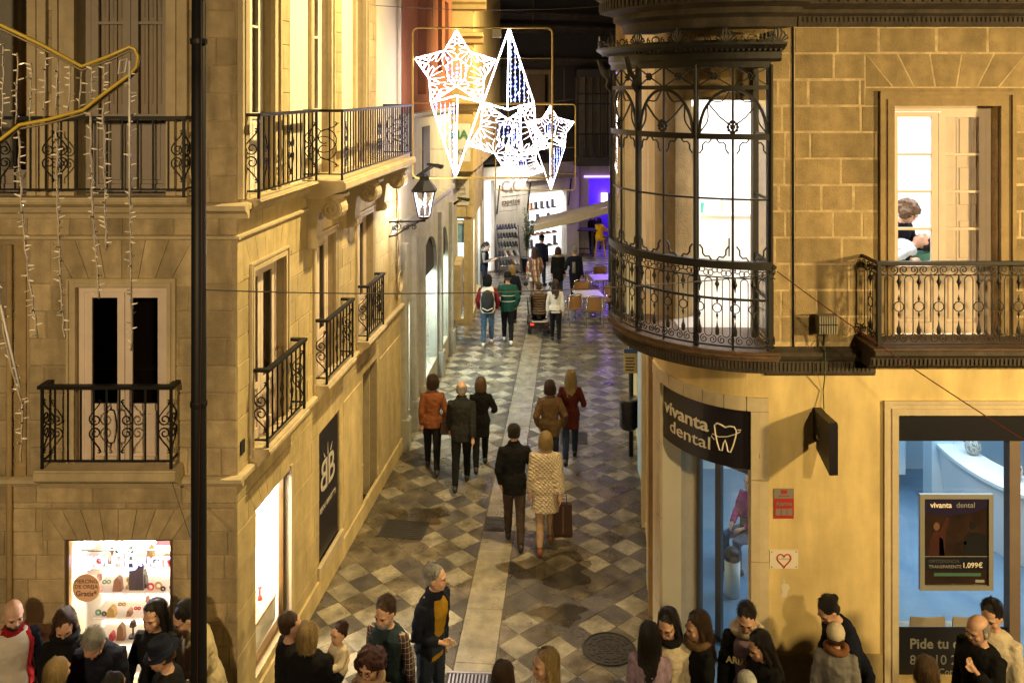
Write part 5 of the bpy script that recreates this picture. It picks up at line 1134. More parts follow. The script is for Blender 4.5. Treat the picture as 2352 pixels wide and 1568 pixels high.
RED = mat('alarm_red', (.38, .03, .025), .5, .05); GRY = mat('alarm_grey', (.22, .19, .17), .5, .05)
MB(M_).box((0, 0, 0), (.22, .006, .22)).build('red_field', RED, t); MB(M_).box((0, 0, .221), (.22, .006, .33)).build('grey_field', GRY, t); MB(M_).box((.08, .006, .275), (.145, .009, .315)).build('badge', RED, t)
for k in range(3): MB(M_).box((.018+k*.064, .006, .035), (.074+k*.064, .008, .11)).build('pictogram', GRY, t)
text('Alarma', tm(M_, .11, .009, .165), .062, GRY, t, bold=.002, ext=.0005); MB(M_).tube([(.05+k*.008, .008, .25+.007*math.sin(k*1.9)) for k in range(16)], .003, 4).build('script_mark', RED, t)
t = thing('heart_plaque', 'white plaque with a hand-drawn red heart', 'plaque', (2.99, 9.59, 1.6)); M_ = FR @ Matrix.Translation((.05, .004, 1.53))
MB(M_).box((0, 0, 0), (.31, .008, .205)).build('plate', mat('white_enamel', (.72, .66, .56), .35, .03), t)
hp = [(.155+.0048*16*math.sin(a)**3, .1+.0052*(13*math.cos(a)-5*math.cos(2*a)-2*math.cos(3*a)-math.cos(4*a))) for a in [k*.314 for k in range(20)]]
MB(M_).tube([(a, .01, b_) for a, b_ in hp], .008, 4, True).build('heart_mark', mat('heart_red', (.5, .05, .03), .5, .1), t)
for a, b_ in ((.02, .185), (.29, .185), (.02, .02), (.29, .02)): MB(M_).ball((a, .008, b_), .007, n=6, m=4).build('screw', BLACK, t)
MB(M_).tube([(.1+k*.006, .0095, .108+.009*math.sin(k*1.7)) for k in range(20)], .0022, 4).build('scribble', GRY, t)
MB(FR).prism([(.17, 1.22), (.19, 1.27), (.175, 1.34), (.2, 1.36), (.205, 1.44), (.22, 1.36), (.26, 1.35), (.275, 1.31), (.25, 1.28), (.24, 1.22), (.21, 1.2)], .0005, .002).build('bare_plaster_patch', mat('bare_plaster', (.62, .56, .46), .9, .05), RB)
t = thing('wall_floodlight', 'caged floodlight fixed over the ledge of the stone wall', 'floodlight', (3.38, 9.5, 4.25)); M_ = FR @ Matrix.Translation((.52, .1, 4.16))
MB(M_).box((0, 0, .0), (.2, .1, .2)).build('housing', mat('grey_green_metal', (.16, .15, .11), .5, .1), t)
for k in range(8): MB(M_).box((.005+k*.026, .1, .005), (.017+k*.026, .115, .2)).build('cage_bar', mat('cage_grey', (.3, .27, .2), .5, .1) if k == 0 else bpy.data.materials['cage_grey'], t)
MB(M_).box((0, .116, .1), (.2, .122, .112)).build('cage_rail', BLACK, t); MB(M_).tube([(.08, .05, 0), (.08, .02, -.14)], .012, 5).build('foot', BLACK, t)
MB(FR).tube([(.6, .05, 4.05), (.61, .14, 3.96), (.61, .14, 3.7), (.63, .03, 3.5), (.62, .08, 3.31)], .007, 5).build('power_cable', mat('green_cable', (.06, .09, .03), .5, .1), t)
# litter bin and notice on the street post
x_, y_ = gp(1447, 1046); t = thing('litter_bin', 'black litter bin on a post under a paper notice', 'bin', (x_, y_, 0))
MB().lathe([(.045, 0), (.045, 2.2), (.0, 2.21)], 8, (x_+.02, y_, 0)).build('post', BLACK, t, True); MB().lathe([(.13, .55), (.17, .6), (.175, 1.08), (.165, 1.1), (.165, 1.0), (.01, 1.0)], 16, (x_-.04, y_-.12, 0)).build('bin', mat('glossy_black', (.015, .014, .018), .25, .1), t, True)
MB().lathe([(.168, 1.1), (.178, 1.1), (.178, 1.13), (.168, 1.13)], 16, (x_-.04, y_-.12, 0)).build('bin_rim', STEEL, t); nt_ = MB().box((x_-.12, y_-.06, 1.55), (x_+.15, y_-.045, 2.0)).build('notice', mat('yellowed_paper', (.6, .5, .25), .8, .2, 20), t); MB().box((x_-.12, y_-.065, 1.92), (x_+.15, y_-.06, 2.0)).build('notice_header', mat('blue_print', (.05, .12, .35), .6, 0), nt_)
for k in range(5): MB().box((x_-.09, y_-.064, 1.6+k*.055), (x_+.06+.012*(k % 3), y_-.06, 1.62+k*.055)).build('notice_line', BLACK, nt_)
# ---------------------------------------------------------------- cafe tables, chairs, bar stools
RATT = mat('tan_rattan', (.32, .17, .06), .6, .25, 40, .3, 150)
def chair(x, y, rz, label):
    t = thing('cafe_chair', label, 'chair', (x, y, 0), rz, 'aluminium cafe chairs'); M = WM[t.name]     # faces local -Y
    MB(M).box((-.22, -.2, .43), (.22, .22, .455)).build('seat', RATT, t)
    b = MB(M); n = 8; vs = [(.24*math.sin(a), .1+.16*math.cos(a)*1.0, z) for z in (.5, .85) for a in [R(-80+160*k/n) for k in range(n+1)]]
    b.add(vs, [(i, i+1, n+2+i, n+1+i) for i in range(n)]); b.add([(p[0]*.95, p[1]-.015, p[2]) for p in vs], [(i, n+1+i, n+2+i, i+1) for i in range(n)]); b.build('backrest', RATT, t)
    for sx in (-1, 1):
        MB(M).tube([(sx*.24, -.24, 0), (sx*.25, -.22, .6), (sx*.26, -.1, .68), (sx*.26, .1, .68), (sx*.22, .2, .7)], .014, 6).build('arm', ALU, t, True); MB(M).tube([(sx*.24, .3, 0), (sx*.24, .2, .45), (sx*.2, .22, .86)], .014, 6).build('leg', ALU, t, True)
    MB(M).tube([(-.2, .22, .86), (-.1, .26, .9), (.1, .26, .9), (.2, .22, .86)], .014, 6).build('top_rail', ALU, t, True)
def table(x, y, label):
    t = thing('cafe_table', label, 'table', (x, y, 0), R(8), 'cafe tables'); M = WM[t.name]
    MB(M).cbox((-.4, -.4, .72), (.4, .4, .745), .004, ).build('table_top', mat('white_table', (.62, .6, .6), .3, .05) if 'white_table' not in bpy.data.materials else bpy.data.materials['white_table'], t); MB(M).lathe([(.03, .05), (.03, .72)], 8).build('column', ALU, t)
    for k in range(4): MB(M @ Matrix.Rotation(R(45+90*k), 4, 'Z')).box((0, -.02, .0), (.34, .02, .05)).build('foot', ALU, t)
x_, y_ = 2.26, 25.9; table(x_, y_, 'square white cafe table nearest the viewer, glowing violet'); table(3.0-.05, 28.2, 'white cafe table further back by the right wall')
chair(2.35, 25.15, R(184), 'rattan cafe chair with its back to the viewer, before the near table'); chair(1.75, 25.35, R(205), 'rattan cafe chair at the left front corner of the near table')
chair(2.15, 26.75, R(5), 'rattan cafe chair behind the near table, facing the viewer'); chair(2.85, 26.35, R(-60), 'rattan cafe chair on the right of the near table')
chair(2.6, 28.0, R(95), 'dark rattan cafe chair left of the far table'); chair(2.98, 29.1, R(10), 'dark rattan cafe chair behind the far table')
t = thing('bar_table', 'tall dark bar table before the violet bar', 'table', (3.0, 35.7, 0)); BWD = mat('dark_bar_wood', (.03, .025, .03), .4, .2)
MB().box((2.55, 35.4, 1.05), (3.6, 36.0, 1.1)).build('table_top', BWD, t)
for x, y in ((2.65, 35.5), (3.3, 35.5), (2.65, 35.9), (3.3, 35.9)): MB().tube([(x, y, 0), (x*1.0+.0, y, 1.05)], .045, 4).build('leg', BWD, t)
MB().box((2.6, 35.48, .3), (3.35, 35.53, .35)).build('stretcher', BWD, t)
YELP = mat('yellow_stool_paint', (.7, .45, .01), .4, .05)
def stool(x, y, m_, label):
    t = thing('bar_stool', label, 'stool', (x, y, 0), group='bar stools'); MB().cbox((x-.17, y-.17, .72), (x+.17, y+.17, .76), .01).build('seat', m_, t)
    for sx in (-1, 1):
        for sy in (-1, 1): MB().tube([(x+sx*.22, y+sy*.22, 0), (x+sx*.13, y+sy*.13, .72)], .02, 4).build('leg', m_, t)
        MB().tube([(x+sx*.19, y-.19, .25), (x+sx*.19, y+.19, .25)], .012, 4).build('stretcher', m_, t)
stool(3.58, 35.45, YELP, 'yellow bar stool under the person in the yellow jumper'); stool(3.2, 36.4, mat('orange_stool', (.4, .16, .03), .5, .1), 'orange-brown bar stool behind the bar table')
# ---------------------------------------------------------------- shoe rack and potted plant before the shoe shop
t = thing('shoe_rack', 'metal rack full of shoes standing before the shoe shop', 'rack', (-.1, 32.5, 0)); FK = frame((-.55, 32.15, 0), (.93, .36, 0), (.36, -.93, 0))
for s in (0, .85):
    MB(FK).tube([(s, .3, 0), (s, -.05, 1.75)], .018, 5).build('side_post', BLACK, t); MB(FK).tube([(s, .3, .02), (s, -.25, .02)], .02, 5).build('foot', BLACK, t)
rg = random.Random(2)
for k in range(5):
    z = .35+k*.32; p = .3-.35*z/1.75
    b = MB(FK); b.add([(0, p, z-.05), (.85, p, z-.05), (.85, p-.2, z+.08), (0, p-.2, z+.08)], [(0, 1, 2, 3)]); b.build('shelf', STEEL, t); MB(FK).tube([(0, p+.01, z-.04), (.85, p+.01, z-.04)], .008, 5).build('shelf_rail', STEEL, t)
for k in range(5):
    z = .35+k*.32; p = .3-.35*z/1.75
    for j in range(7):
        s = .04+j*.115; m_ = SHOEM[0] if k > 1 else rg.choice(SHOEM+[WHITE, WHITE])
        if k == 4: m_ = SHOEM[2]
        b = MB(FK @ Matrix.Translation((s, p-.02, z-.03)) @ Matrix.Rotation(R(-32), 4, 'X')); b.loft([[(.045+w_*math.cos(a*.785), yy, .045+h_*math.sin(a*.785)) for a in range(8)] for yy, w_, h_ in ((.01, .02, .015), (-.02, .04, .03), (-.1, .042, .035), (-.16, .035, .05), (-.23, .035, .06), (-.25, .02, .03))])
        o = b.build('shoe', m_, None, True); tag(o, '%s shoe on the street rack, %s shelf, %s from the left' % ('pale' if m_ is WHITE else 'dark', ('bottom', 'second', 'middle', 'fourth', 'top')[k], ('first', 'second', 'third', 'fourth', 'fifth', 'sixth', 'seventh')[j]), 'shoe', 'shoes on the street rack')
t = thing('potted_plant', 'leafy bamboo-like plant in a black pot beside the shoe window', 'plant', (.55, 32.6, 0))
MB().lathe([(.16, 0), (.22, .5), (.24, .52), (.2, .5), (.01, .47)], 14, (.55, 32.6, 0)).build('pot', BLACK, t, True)
LEAF = mat('dark_green_leaf', (.045, .1, .03), .5, .4, 9, rnd=0)
b = MB(); lf = MB(); rg = random.Random(6)
for k in range(14):
    a = rg.uniform(0, 6.28); h = rg.uniform(1.2, 2.15); sp = rg.uniform(.05, .42); pts = [Vector((.55+sp*u*math.cos(a)*u, 32.6+sp*u*u*math.sin(a), .45+h*u-.15*u*u)) for u in (0, .25, .5, .75, 1)]
    b.tube(pts, .008, 4)
    for j in range(46):
        u = rg.uniform(.3, 1); i = min(3, int(u*4)); p = pts[i].lerp(pts[i+1], u*4-i); d = Vector((rg.gauss(0, 1), rg.gauss(0, 1), rg.gauss(-.1, .7))).normalized(); l = rg.uniform(.08, .17); s_ = d.cross(Vector((0, 0, 1))); s_ = s_.normalized()*l*.16 if s_.length > .01 else Vector((.015, 0, 0))
        lf.add([p, p+d*l*.4+s_, p+d*l-Vector((0, 0, .02)), p+d*l*.4-s_], [(0, 1, 2, 3)])
b.build('stems', mat('plant_stem', (.12, .13, .04), .7, .2), t, kind='stuff'); lf.build('leaves', LEAF, t, kind='stuff')
# ---------------------------------------------------------------- inside the dental reception
t = thing('reception_desk', 'curved white reception desk behind the dental window', 'desk', (7.2, 13, 0)); DKW = mat('white_desk', (.75, .78, .8), .25, .02)
cv = [(8.8, 11.6), (7.9, 11.75), (7.3, 12.15), (6.95, 12.8), (6.85, 13.6), (6.9, 14.5)]
def smooth(pts, n=4):
    o = []
    for i in range(len(pts)-1):
        p0, p1, p2, p3 = [Vector(pts[max(0, min(len(pts)-1, i+k))]) for k in (-1, 0, 1, 2)]
        for j in range(n): u = j/n; o.append(.5*((2*p1)+(p2-p0)*u+(2*p0-5*p1+4*p2-p3)*u*u+(3*p1-p0-3*p2+p3)*u**3))
    return o+[Vector(pts[-1])]
cs = smooth(cv); b = MB(); n = len(cs); b.add([(p.x+.12*(1-z/1.05), p.y+.05*(1-z/1.05), z) for z in (.02, .5, 1.05) for p in cs], [(r*n+i, r*n+i+1, (r+1)*n+i+1, (r+1)*n+i) for r in range(2) for i in range(n-1)]); b.build('desk_front', DKW, t, True)
b = MB(); vs = [(p.x-.04, p.y-.04, 1.06) for p in cs]+[(p.x+.45, p.y+.4, 1.06) for p in cs]; vs += [(x, y, z+.05) for x, y, z in vs]; b.add(vs, [(2*n+i, 2*n+i+1, 3*n+i+1, 3*n+i) for i in range(n-1)]+[(i, n+i, n+i+1, i+1) for i in range(n-1)]+[(i, i+1, 2*n+i+1, 2*n+i) for i in range(n-1)]); b.build('desk_top', DKW, t)
for x, y, s_ in ((7.35, 12.75, 'nearest the glass'), (7.2, 13.6, 'at the far end')):
    b = MB(); rg = random.Random(int(x*100))
    for k in range(16):
        A = Matrix.Rotation(rg.uniform(0, 3.1), 4, 'X') @ Matrix.Rotation(rg.uniform(0, 3.1), 4, 'Y'); b.tube([Matrix.Translation((x, y, 1.23)) @ A @ Vector((.115*math.cos(a*.45), .115*math.sin(a*.45), 0)) for a in range(14)], .008, 4, True)
    tag(b.build('wicker_ball', mat('silver_wicker', (.5, .48, .42), .4, .2)), 'silvery wicker ball on the desk, %s' % s_, 'ornament', 'wicker balls on the reception desk', 'thing')
def shell_chair(x, y, label, m_):
    t = thing('waiting_chair', label, 'chair', (x, y, 0), group='waiting room chairs'); b = MB(); vs = [(x-.2+.4*u, y+.01*math.sin(u*3.14)-.02*(z > .6), z-.02*math.sin(u*3.14)*(z > .7)) for z in (.42, .6, .76) for u in (0, .25, .5, .75, 1)]
    b.add(vs, [(r*5+i, r*5+i+1, r*5+i+6, r*5+i+5) for r in range(2) for i in range(4)]); b.add([(v[0], v[1]+.02, v[2]) for v in vs], [(r*5+i, r*5+i+5, r*5+i+6, r*5+i+1) for r in range(2) for i in range(4)]); b.build('backrest', m_, t); MB().box((x-.2, y+.02, .42), (x+.2, y+.42, .45)).build('seat', m_, t)
    for sx in (-1, 1):
        for dy in (.05, .38): MB().tube([(x+sx*.18, y+dy, 0), (x+sx*.17, y+dy, .42)], .012, 5).build('leg', STEEL, t)
CHB = mat('beige_shell', (.42, .36, .27), .5, .04)
shell_chair(4.77, 10.0, 'left of the two beige chairs behind the dark window film', CHB); shell_chair(5.26, 10.0, 'right of the two beige chairs behind the dark window film', CHB)
shell_chair(3.42, 12.3, 'dark chair under the magenta jacket inside the door', BLACK)
t = thing('waste_bin', 'white swing bin with black lid inside the dental door', 'bin', (2.96, 11.7, 0)); MB().lathe([(.1, .02), (.105, .5), (.1, .5)], 18, (2.96, 11.7, 0)).build('body', WHITEW, t, True); MB().lathe([(.107, .5), (.107, .58), (.07, .64), (.01, .65)], 18, (2.96, 11.7, 0)).build('lid', BLACK, t, True)
# ---------------------------------------------------------------- people
SKIN = [mat('skin_fair', (.6, .37, .27), .5, .1, 20, .05, 200), mat('skin_olive', (.52, .31, .21), .5, .1, 20, .05, 200), mat('skin_tan', (.33, .18, .11), .5, .1, 20, .05, 200)]
EYE = mat('eye_dark', (.02, .015, .012), .2, 0); LIP = mat('lip', (.33, .11, .09), .45, 0)
def hairm(n, c, c2): return mat('hair_'+n, c, .42, .0, 30, .7, 120, c2=c2, stretch=(3, 3, .35), spec=.4)
HAIR = dict(black=hairm('black', (.018, .014, .012), (.005, .004, .004)), brown=hairm('brown', (.075, .038, .02), (.02, .01, .006)), light=hairm('lightbrown', (.2, .12, .06), (.06, .033, .016)), blond=hairm('blond', (.42, .3, .13), (.17, .11, .04)), grey=hairm('grey', (.34, .33, .31), (.13, .125, .12)), auburn=hairm('auburn', (.06, .018, .013), (.018, .006, .005)))
def cloth(n, c, var=.3, sc_=9, bump=.35, bs=110, rough=.92, c2=None): return mat('cloth_'+n, c, rough, var, sc_, bump, bs, c2=c2, spec=.15)
BLK = cloth('black', (.008, .008, .009)); CHAR = cloth('charcoal', (.022, .023, .023)); NVY = cloth('navy', (.009, .011, .022)); JEAN = cloth('denim', (.06, .11, .19), .25, 6); DJEAN = cloth('dark_denim', (.02, .028, .05), .3, 6); BRN = cloth('brown_trousers', (.05, .034, .027)); TANT = cloth('tan_trousers', (.3, .2, .13)); CREAM = cloth('cream_wool', (.6, .52, .38), .12, 30, .6, 90); WHT = cloth('white_knit', (.62, .58, .52), .1, 12); BEIGE = cloth('beige_jacket', (.48, .4, .24), .12, 5); GRN = cloth('green_nylon', (.006, .05, .034), .2, 5, .2, 60, .6); ORG = cloth('orange_leather', (.2, .068, .028), .2, 7, .2, 60, .5); OLV = cloth('brown_puffer', (.12, .072, .035), .2, 7, .4, 40, .6); REDC = cloth('dark_red_wool', (.075, .013, .01)); LIL = cloth('lilac_knit', (.33, .24, .33)); YLW = cloth('yellow_knit', (.75, .42, .015), .12, 20, .5, 100); MUS = cloth('mustard_knit', (.3, .17, .012), .12, 30, .5, 120); MAG = cloth('magenta_nylon', (.25, .012, .12)); GRYC = cloth('grey_coat', (.2, .19, .18)); TEAL = cloth('blue_grey_vest', (.02, .035, .045)); SCARF = cloth('brown_scarf', (.2, .09, .04)); REDL = cloth('red_lining', (.3, .012, .015)); SHOE_W = mat('white_trainer', (.7, .7, .68), .5, .05)
def pat(name, kind):
    m = mat('cloth_'+name, (.4, .3, .2), .85, .1, 20, .2, 120); T = m.node_tree; N = T.nodes; L = T.links; b = N['Principled BSDF']
    tc = N.new('ShaderNodeTexCoord'); sp = N.new('ShaderNodeSeparateXYZ'); L.new(tc.outputs['Object'], sp.inputs[0])
    def wave(src, f, ph=0):
        a = N.new('ShaderNodeMath'); a.operation = 'MULTIPLY_ADD'; a.inputs[1].default_value = f; a.inputs[2].default_value = ph; L.new(src, a.inputs[0]); s = N.new('ShaderNodeMath'); s.operation = 'SINE'; L.new(a.outputs[0], s.inputs[0]); return s.outputs[0]
    def ma(op, x, y):
        a = N.new('ShaderNodeMath'); a.operation = op
        for i, q in enumerate((x, y)):
            if isinstance(q, (int, float)): a.inputs[i].default_value = q
            else: L.new(q, a.inputs[i])
        return a.outputs[0]
    def mixc(f, c0, c1):
        x = N.new('ShaderNodeMix'); x.data_type = 'RGBA'; L.new(f, x.inputs[0])
        for i, c in ((6, c0), (7, c1)):
            if isinstance(c, tuple): x.inputs[i].default_value = c+(1,)
            else: L.new(c, x.inputs[i])
        return x.outputs[2]
    xy = ma('ADD', sp.outputs[0], sp.outputs[1])
    if kind == 'plaid':
        f1 = ma('GREATER_THAN', wave(xy, 38), .2); f2 = ma('GREATER_THAN', wave(sp.outputs[2], 34), .35); f3 = ma('GREATER_THAN', wave(xy, 38, 2.2), .9)
        c = mixc(f1, (.5, .43, .3), (.1, .05, .04)); c = mixc(ma('MULTIPLY', f2, .55), c, (.1, .055, .05)); c = mixc(f3, c, (.25, .03, .03)); L.new(c, b.inputs['Base Color'])
    if kind == 'check':
        f1 = ma('GREATER_THAN', wave(xy, 120), .5); f2 = ma('GREATER_THAN', wave(sp.outputs[2], 120), .5); c = mixc(ma('MAXIMUM', f1, f2), (.07, .012, .012), (.025, .02, .025)); f3 = ma('MAXIMUM', ma('GREATER_THAN', wave(xy, 120, 1.5), .96), ma('GREATER_THAN', wave(sp.outputs[2], 120, 1.5), .96)); c = mixc(f3, c, (.35, .33, .3)); L.new(c, b.inputs['Base Color'])
    if kind == 'quilt':
        h = ma('MULTIPLY', ma('ABSOLUTE', wave(ma('ADD', xy, sp.outputs[2]), 52), 0), ma('ABSOLUTE', wave(ma('SUBTRACT', xy, sp.outputs[2]), 52), 0)); h = ma('POWER', h, .5)
        q = N.new('ShaderNodeBump'); q.inputs['Strength'].default_value = 1; q.inputs['Distance'].default_value = .02; L.new(h, q.inputs['Height']); L.new(q.outputs[0], b.inputs['Normal']); c = mixc(h, (.4, .32, .22), (.58, .48, .35)); L.new(c, b.inputs['Base Color'])
    if kind == 'puff':
        h = ma('ABSOLUTE', wave(sp.outputs[2], 45), 0); q = N.new('ShaderNodeBump'); q.inputs['Strength'].default_value = 1; q.inputs['Distance'].default_value = .03; L.new(h, q.inputs['Height']); L.new(q.outputs[0], b.inputs['Normal']); b.inputs['Base Color'].default_value = (.1, .06, .03, 1)
        for l in list(L):
            if l.to_socket == b.inputs['Base Color']: L.remove(l)
    return m
PLAID = pat('plaid_coat', 'plaid'); CHECK = pat('check_shirt', 'check'); QUILT = pat('quilted_cream', 'quilt'); PUFF = pat('brown_ribbed_puffer', 'puff')
ARM = dict(down=((.16, .03, -1), (.05, -.12, -1)), back=((.14, .32, -1), (.06, .2, -1)), fwd=((.14, -.3, -1), (.03, -.55, -1)), pocket=((.34, .16, -1), (-.2, -.4, -.9)), phone=((.15, -.25, -1), (-.35, -1, .3)), mouth=((.3, -.6, -.7), (-.45, -.45, .85)), belly=((.3, .05, -1), (-.65, -.8, -.15)), link=((.42, .05, -1), (-.1, -.75, -.35)), table=((.2, -.6, -.7), (-.1, -1, .05)), look=((.2, -.35, -1), (-.45, -.9, -.25)), carry=((.2, -.2, -1), (.1, -1, .35)), out=((.3, -.5, -1), (.35, -1, .0)))
def add_remesh(o, vox, sm=3, disp=0.0, dsc=.08):
    m = o.modifiers.new('remesh', 'REMESH'); m.mode = 'VOXEL'; m.voxel_size = vox; m.use_smooth_shade = True
    if sm: s = o.modifiers.new('smooth', 'SMOOTH'); s.iterations = sm; s.factor = .5
    if disp:
        key = 'fold%.2f' % dsc; tx = bpy.data.textures.get(key) or bpy.data.textures.new(key, 'CLOUDS'); tx.noise_scale = dsc
        d = o.modifiers.new('fold', 'DISPLACE'); d.texture = tx; d.strength = disp; d.mid_level = .5; d.texture_coords = 'LOCAL'
    FIN.append((o, None, None))
def person(label, x, y, H, face, skin=1, hair=('short', 'black'), top=BLK, legs=BLK, hem=.47, puff=.013, lean=0, yaw=0, pitch=0, aL='down', aR='down', stride=0, inner=None, collar=0.0, fem=False, shoe=None, seat=None, flare=0.0, fine=False, glasses=False, beard=None, hood=None, stripes=(), sleeve=None, vest=False, z0=0.0, scarf=None, lower=True, head_s=1.05, group='people in the street'):
    puff *= .72; rj = random.Random(label); lean = lean or rj.uniform(1, 5)*(1 if seat is None else 0); yaw += rj.uniform(-9, 9)
    if stride == 0 and seat is None: stride = rj.choice((-1, 1))*rj.uniform(2, 6)
    t = thing('person', label, 'person', (x, y, z0), R(face), group); M = WM[t.name]; vox = .0095 if fine else .015
    hz = .52*H if seat is None else seat
    L_ = Matrix.Translation((0, 0, hz)) @ Matrix.Rotation(R(lean), 4, 'X')        # leans towards -Y
    T = lambda px, py, pz: M @ L_ @ Vector((px*H, py*H, pz*H-.52*H))
    sw = .92 if fem else 1.0
    rings = [(.475, .085, .068, .005), (.52, .098*(1.04 if fem else 1), .072, .004), (.565, .096, .07, .002), (.61, .082*(.9 if fem else 1), .062, 0), (.67, .09*sw, .066, 0), (.73, .1*sw, .073, -.003), (.775, .104*sw, .068, 0), (.803, .09*sw, .058, .004), (.825, .07*sw, .045, .008), (.84, .04, .036, .008), (.87, .031, .034, .0), (.9, .03, .034, -.006)]
    def torso(mb, e, lo, hi, fl=0.0, n=16, arc_=None, eo=0.0):
        rr = []
        zs = [r for r in rings if lo <= r[0] <= hi]
        if lo < zs[0][0]:
            z_, w_, d_, y_ = zs[0]
            for k in (1, .5):
                zz = lo+(z_-lo)*(1-k); rr.append((zz, w_*1.0+fl*k*(z_-lo), d_*1.03+fl*k*(z_-lo), y_))
        rr += zs; out = []
        for z_, w_, d_, y_ in rr:
            ww = w_+e/H*(1 if z_ < .83 else .7); dd = d_+e/H*(1 if z_ < .83 else .7)
            if arc_: an = [R(270-arc_[0]+(arc_[0]+arc_[1])*k/(n-1)) for k in range(n)]
            else: an = [2*math.pi*k/n for k in range(n)]
            out.append([T(ww*math.copysign(abs(math.cos(a))**.85, math.cos(a)), y_+dd*math.copysign(abs(math.sin(a))**.85, math.sin(a)), z_) for a in an])
        return out
    # joints
    arms = {}
    for sx, nm in ((1, aL), (-1, aR)):
        up, fo = ARM[nm] if isinstance(nm, str) else nm
        U = Vector((up[0]*sx+rj.gauss(0, .05), up[1]+rj.gauss(0, .09), up[2])).normalized(); Fo = Vector((fo[0]*sx+rj.gauss(0, .05), fo[1]+rj.gauss(0, .09), fo[2])).normalized()
        S = Vector((sx*.1*sw, .005, .795)); E = S+U*.172; W = E+Fo*.15; arms[sx] = (S, E, W, Fo, U)
    leg = {}
    for sx in (1, -1):
        a = R(stride*sx); hp = Vector((sx*.05*H, 0, hz-.02*H))
        if seat is not None: kn = hp+Vector((sx*.02*H, -.24*H, .0)); an = kn+Vector((0, .02*H, -min(.25*H, seat-.05)))
        else:
            kn = hp+Vector((0, -math.sin(a)*.24*H, -math.cos(a)*.235*H)); b_ = a-R(abs(stride)*.9) if sx*stride < 0 else a*.5
            an = kn+Vector((0, -math.sin(b_)*.24*H, -math.cos(b_)*.235*H))
            if sx*stride >= 0: an.z = .05*H
        leg[sx] = (hp, kn, an)
    # body
    b = MB(); b.loft(torso(b, -.008, .47, 1) if top is not None else torso(b, 0, .47, 1))
    hs = .133*H*head_s; HD = Matrix.Translation((0, -.004*H, .868*H-.52*H)) @ Matrix.Rotation(R(yaw), 4, 'Z') @ Matrix.Rotation(R(pitch), 4, 'X')
    hp_ = lambda px, py, pz: M @ L_ @ HD @ Vector((px*hs, py*hs, pz*hs))
    prof = [(-.12, .2, .22, .04), (0, .17, .2, -.14), (.06, .24, .28, -.1), (.16, .29, .36, -.05), (.3, .325, .41, -.01), (.45, .345, .44, .02), (.6, .355, .46, .04), (.75, .335, .44, .05), (.87, .26, .35, .05), (.95, .16, .22, .05), (1.0, .04, .06, .05)]
    b.loft([[hp_(w_*math.cos(a), y_+d_*math.sin(a)*(1.0 if math.sin(a) > 0 else .96), z_) for a in [2*math.pi*k/16 for k in range(16)]] for z_, w_, d_, y_ in prof])
    b.loft([[hp_(px*.06, yy, zz+pz*.03) for px, pz in ((-1, -1), (1, -1), (.7, 1), (-.7, 1))] for yy, zz in ((-.3, .36), (-.5, .34))] if 0 else [[hp_(-.05, -.34, .55), hp_(.05, -.34, .55), hp_(.03, -.44, .55), hp_(-.03, -.44, .55)], [hp_(-.09, -.34, .3), hp_(.09, -.34, .3), hp_(.06, -.53, .31), hp_(-.06, -.53, .31)]])
    b.tube([hp_(-.25, -.3, .56), hp_(-.14, -.385, .585), hp_(0, -.4, .57), hp_(.14, -.385, .585), hp_(.25, -.3, .56)], .05*hs, 8)
    for q in ((.19, -.27, .33, .12), (-.19, -.27, .33, .12), (0, -.3, .05, .11), (.08, -.36, .2, .08), (-.08, -.36, .2, .08)): b.ball((0, 0, 0), q[3], q[3], q[3], 8, 6, M @ L_ @ HD @ Matrix.Scale(hs, 4) @ Matrix.Translation(q[:3]))
    for sx in (-1, 1): b.ball((0, 0, 0), .05, .1, .13, 8, 6, M @ L_ @ HD @ Matrix.Scale(hs, 4) @ Matrix.Translation((sx*.35, .06, .42)))
    for sx in (1, -1):
        S, E, W, Fo, U = arms[sx]; b.tube([T(*(S*1.0)), T(*(S.lerp(E, .4))), T(*E), T(*(E.lerp(W, .35))), T(*W)], [.024*H, .024*H, .02*H, .02*H, .014*H], 10)
        side = Fo.cross(Vector((sx, 0, 0))); side = (side if side.length > .2 else Fo.cross(Vector((0, 1, 0)))).normalized(); nrm = Fo.cross(side).normalized()
        P1 = W+Fo*.05; b.tube([T(*W), T(*(W+Fo*.02)), T(*P1)], [.016*H, .021*H, .02*H], 8, sq=.65)
        for k in range(4):
            o_ = side*(k-1.5)*.0115; ln = (.042, .05, .047, .036)[k]; f0 = W+Fo*.045+o_; f1 = f0+Fo*ln*.55-nrm*.004*sx; f2 = f1+Fo*ln*.4-nrm*.016*sx
            b.tube([T(*f0), T(*f1), T(*f2)], [.0056*H, .005*H, .0042*H], 6)
        th = W+Fo*.015+side*-.018; b.tube([T(*th), T(*(th+Fo*.025-side*.015)), T(*(th+Fo*.048-side*.014))], [.0075*H, .006*H, .0045*H], 6)
        hp, kn, an = leg[sx]; b.tube([M @ (hp+Vector((0, 0, .03*H))), M @ hp, M @ hp.lerp(kn, .5), M @ kn, M @ kn.lerp(an, .35), M @ an, M @ (an-Vector((0, 0, .03*H)))], [.05*H, .05*H, .044*H, .031*H, .033*H, .021*H, .021*H], 10)
    body = b.build('body', SKIN[skin], t); add_remesh(body, vox, 2)
    for sx in (-1, 1):
        MB().ball((0, 0, 0), .05, .03, .02, 8, 5, M @ L_ @ HD @ Matrix.Scale(hs, 4) @ Matrix.Translation((sx*.145, -.4, .495))).build('eye', EYE, body)
        MB().tube([hp_(sx*.06, -.435, .57), hp_(sx*.15, -.43, .6), hp_(sx*.24, -.38, .57)], .0035, 4).build('eyebrow', HAIR[hair[1] if hair[1] in HAIR else 'black'] if hair[1] != 'grey' else HAIR['grey'], body)
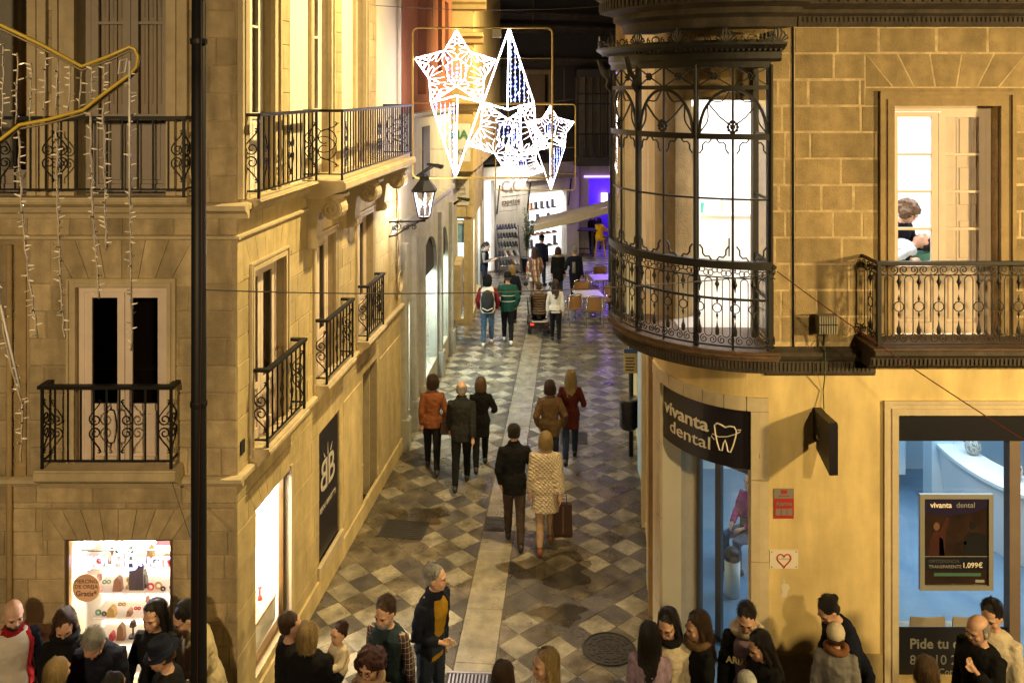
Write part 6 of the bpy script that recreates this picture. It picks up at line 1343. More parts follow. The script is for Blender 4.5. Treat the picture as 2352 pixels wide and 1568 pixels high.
    MB().ball((0, 0, 0), .11, .03, .028, 8, 5, M @ L_ @ HD @ Matrix.Scale(hs, 4) @ Matrix.Translation((0, -.435, .18))).build('mouth', LIP, body)
    if glasses:
        g_ = None
        for sx in (-1, 1): MB().tube([hp_(sx*.16+.1*math.cos(k*.785), -.47, .49+.075*math.sin(k*.785)) for k in range(8)], .0028, 4, True).build('spectacles', BLACK, body); MB().tube([hp_(sx*.25, -.46, .5), hp_(sx*.35, .0, .5)], .0025, 4).build('spectacles', BLACK, body)
    if beard:
        b = MB(); b.loft([[hp_(w_*math.cos(a), -.1+d_*math.sin(a), z_) for a in [R(190+160*k/9) for k in range(10)]]+[hp_(w_*.8*math.cos(a), -.05+d_*.6*math.sin(a), z_) for a in [R(350-160*k/9) for k in range(10)]] for z_, w_, d_ in ((-.06, .16, .22), (.0, .24, .31), (.1, .3, .37), (.2, .325, .36), (.26, .33, .27))]); o = b.build('beard', HAIR[beard], t, True)
    # hair
    ht, hc = hair; hm = HAIR.get(hc, BLK); b = MB(); nn = 14
    el = lambda cx, cy, cz, rx, ry, rz: b.ball((0, 0, 0), rx, ry, rz, nn, 9, M @ L_ @ HD @ Matrix.Scale(hs, 4) @ Matrix.Translation((cx, cy, cz)))
    R_ = lambda w_, d_, y_, z_, n=12: [hp_(w_*math.cos(2*math.pi*k/n), y_+d_*math.sin(2*math.pi*k/n), z_) for k in range(n)]
    dsp = .012
    if ht in ('short', 'bob', 'long', 'bun', 'pony', 'wavy'):
        el(0, .12, .64, .39, .475, .425)
        if ht == 'short': b.loft([R_(.36, .3, .22, .25), R_(.38, .36, .18, .45), R_(.38, .4, .14, .65)])
        if ht in ('bob',): b.loft([R_(.28, .2, .3, -.08), R_(.42, .32, .24, .06), R_(.44, .37, .22, .3), R_(.41, .41, .19, .6)]); dsp = .016
        if ht in ('long', 'wavy'):
            b.loft([R_(.16, .1, .42, -1.3 if ht == 'long' else -1.05), R_(.4, .17, .42, -1.05), R_(.47, .22, .38, -.6), R_(.47, .28, .32, -.1), R_(.44, .34, .27, .25), R_(.41, .4, .2, .6)]); dsp = .02 if ht == 'wavy' else .01
            for sx in (-1, 1): b.tube([hp_(sx*.3, .0, .8), hp_(sx*.39, .02, .4), hp_(sx*.43, .02, -.05), hp_(sx*.42, -.08, -.6)], [.08*hs, .1*hs, .12*hs, .05*hs], 8)
        if ht == 'bun': el(0, .6, .62, .17, .16, .17); b.loft([R_(.33, .3, .22, .2), R_(.38, .36, .18, .45), R_(.38, .4, .14, .65)])
        if ht == 'pony': el(0, .55, .66, .12, .12, .13); b.tube([hp_(0, .6, .66), hp_(0, .72, .4), hp_(0, .68, .0), hp_(0, .6, -.3)], [.12*hs, .15*hs, .13*hs, .04*hs], 8); b.loft([R_(.33, .3, .22, .2), R_(.38, .36, .18, .45), R_(.38, .4, .14, .65)])
    if ht == 'curly':
        rg = random.Random(int(x*97)); el(0, .12, .6, .48, .52, .5)
        for k in range(70):
            a = rg.uniform(0, 6.28); u = rg.uniform(-.6, 1); c_ = math.sqrt(max(0, 1-u*u)); px, py, pz = .56*c_*math.cos(a), .14+.58*c_*math.sin(a), .52+.5*u
            if py < -.2 and pz < .8 and abs(px) < .36: continue
            r_ = rg.uniform(.1, .16); el(px, py, pz, r_, r_, r_)
        dsp = .03
    if ht == 'sides':
        b.loft([[hp_(.385*math.cos(a)*s, .05+.47*math.sin(a)*s, z_) for s in (1, .8) for a in ([R(-15+210*k/11) for k in range(12)] if s == 1 else [R(195-210*k/11) for k in range(12)])] for z_ in (.22, .45, .62, .7)])
    if ht != 'bald' and ht not in ('cap', 'beanie', 'hat', 'hood'):
        o = b.build('hair', hm, t); add_remesh(o, .0105 if fine else .014, 2, dsp, .03)
    if ht in ('short', 'bob', 'long', 'bun', 'pony', 'wavy'):
        b = MB(); zend = dict(short=.28, bun=.3, pony=.3, bob=-.06, long=-1.15, wavy=-.95)[ht]; ns = dict(short=170, bun=120, pony=120, bob=240, long=300, wavy=320)[ht]; n_ = 4 if ht in ('short', 'bun', 'pony') else 8
        for k in range(ns):
            ph = R(rj.uniform(-128, 128)); th0 = rj.uniform(0, .55); thm = 1.62 if abs(ph) < 1.9 else 1.25; ze = zend+rj.uniform(-.12, .08)*(1 if zend > -.2 else 2.2); pts = []; wd = rj.uniform(.008, .016); ja, jb = rj.uniform(-.02, .02), rj.uniform(0, 6.3); ex = rj.uniform(1.0, 1.06) if rj.random() < .85 else rj.uniform(1.06, 1.16)
            for i in range(n_+1):
                u = i/n_; m0 = .55 if zend < .2 else 1.0
                if u <= m0: th = th0+(thm-th0)*u/m0; px, py, pz = .41*ex*math.sin(th)*math.sin(ph), .145+.485*ex*math.sin(th)*math.cos(ph), .63+.445*ex*math.cos(th)
                else: v = (u-m0)/(1-m0); z1_s = .6; px = (.43+.04*math.sin(v*3.1))*ex*math.sin(ph); py = .2+.06*v+(.42-.14*v)*math.cos(ph)*ex; pz = z1_s+(ze-z1_s)*v
                if ht == 'wavy': px += .035*math.sin(u*14+jb); py += .03*math.cos(u*13+jb)
                pts.append((px+ja*u, py, pz))
            tx, ty = math.cos(ph)*wd, -math.sin(ph)*wd; vs = []
            for i, (px, py, pz) in enumerate(pts): f = 1-.75*(i/n_)**3; vs += [hp_(px-tx*f, py-ty*f, pz), hp_(px+tx*f, py+ty*f, pz)]
            b.add(vs, [(2*i, 2*i+1, 2*i+3, 2*i+2) for i in range(n_)])
        b.build('hair_strands', hm, t, True, kind='stuff')
    if ht in ('cap', 'beanie', 'hat', 'hood'):
        m_ = hc if not isinstance(hc, str) else BLK
        b.loft([R_(.37, .36, .16, .2), R_(.385, .4, .14, .5)]); o = b.build('hair', HAIR['brown'], t); add_remesh(o, .015, 1)
        b = MB()
        if ht == 'cap': el(0, .06, .68, .4, .48, .36); b.loft([[hp_(.3*math.cos(a), -.36+rr*math.sin(a), zz) for a in [R(180+180*k/9) for k in range(10)]] for rr, zz in ((.36, .62), (.36, .66))])
        if ht == 'beanie': el(0, .08, .66, .43, .5, .43)
        if ht == 'hood': b.loft([R_(.3, .3, .15, -.25), R_(.45, .42, .16, .0), R_(.5, .44, .2, .4), R_(.46, .42, .2, .8), R_(.26, .26, .2, 1.08), R_(.05, .05, .2, 1.13)])
        if ht == 'hat': b.lathe([(.64, .57), (.7, .62), (.66, .62), (.45, .6), (.43, .95), (.4, 1.06), (.3, 1.1), (.2, 1.04), (.02, 1.04)], 24, (0, .05, 0), M @ L_ @ HD @ Matrix.Scale(hs, 4)); MB().lathe([(.455, .63), (.455, .74), (.44, .74)], 24, (0, .05, 0), M @ L_ @ HD @ Matrix.Scale(hs, 4)).build('hat_band', DJEAN, t)
        o = b.build({'cap': 'cap', 'beanie': 'woolly_hat', 'hat': 'hat', 'hood': 'hood'}[ht], m_, t, ht == 'hat')
        if ht != 'hat': add_remesh(o, .012, 3, .008, .03)
    # garments
    if top is not None:
        b = MB()
        if inner is None: b.loft(torso(b, puff, hem, .84, flare))
        else:
            o_ = inner[1]; ra = torso(b, puff, hem, .828, flare, 18, (360-o_, -o_)); rb = torso(b, puff-.026, hem, .828, flare, 18, (360-o_, -o_))
            b.loft([r+q[::-1] for r, q in zip(ra, rb)])
        if collar > 0: b.loft([[T((.045+k_)*math.cos(a), .002+(.048+k_)*math.sin(a), z_) for a in [2*math.pi*k/14 for k in range(14)]] for k_, z_ in ((.008, .82), (.008+collar*.08, .835), (.0+collar*.1, .845+collar*.22), (-.006, .85+collar*.24))])
        if not (vest or sleeve):
            for sx in (1, -1):
                S, E, W, Fo, U = arms[sx]; e = puff*.85; b.tube([T(*(S-Vector((sx*.035, 0, .01)))), T(*S), T(*S.lerp(E, .45)), T(*E), T(*E.lerp(W, .5)), T(*(W-Fo*.012))], [.03*H+e, .034*H+e, .03*H+e, .026*H+e, .024*H+e, .02*H+e], 10)
        o = b.build('coat' if hem < .42 else 'jacket', top, t); add_remesh(o, .013 if fine else .0165, 3, .024, .06)
        if vest or sleeve:
            for sx in (1, -1):
                b = MB(); S, E, W, Fo, U = arms[sx]; e = puff*.6; b.tube([T(*(S-Vector((sx*.03, 0, .005)))), T(*S), T(*S.lerp(E, .45)), T(*E), T(*E.lerp(W, .5)), T(*(W-Fo*.012))], [.028*H+e, .032*H+e, .029*H+e, .025*H+e, .023*H+e, .018*H+e], 10); o2 = b.build('sleeve', sleeve or WHT, t); add_remesh(o2, .0165, 2, .01, .06)
        if inner is not None:
            b = MB(); b.loft(torso(b, puff-.012, .46, .832, 0)); o2 = b.build('jumper', inner[0], t); add_remesh(o2, .014, 2, .014, .06)
        for z_, m_ in stripes:
            e = puff+.012; k_ = .098; b = MB(); b.tube([T((.1*sw+e/H)*math.cos(a), (.072+e/H)*math.sin(a), z_) for a in [2*math.pi*k/20 for k in range(20)]], .009, 4, True); b.build('stripe', m_, t)
        if hood is not None:
            b = MB(); b.loft([[T((.05+k_)*math.cos(a)*1.15, .02+(.052+k_)*math.sin(a), z_) for a in [2*math.pi*k/14 for k in range(14)]] for k_, z_ in ((.0, .81), (.035, .825), (.04, .85), (.015, .87), (.0, .86))]); o2 = b.build('hood', hood, t); add_remesh(o2, .014, 1, .02, .02)
        if scarf is not None:
            b = MB(); b.tube([T(.065*math.cos(a), .0+.066*math.sin(a)-.005, .852+.008*math.sin(2*a)) for a in [2*math.pi*k/12 for k in range(12)]], .04, 8, True); o2 = b.build('scarf', scarf, t); add_remesh(o2, .014, 2, .015, .04)
    if lower:
        b = MB(); b.loft(torso(b, .008, .5, .61) if seat is None else torso(b, .008, .475, .61))
        for sx in (1, -1):
            hp, kn, an = leg[sx]; e = .012; b.tube([M @ (hp+Vector((0, 0, .05*H))), M @ hp, M @ hp.lerp(kn, .5), M @ kn, M @ kn.lerp(an, .4), M @ an], [.05*H+e, .05*H+e, .044*H+e, .034*H+e, .033*H+e*.8, .026*H+e*.6], 10)
        o = b.build('trousers', legs, t); add_remesh(o, .0165, 2, .018, .06)
        for sx in (1, -1):
            hp, kn, an = leg[sx]; lift = max(0, an.z-.05*H); tilt = R(-min(60, lift*220))
            Ms = M @ Matrix.Translation((an.x, an.y, an.z-.05*H)) @ Matrix.Rotation(tilt, 4, 'X') @ Matrix.Scale(1.13, 4)
            MB(Ms).loft([[(w_*math.cos(a), yy, max(.0, zc+h_*math.sin(a))) for a in [2*math.pi*k/10 for k in range(10)]] for yy, w_, zc, h_ in ((.075, .02, .04, .03), (.06, .034, .045, .045), (.0, .038, .05, .05), (-.06, .042, .04, .04), (-.12, .043, .03, .03), (-.16, .034, .025, .022), (-.175, .012, .02, .01))]).build('shoe', shoe or SHOEM[0], t, True)
    return t
def gpx(x, Y): return (x-CX)*Y/F
def pp(label, px, Y, H, face, **k): return person(label, gpx(px, Y), Y, H, face, **k)
FARG = 'passers-by at the far end'; MIDG = 'couples strolling up the street'; CRO = 'crowd standing in the square'
# far end
pp('woman in black vest looking at her phone by the shop glass', 1113, 29.3, 1.66, 75, hair=('pony', 'black'), top=BLK, hem=.42, vest=True, sleeve=GRYC, legs=DJEAN, aL='phone', aR='phone', pitch=25, fem=True, scarf=GRYC, group=FARG)
pp('man in dark cap with a hand at his mouth before the lit window', 1243, 30.2, 1.76, 150, hair=('cap', BLK), top=NVY, legs=DJEAN, aL='mouth', aR='down', puff=.03, group=FARG)
pp('woman with long brown hair in a tan plaid coat', 1228, 28.2, 1.66, 178, hair=('long', 'brown'), top=PLAID, hem=.36, puff=.035, legs=TANT, fem=True, stride=8, aL='down', aR='pocket', flare=.1, group=FARG)
pp('woman in black coat with a fur-trimmed hood', 1282, 28.4, 1.65, 182, hair=('bob', 'brown'), top=BLK, hem=.36, puff=.03, legs=DJEAN, fem=True, hood=cloth('fur_trim', (.3, .22, .12), .4, 60, .8, 200), stride=8, flare=.12, group=FARG)
pp('grey-haired man in a long dark coat carrying a jacket', 1320, 28.0, 1.74, 186, hair=('short', 'grey'), top=NVY, hem=.38, puff=.03, legs=NVY, aL='link', aR='down', stride=-10, group=FARG)
pp('blond woman half hidden behind the green jacket', 1176, 25.4, 1.66, 180, hair=('bob', 'blond'), top=NVY, hem=.44, puff=.03, legs=BLK, fem=True, group=FARG)
pp('man in green jacket with white stripes and dark woolly hat', 1166, 23.5, 1.86, 180, hair=('beanie', BLK), top=GRN, hem=.45, puff=.035, legs=BLK, shoe=SHOE_W, stride=14, aL='pocket', aR='pocket', stripes=((.6, WHT), (.68, WHT)), group=FARG)
pp('hooded man in black and white jacket and blue jeans', 1120, 23.3, 1.83, 176, hair=('hood', BLK), top=WHT, hem=.46, puff=.03, legs=JEAN, shoe=SHOE_W, stride=-12, aL='pocket', aR='pocket', sleeve=cloth('red_black_sleeve', (.16, .012, .02)), stripes=(), group=FARG)
pp('woman in short white jacket and black leggings beside the scooter', 1276, 23.6, 1.63, 182, hair=('long', 'brown'), top=WHT, hem=.47, puff=.014, legs=BLK, fem=True, stride=8, aL='down', aR='down', group=FARG)
pp('man in ribbed brown puffer riding the mobility scooter', 1238, 24.25, 1.7, 180, hair=('cap', cloth('tweed_cap', (.08, .06, .04))), top=PUFF, hem=.49, puff=.04, legs=NVY, seat=.62, aL='table', aR='table', group=FARG)
pp('person in yellow jumper leaning at the bar table', 1377, 35.5, 1.62, 150, hair=('bob', 'black'), top=YLW, hem=.42, puff=.03, legs=TANT, seat=.8, fem=True, aL='table', aR='table', group=FARG)
person('woman in dark clothes behind the bar table', 3.35, 36.2, 1.66, 10, hair=('wavy', 'light'), top=BLK, legs=BLK, fem=True, aL='look', aR='look', group=FARG)
# middle distance
pp('woman in orange leather jacket and black trousers', 993, 15.6, 1.68, 184, hair=('bob', 'brown'), top=ORG, hem=.46, puff=.02, legs=BLK, fem=True, stride=16, aL='down', aR='pocket', group=MIDG)
pp('bald man in charcoal jacket walking away', 1060, 15.0, 1.75, 180, hair=('sides', 'grey'), top=CHAR, hem=.44, puff=.035, legs=BLK, stride=-17, aL='fwd', aR='back', collar=.1, group=MIDG)
pp('woman in black coat with short light brown hair', 1104, 15.7, 1.6, 182, hair=('bob', 'light'), top=BLK, hem=.36, puff=.02, legs=BLK, fem=True, stride=-20, flare=.08, aL='back', aR='link', collar=.12, group=MIDG)
pp('woman in brown padded jacket and jeans', 1263, 15.4, 1.63, 180, hair=('bob', 'brown'), top=OLV, hem=.42, puff=.035, legs=DJEAN, fem=True, stride=15, aL='pocket', aR='pocket', group=MIDG)
pp('blond woman in a dark red coat stepping right', 1310, 16.0, 1.63, 176, hair=('wavy', 'blond'), top=REDC, hem=.37, puff=.018, legs=DJEAN, fem=True, stride=-22, flare=.1, aL='pocket', aR='link', group=MIDG)
pp('man in black jacket arm in arm with the quilted coat', 1181, 13.1, 1.74, 182, hair=('short', 'black'), top=BLK, hem=.43, puff=.025, legs=BRN, stride=13, aL='pocket', aR='link', collar=.08, fine=True, group=MIDG)
pp('blond woman in a long cream quilted coat', 1253, 13.0, 1.66, 178, hair=('bob', 'blond'), top=QUILT, hem=.33, puff=.075, legs=TANT, fem=True, stride=-15, aL='down', aR='back', flare=.06, shoe=SHOEM[1], group=MIDG, fine=True)
# standing in the square, nearest the viewer
pp('man in navy jacket over a mustard jumper, looking right', 990, 9.25, 1.76, 55, hair=('short', 'grey'), top=NVY, hem=.47, puff=.025, legs=DJEAN, inner=(MUS, 32), aL='down', aR='belly', yaw=25, fine=True, collar=.06, group=CRO)
pp('balding man in dark vest with checked sleeves', 895, 8.73, 1.73, -25, hair=('short', 'brown'), top=TEAL, vest=True, sleeve=CHECK, legs=DJEAN, hem=.46, puff=.03, pitch=12, beard='grey', aL='down', aR='pocket', fine=True, group=CRO)
pp('woman with curly dark auburn hair and spectacles', 855, 8.1, 1.6, -15, hair=('curly', 'auburn'), top=OLV, legs=BLK, fem=True, glasses=True, pitch=15, scarf=TANT, fine=True, group=CRO)
pp('blond woman in black padded coat holding a baby', 708, 8.42, 1.63, 165, hair=('bob', 'blond'), top=BLK, hem=.35, puff=.05, legs=BLK, fem=True, aL='carry', aR='carry', fine=True, group=CRO)
pp('woman in dark coat half hidden by the blond woman', 662, 8.62, 1.6, 120, hair=('short', 'brown'), top=BLK, hem=.4, puff=.03, legs=BLK, fem=True, group=CRO)
person('baby in cream jumper looking over a shoulder', gpx(776, 8.5), 8.55, .75, -40, hair=('short', 'auburn'), top=CREAM, legs=NVY, hem=.47, puff=.03, z0=.82, aL='look', aR='look', head_s=1.75, seat=.3, shoe=SHOEM[0], group=CRO)
pp('bald bearded man in white jumper with a red-lined jacket', 30, 8.66, 1.75, 25, hair=('bald', 'black'), beard='black', top=REDL, sleeve=NVY, inner=(WHT, 50), legs=BLK, hem=.46, puff=.03, skin=0, yaw=10, pitch=14, fine=True, group=CRO, collar=.06)
pp('woman with brown fringe in dark jumper looking down, left of the display', 150, 8.65, 1.66, 20, hair=('wavy', 'brown'), top=BLK, legs=BLK, fem=True, pitch=30, aL='look', aR='look', fine=True, scarf=BLK, group=CRO)
pp('grey-haired man bending over something in his hands', 240, 8.5, 1.76, 5, hair=('short', 'grey'), top=NVY, legs=BLK, lean=16, pitch=40, puff=.03, aL='look', aR='look', fine=True, collar=.06, group=CRO)
pp('woman with dark hair and a pale lapel, right of the display', 360, 8.7, 1.69, -10, hair=('wavy', 'black'), top=BLK, legs=BLK, fem=True, pitch=10, skin=1, aL='out', aR='look', fine=True, puff=.025, group=CRO)
pp('person in a dark felt hat and black coat by the post', 392, 8.05, 1.72, -70, hair=('hat', NVY), top=BLK, legs=BLK, puff=.04, hem=.4, aL='look', aR='look', pitch=15, fine=True, group=CRO)
pp('man in beige jacket and spectacles behind the post', 478, 8.68, 1.76, -62, hair=('short', 'black'), top=BEIGE, legs=TANT, puff=.045, hem=.45, lean=14, pitch=18, glasses=True, aL='look', aR='pocket', fine=True, collar=.12, inner=(WHT, 16), group=CRO)
pp('blond head at the lower left edge', 122, 7.9, 1.6, 160, hair=('bob', 'blond'), top=REDL, legs=BLK, fem=True, fine=True, group=CRO)
pp('dark-haired head at the lower edge before the grey-haired man', 255, 7.7, 1.6, 170, hair=('short', 'black'), top=BLK, legs=BLK, group=CRO)
pp('woman with long brown hair at the bottom edge, left of two', 1155, 7.88, 1.6, 150, hair=('long', 'brown'), top=BLK, legs=BLK, fem=True, fine=True, group=CRO)
pp('woman in profile with blond streaks and a white fleece collar', 1256, 7.98, 1.65, -75, hair=('wavy', 'blond'), top=CREAM, hem=.42, puff=.045, legs=BLK, fem=True, fine=True, group=CRO)
pp('woman with very long black hair seen from behind', 1492, 8.4, 1.62, 165, hair=('long', 'black'), top=LIL, legs=DJEAN, fem=True, fine=True, group=CRO)
pp('woman in spectacles and a white fleece coat', 1538, 8.62, 1.66, -25, hair=('long', 'black'), top=CREAM, hem=.4, puff=.04, legs=BLK, fem=True, glasses=True, pitch=15, scarf=BLK, fine=True, group=CRO)
pp('woman with wavy brown hair in a black jacket with yellow piping', 1610, 8.55, 1.65, -80, hair=('wavy', 'brown'), top=BLK, legs=BLK, fem=True, pitch=10, puff=.03, scarf=OLV, fine=True, group=CRO)
_lw = pp('young woman in lilac sweatshirt and white-collared black coat', 1716, 8.66, 1.7, -18, hair=('bun', 'black'), top=BLK, hem=.4, puff=.04, inner=(LIL, 42), legs=BLK, fem=True, pitch=22, yaw=-8, hood=CREAM, fine=True, group=CRO)
pp('dark-haired woman in black facing left before the yellow wall', 1760, 8.32, 1.62, -70, hair=('long', 'black'), top=BLK, hem=.42, puff=.04, legs=BLK, fem=True, pitch=18, fine=True, group=CRO)
pp('small child in a pale knitted bobble hat', 1712, 8.0, 1.46, 10, hair=('beanie', cloth('pale_blue_knit', (.5, .52, .48), .3, 20, .6, 80)), top=NVY, legs=BLK, group=CRO)
pp('man in dark jacket bending towards the child in the cream hat', 1962, 9.0, 1.66, -75, hair=('bun', 'black'), top=NVY, legs=BLK, lean=24, pitch=16, puff=.035, hem=.42, aL='look', aR='look', fine=True, group=CRO)
pp('child in a cream woolly hat and brown scarf', 1920, 8.72, 1.42, 160, hair=('beanie', CREAM), top=GRYC, legs=BLK, hem=.38, puff=.035, scarf=SCARF, flare=.12, fine=True, head_s=1.12, group=CRO)
pp('balding man in a black coat, mouth covered by a hand', 2255, 8.42, 1.72, -65, hair=('sides', 'grey'), top=BLK, legs=BLK, puff=.045, hem=.4, pitch=14, aL='mouth', aR='down', fine=True, group=CRO)
pp('dark-haired person in a white coat behind the balding man', 2285, 8.6, 1.76, -50, hair=('short', 'black'), top=CREAM, legs=BLK, puff=.04, hem=.42, pitch=15, fine=True, group=CRO)
pp('brown-haired head at the bottom edge before the dental window', 2130, 7.95, 1.6, 150, hair=('bob', 'light'), top=BLK, legs=BLK, fem=True, fine=True, group=CRO)
# inside
person('person in magenta jacket sitting inside the dental shop', 3.42, 12.45, 1.66, -60, hair=('short', 'brown'), top=MAG, legs=JEAN, seat=.52, aL='look', aR='look', group='people inside the clinic')
text('ARIZONA', WM[_lw.name] @ Matrix.Translation((0, -.185, 1.22)) @ Matrix.Rotation(R(84), 4, 'X'), .085, cloth('yellow_print', (.5, .42, .2)), _lw, bold=.002, ext=.004)
person('dentist with curly brown hair seen through the upper window', 4.82, 11.15, 1.66, 30, hair=('curly', 'light'), top=NVY, legs=NVY, seat=.55, z0=4.1, lean=22, pitch=20, aL='table', aR='table', fem=True, group='people inside the clinic')
# ---------------------------------------------------------------- carried and ridden things
LEA = mat('dark_brown_leather', (.035, .015, .01), .4, .2, 12)
x_, Y_ = gpx(1293, 13.0), 13.02
t = thing('shopping_bag', 'dark brown shopping bag hanging from the quilted woman hand', 'bag', (x_, Y_, .2)); B = MB()
B.loft([[(x_+sx*w_, Y_+sy*d_, z) for sx, sy in ((-1, -1), (1, -1), (1, 1), (-1, 1))] for w_, d_, z in ((.13, .06, .14), (.14, .065, .18), (.13, .05, .62))]); B.build('bag_body', LEA, t)
for d in (-.04, .04): MB().tube([(x_-.06, Y_+d, .62), (x_-.05, Y_+d, .75), (x_+.05, Y_+d, .75), (x_+.06, Y_+d, .62)], .006, 5).build('handle', LEA, t)
MB().tube([(x_, Y_-.064, .2), (x_, Y_-.055, .6)], .004, 4).build('seam', TANT, t)
p = Vector((gpx(1119, 29.3)+.36, 29.15, 1.13)); o = MB(Matrix.Translation(p) @ Matrix.Rotation(R(40), 4, 'Y')).box((-.04, -.035, -.005), (.1, .035, .005)).build('phone', BLACK); tag(o, 'phone held by the woman in the black vest', 'phone')
for px, Y, s, lab in ((1028, 15.4, 1, 'small dark shoulder bag of the woman in orange'), (1372-40, 28.2, 1, 'dark handbag beside the grey-haired man')):
    xx = gpx(px, Y); t = thing('handbag', lab, 'bag', (xx, Y, .8)); MB().loft([[(xx+sx*w_, Y+sy*.05, z) for sx, sy in ((-1, -1), (1, -1), (1, 1), (-1, 1))] for w_, z in ((.11, .72), (.13, .76), (.1, .95))]).build('bag_body', LEA, t); MB().tube([(xx-.08, Y, .95), (xx-.12, Y-.02, 1.25), (xx-.05, Y, 1.42)], .008, 4).build('strap', LEA, t)
xx, YY = gpx(1120, 23.12), 23.12; t = thing('backpack', 'dark backpack on the hooded man back', 'backpack', (xx, YY, 1.0)); MB().loft([[(xx+w_*math.cos(a), YY+d_*math.sin(a)-.1, z) for a in [2*math.pi*k/12 for k in range(12)]] for w_, d_, z in ((.1, .05, .92), (.17, .09, 1.0), (.17, .1, 1.3), (.12, .07, 1.46), (.03, .03, 1.5))]).build('pack', CHAR, t, True); MB().tube([(xx-.14, YY-.19, 1.05), (xx, YY-.21, .99), (xx+.14, YY-.19, 1.05)], .012, 4).build('pale_piping', WHT, t)
xx, YY = gpx(1323, 27.85), 27.85; o = MB().loft([[(xx-.08+.05*math.cos(a), YY-.2+.05*math.sin(a), z) for a in [2*math.pi*k/8 for k in range(8)]] for z in (.98, 1.05, 1.28, 1.32)]).build('folded_scarf', GRYC, None, True); tag(o, 'pale grey roll tucked under the grey-haired man arm', 'scarf')
# mobility scooter
xx, YY = gpx(1238, 24.4), 24.4; t = thing('mobility_scooter', 'black mobility scooter with red tail lights seen from behind', 'scooter', (xx, YY, 0))
MB().loft([[(xx+w_*sx, YY+yy, z) for sx, z in ((-1, .18), (1, .18), (1, h_), (-1, h_))] for yy, w_, h_ in ((-.28, .24, .34), (-.2, .28, .42), (.3, .28, .4), (.4, .24, .24), (1.0, .2, .24))]).build('body', mat('glossy_dark_body', (.02, .012, .014), .25, .1), t)
for sx in (-1, 1):
    for dy in (-.12, .9):
        w_ = MB().lathe([(.03, -.05), (.12, -.05), (.135, -.03), (.135, .03), (.12, .05), (.03, .05)], 16, (0, 0, 0), Matrix.Translation((xx+sx*.27, YY+dy, .135)) @ Matrix.Rotation(R(90), 4, 'Y')).build('wheel', BLACK, t, True); MB().lathe([(.01, -.055), (.07, -.055), (.07, .055), (.01, .055)], 10, (0, 0, 0), Matrix.Translation((xx+sx*.27, YY+dy, .135)) @ Matrix.Rotation(R(90), 4, 'Y')).build('rim', STEEL, w_)
    MB().box((xx+sx*.2-.05, YY-.295, .28), (xx+sx*.2+.05, YY-.28, .32)).build('tail_light', emat('red_tail_light', (1, .03, .02), 3) if sx < 0 else mat('dull_red_lens', (.12, .01, .008), .4, 0), t)
    MB().tube([(xx+sx*.3, YY-.12, .55), (xx+sx*.32, YY-.14, .9), (xx+sx*.32, YY+.2, .92)], .02, 6).build('armrest', BLACK, t)
MB().box((xx-.2, YY-.29, .36), (xx+.2, YY-.275, .39)).build('reflector', WHITE, t)
b = MB(); b.loft([[(xx+sx*w_, YY+yy, z) for sx, yy in ((-1, -.22), (1, -.22), (1, -.12), (-1, -.12))] for w_, z in ((.2, .55), (.23, .62), (.23, 1.02), (.18, 1.12))]); b.build('backrest', BLK, t); MB().tube([(xx-.23, YY-.2, .55), (xx-.25, YY-.2, 1.02), (xx-.18, YY-.19, 1.13), (xx+.18, YY-.19, 1.13), (xx+.25, YY-.2, 1.02), (xx+.23, YY-.2, .55)], .012, 5).build('backrest_frame', STEEL, t)
MB().box((xx-.23, YY-.12, .5), (xx+.23, YY+.3, .58)).build('seat', BLK, t); MB().box((xx-.06, YY-.1, .38), (xx+.06, YY+.1, .5)).build('seat_post', BLACK, t)
MB().tube([(xx, YY+.9, .24), (xx, YY+.7, 1.0)], .04, 6).build('tiller', BLACK, t); MB().tube([(xx-.3, YY+.68, 1.0), (xx+.3, YY+.68, 1.0)], .02, 6).build('handlebar', BLACK, t)
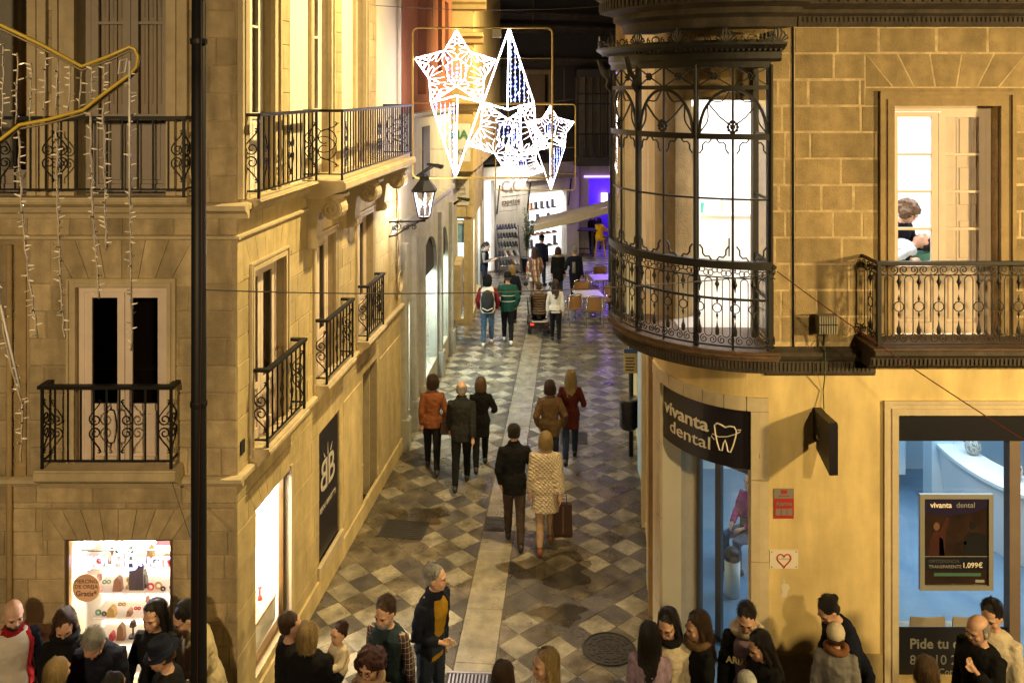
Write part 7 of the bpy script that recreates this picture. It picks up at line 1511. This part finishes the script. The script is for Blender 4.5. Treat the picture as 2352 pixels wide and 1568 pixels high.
for sx in (-1, 1): MB().tube([(xx+sx*.28, YY+.7, 1.0), (xx+sx*.36, YY+.72, 1.16)], .008, 4).build('mirror_arm', BLACK, t); MB().ball((xx+sx*.36, YY+.72, 1.2), .07, .02, .07, 10, 6).build('mirror', BLACK, t, True)
# dental chair upstairs and the patient
t = thing('dental_chair', 'reclined green dental chair seen through the upper window', 'chair', (5.3, 11.0, 4.1)); DGN = mat('dental_green', (.05, .2, .15), .4, .05)
MB().loft([[(x, y, z) for y, z in ((10.75, zz), (11.2, zz), (11.2, zz+.09), (10.75, zz+.09))] for x, zz in ((4.6, 4.62), (5.1, 4.68), (5.55, 4.78))]).build('recliner', DGN, t); MB().lathe([(.25, 0), (.25, .04), (.07, .08), (.07, .55)], 12, (5.1, 11, 4.1)).build('column', STEEL, t); MB().box((5.05, 10.9, 4.15), (5.2, 11.1, 4.3)).build('pedal', BLACK, t)
person('patient lying back on the dental chair', 4.5, 10.85, 1.6, -90, hair=('short', 'black'), top=cloth('pale_blue_gown', (.5, .6, .68)), legs=WHT, seat=.6, z0=4.12, lean=-74, aL='down', aR='down', skin=0, group='people inside the clinic')
MB().box((4.75, 12.385, 5.9), (5.15, 12.395, 6.35)).build('wall_picture', mat('beige_picture', (.5, .48, .42), .7, .3, 4), RB); MB().box((4.75, 12.38, 6.2), (5.15, 12.384, 6.35)).build('wall_picture', GRYC, RB)
# ---------------------------------------------------------------- bake lettering and soft bodies to plain meshes
bpy.context.view_layer.update()
dg = bpy.context.evaluated_depsgraph_get()
made = []
for o, parent, bend in FIN:
    made.append((o, parent, bend, bpy.data.meshes.new_from_object(o.evaluated_get(dg))))
for o, parent, bend, me in made:
    if o.type == 'FONT':
        n = bpy.data.objects.new('lettering', me); col.objects.link(n); n.parent = parent
        if bend is None: n.matrix_local = o.matrix_local.copy()
        else:
            I = WM[root(parent).name].inverted()
            xs = [v.co.x for v in me.vertices]; x0 = min(xs); wd = max(xs)-x0
            for v in me.vertices: v.co = I @ bend((v.co.x-x0)/wd, v.co.y, v.co.z)
        bpy.data.objects.remove(o)
    else:
        o.modifiers.clear(); o.data = me
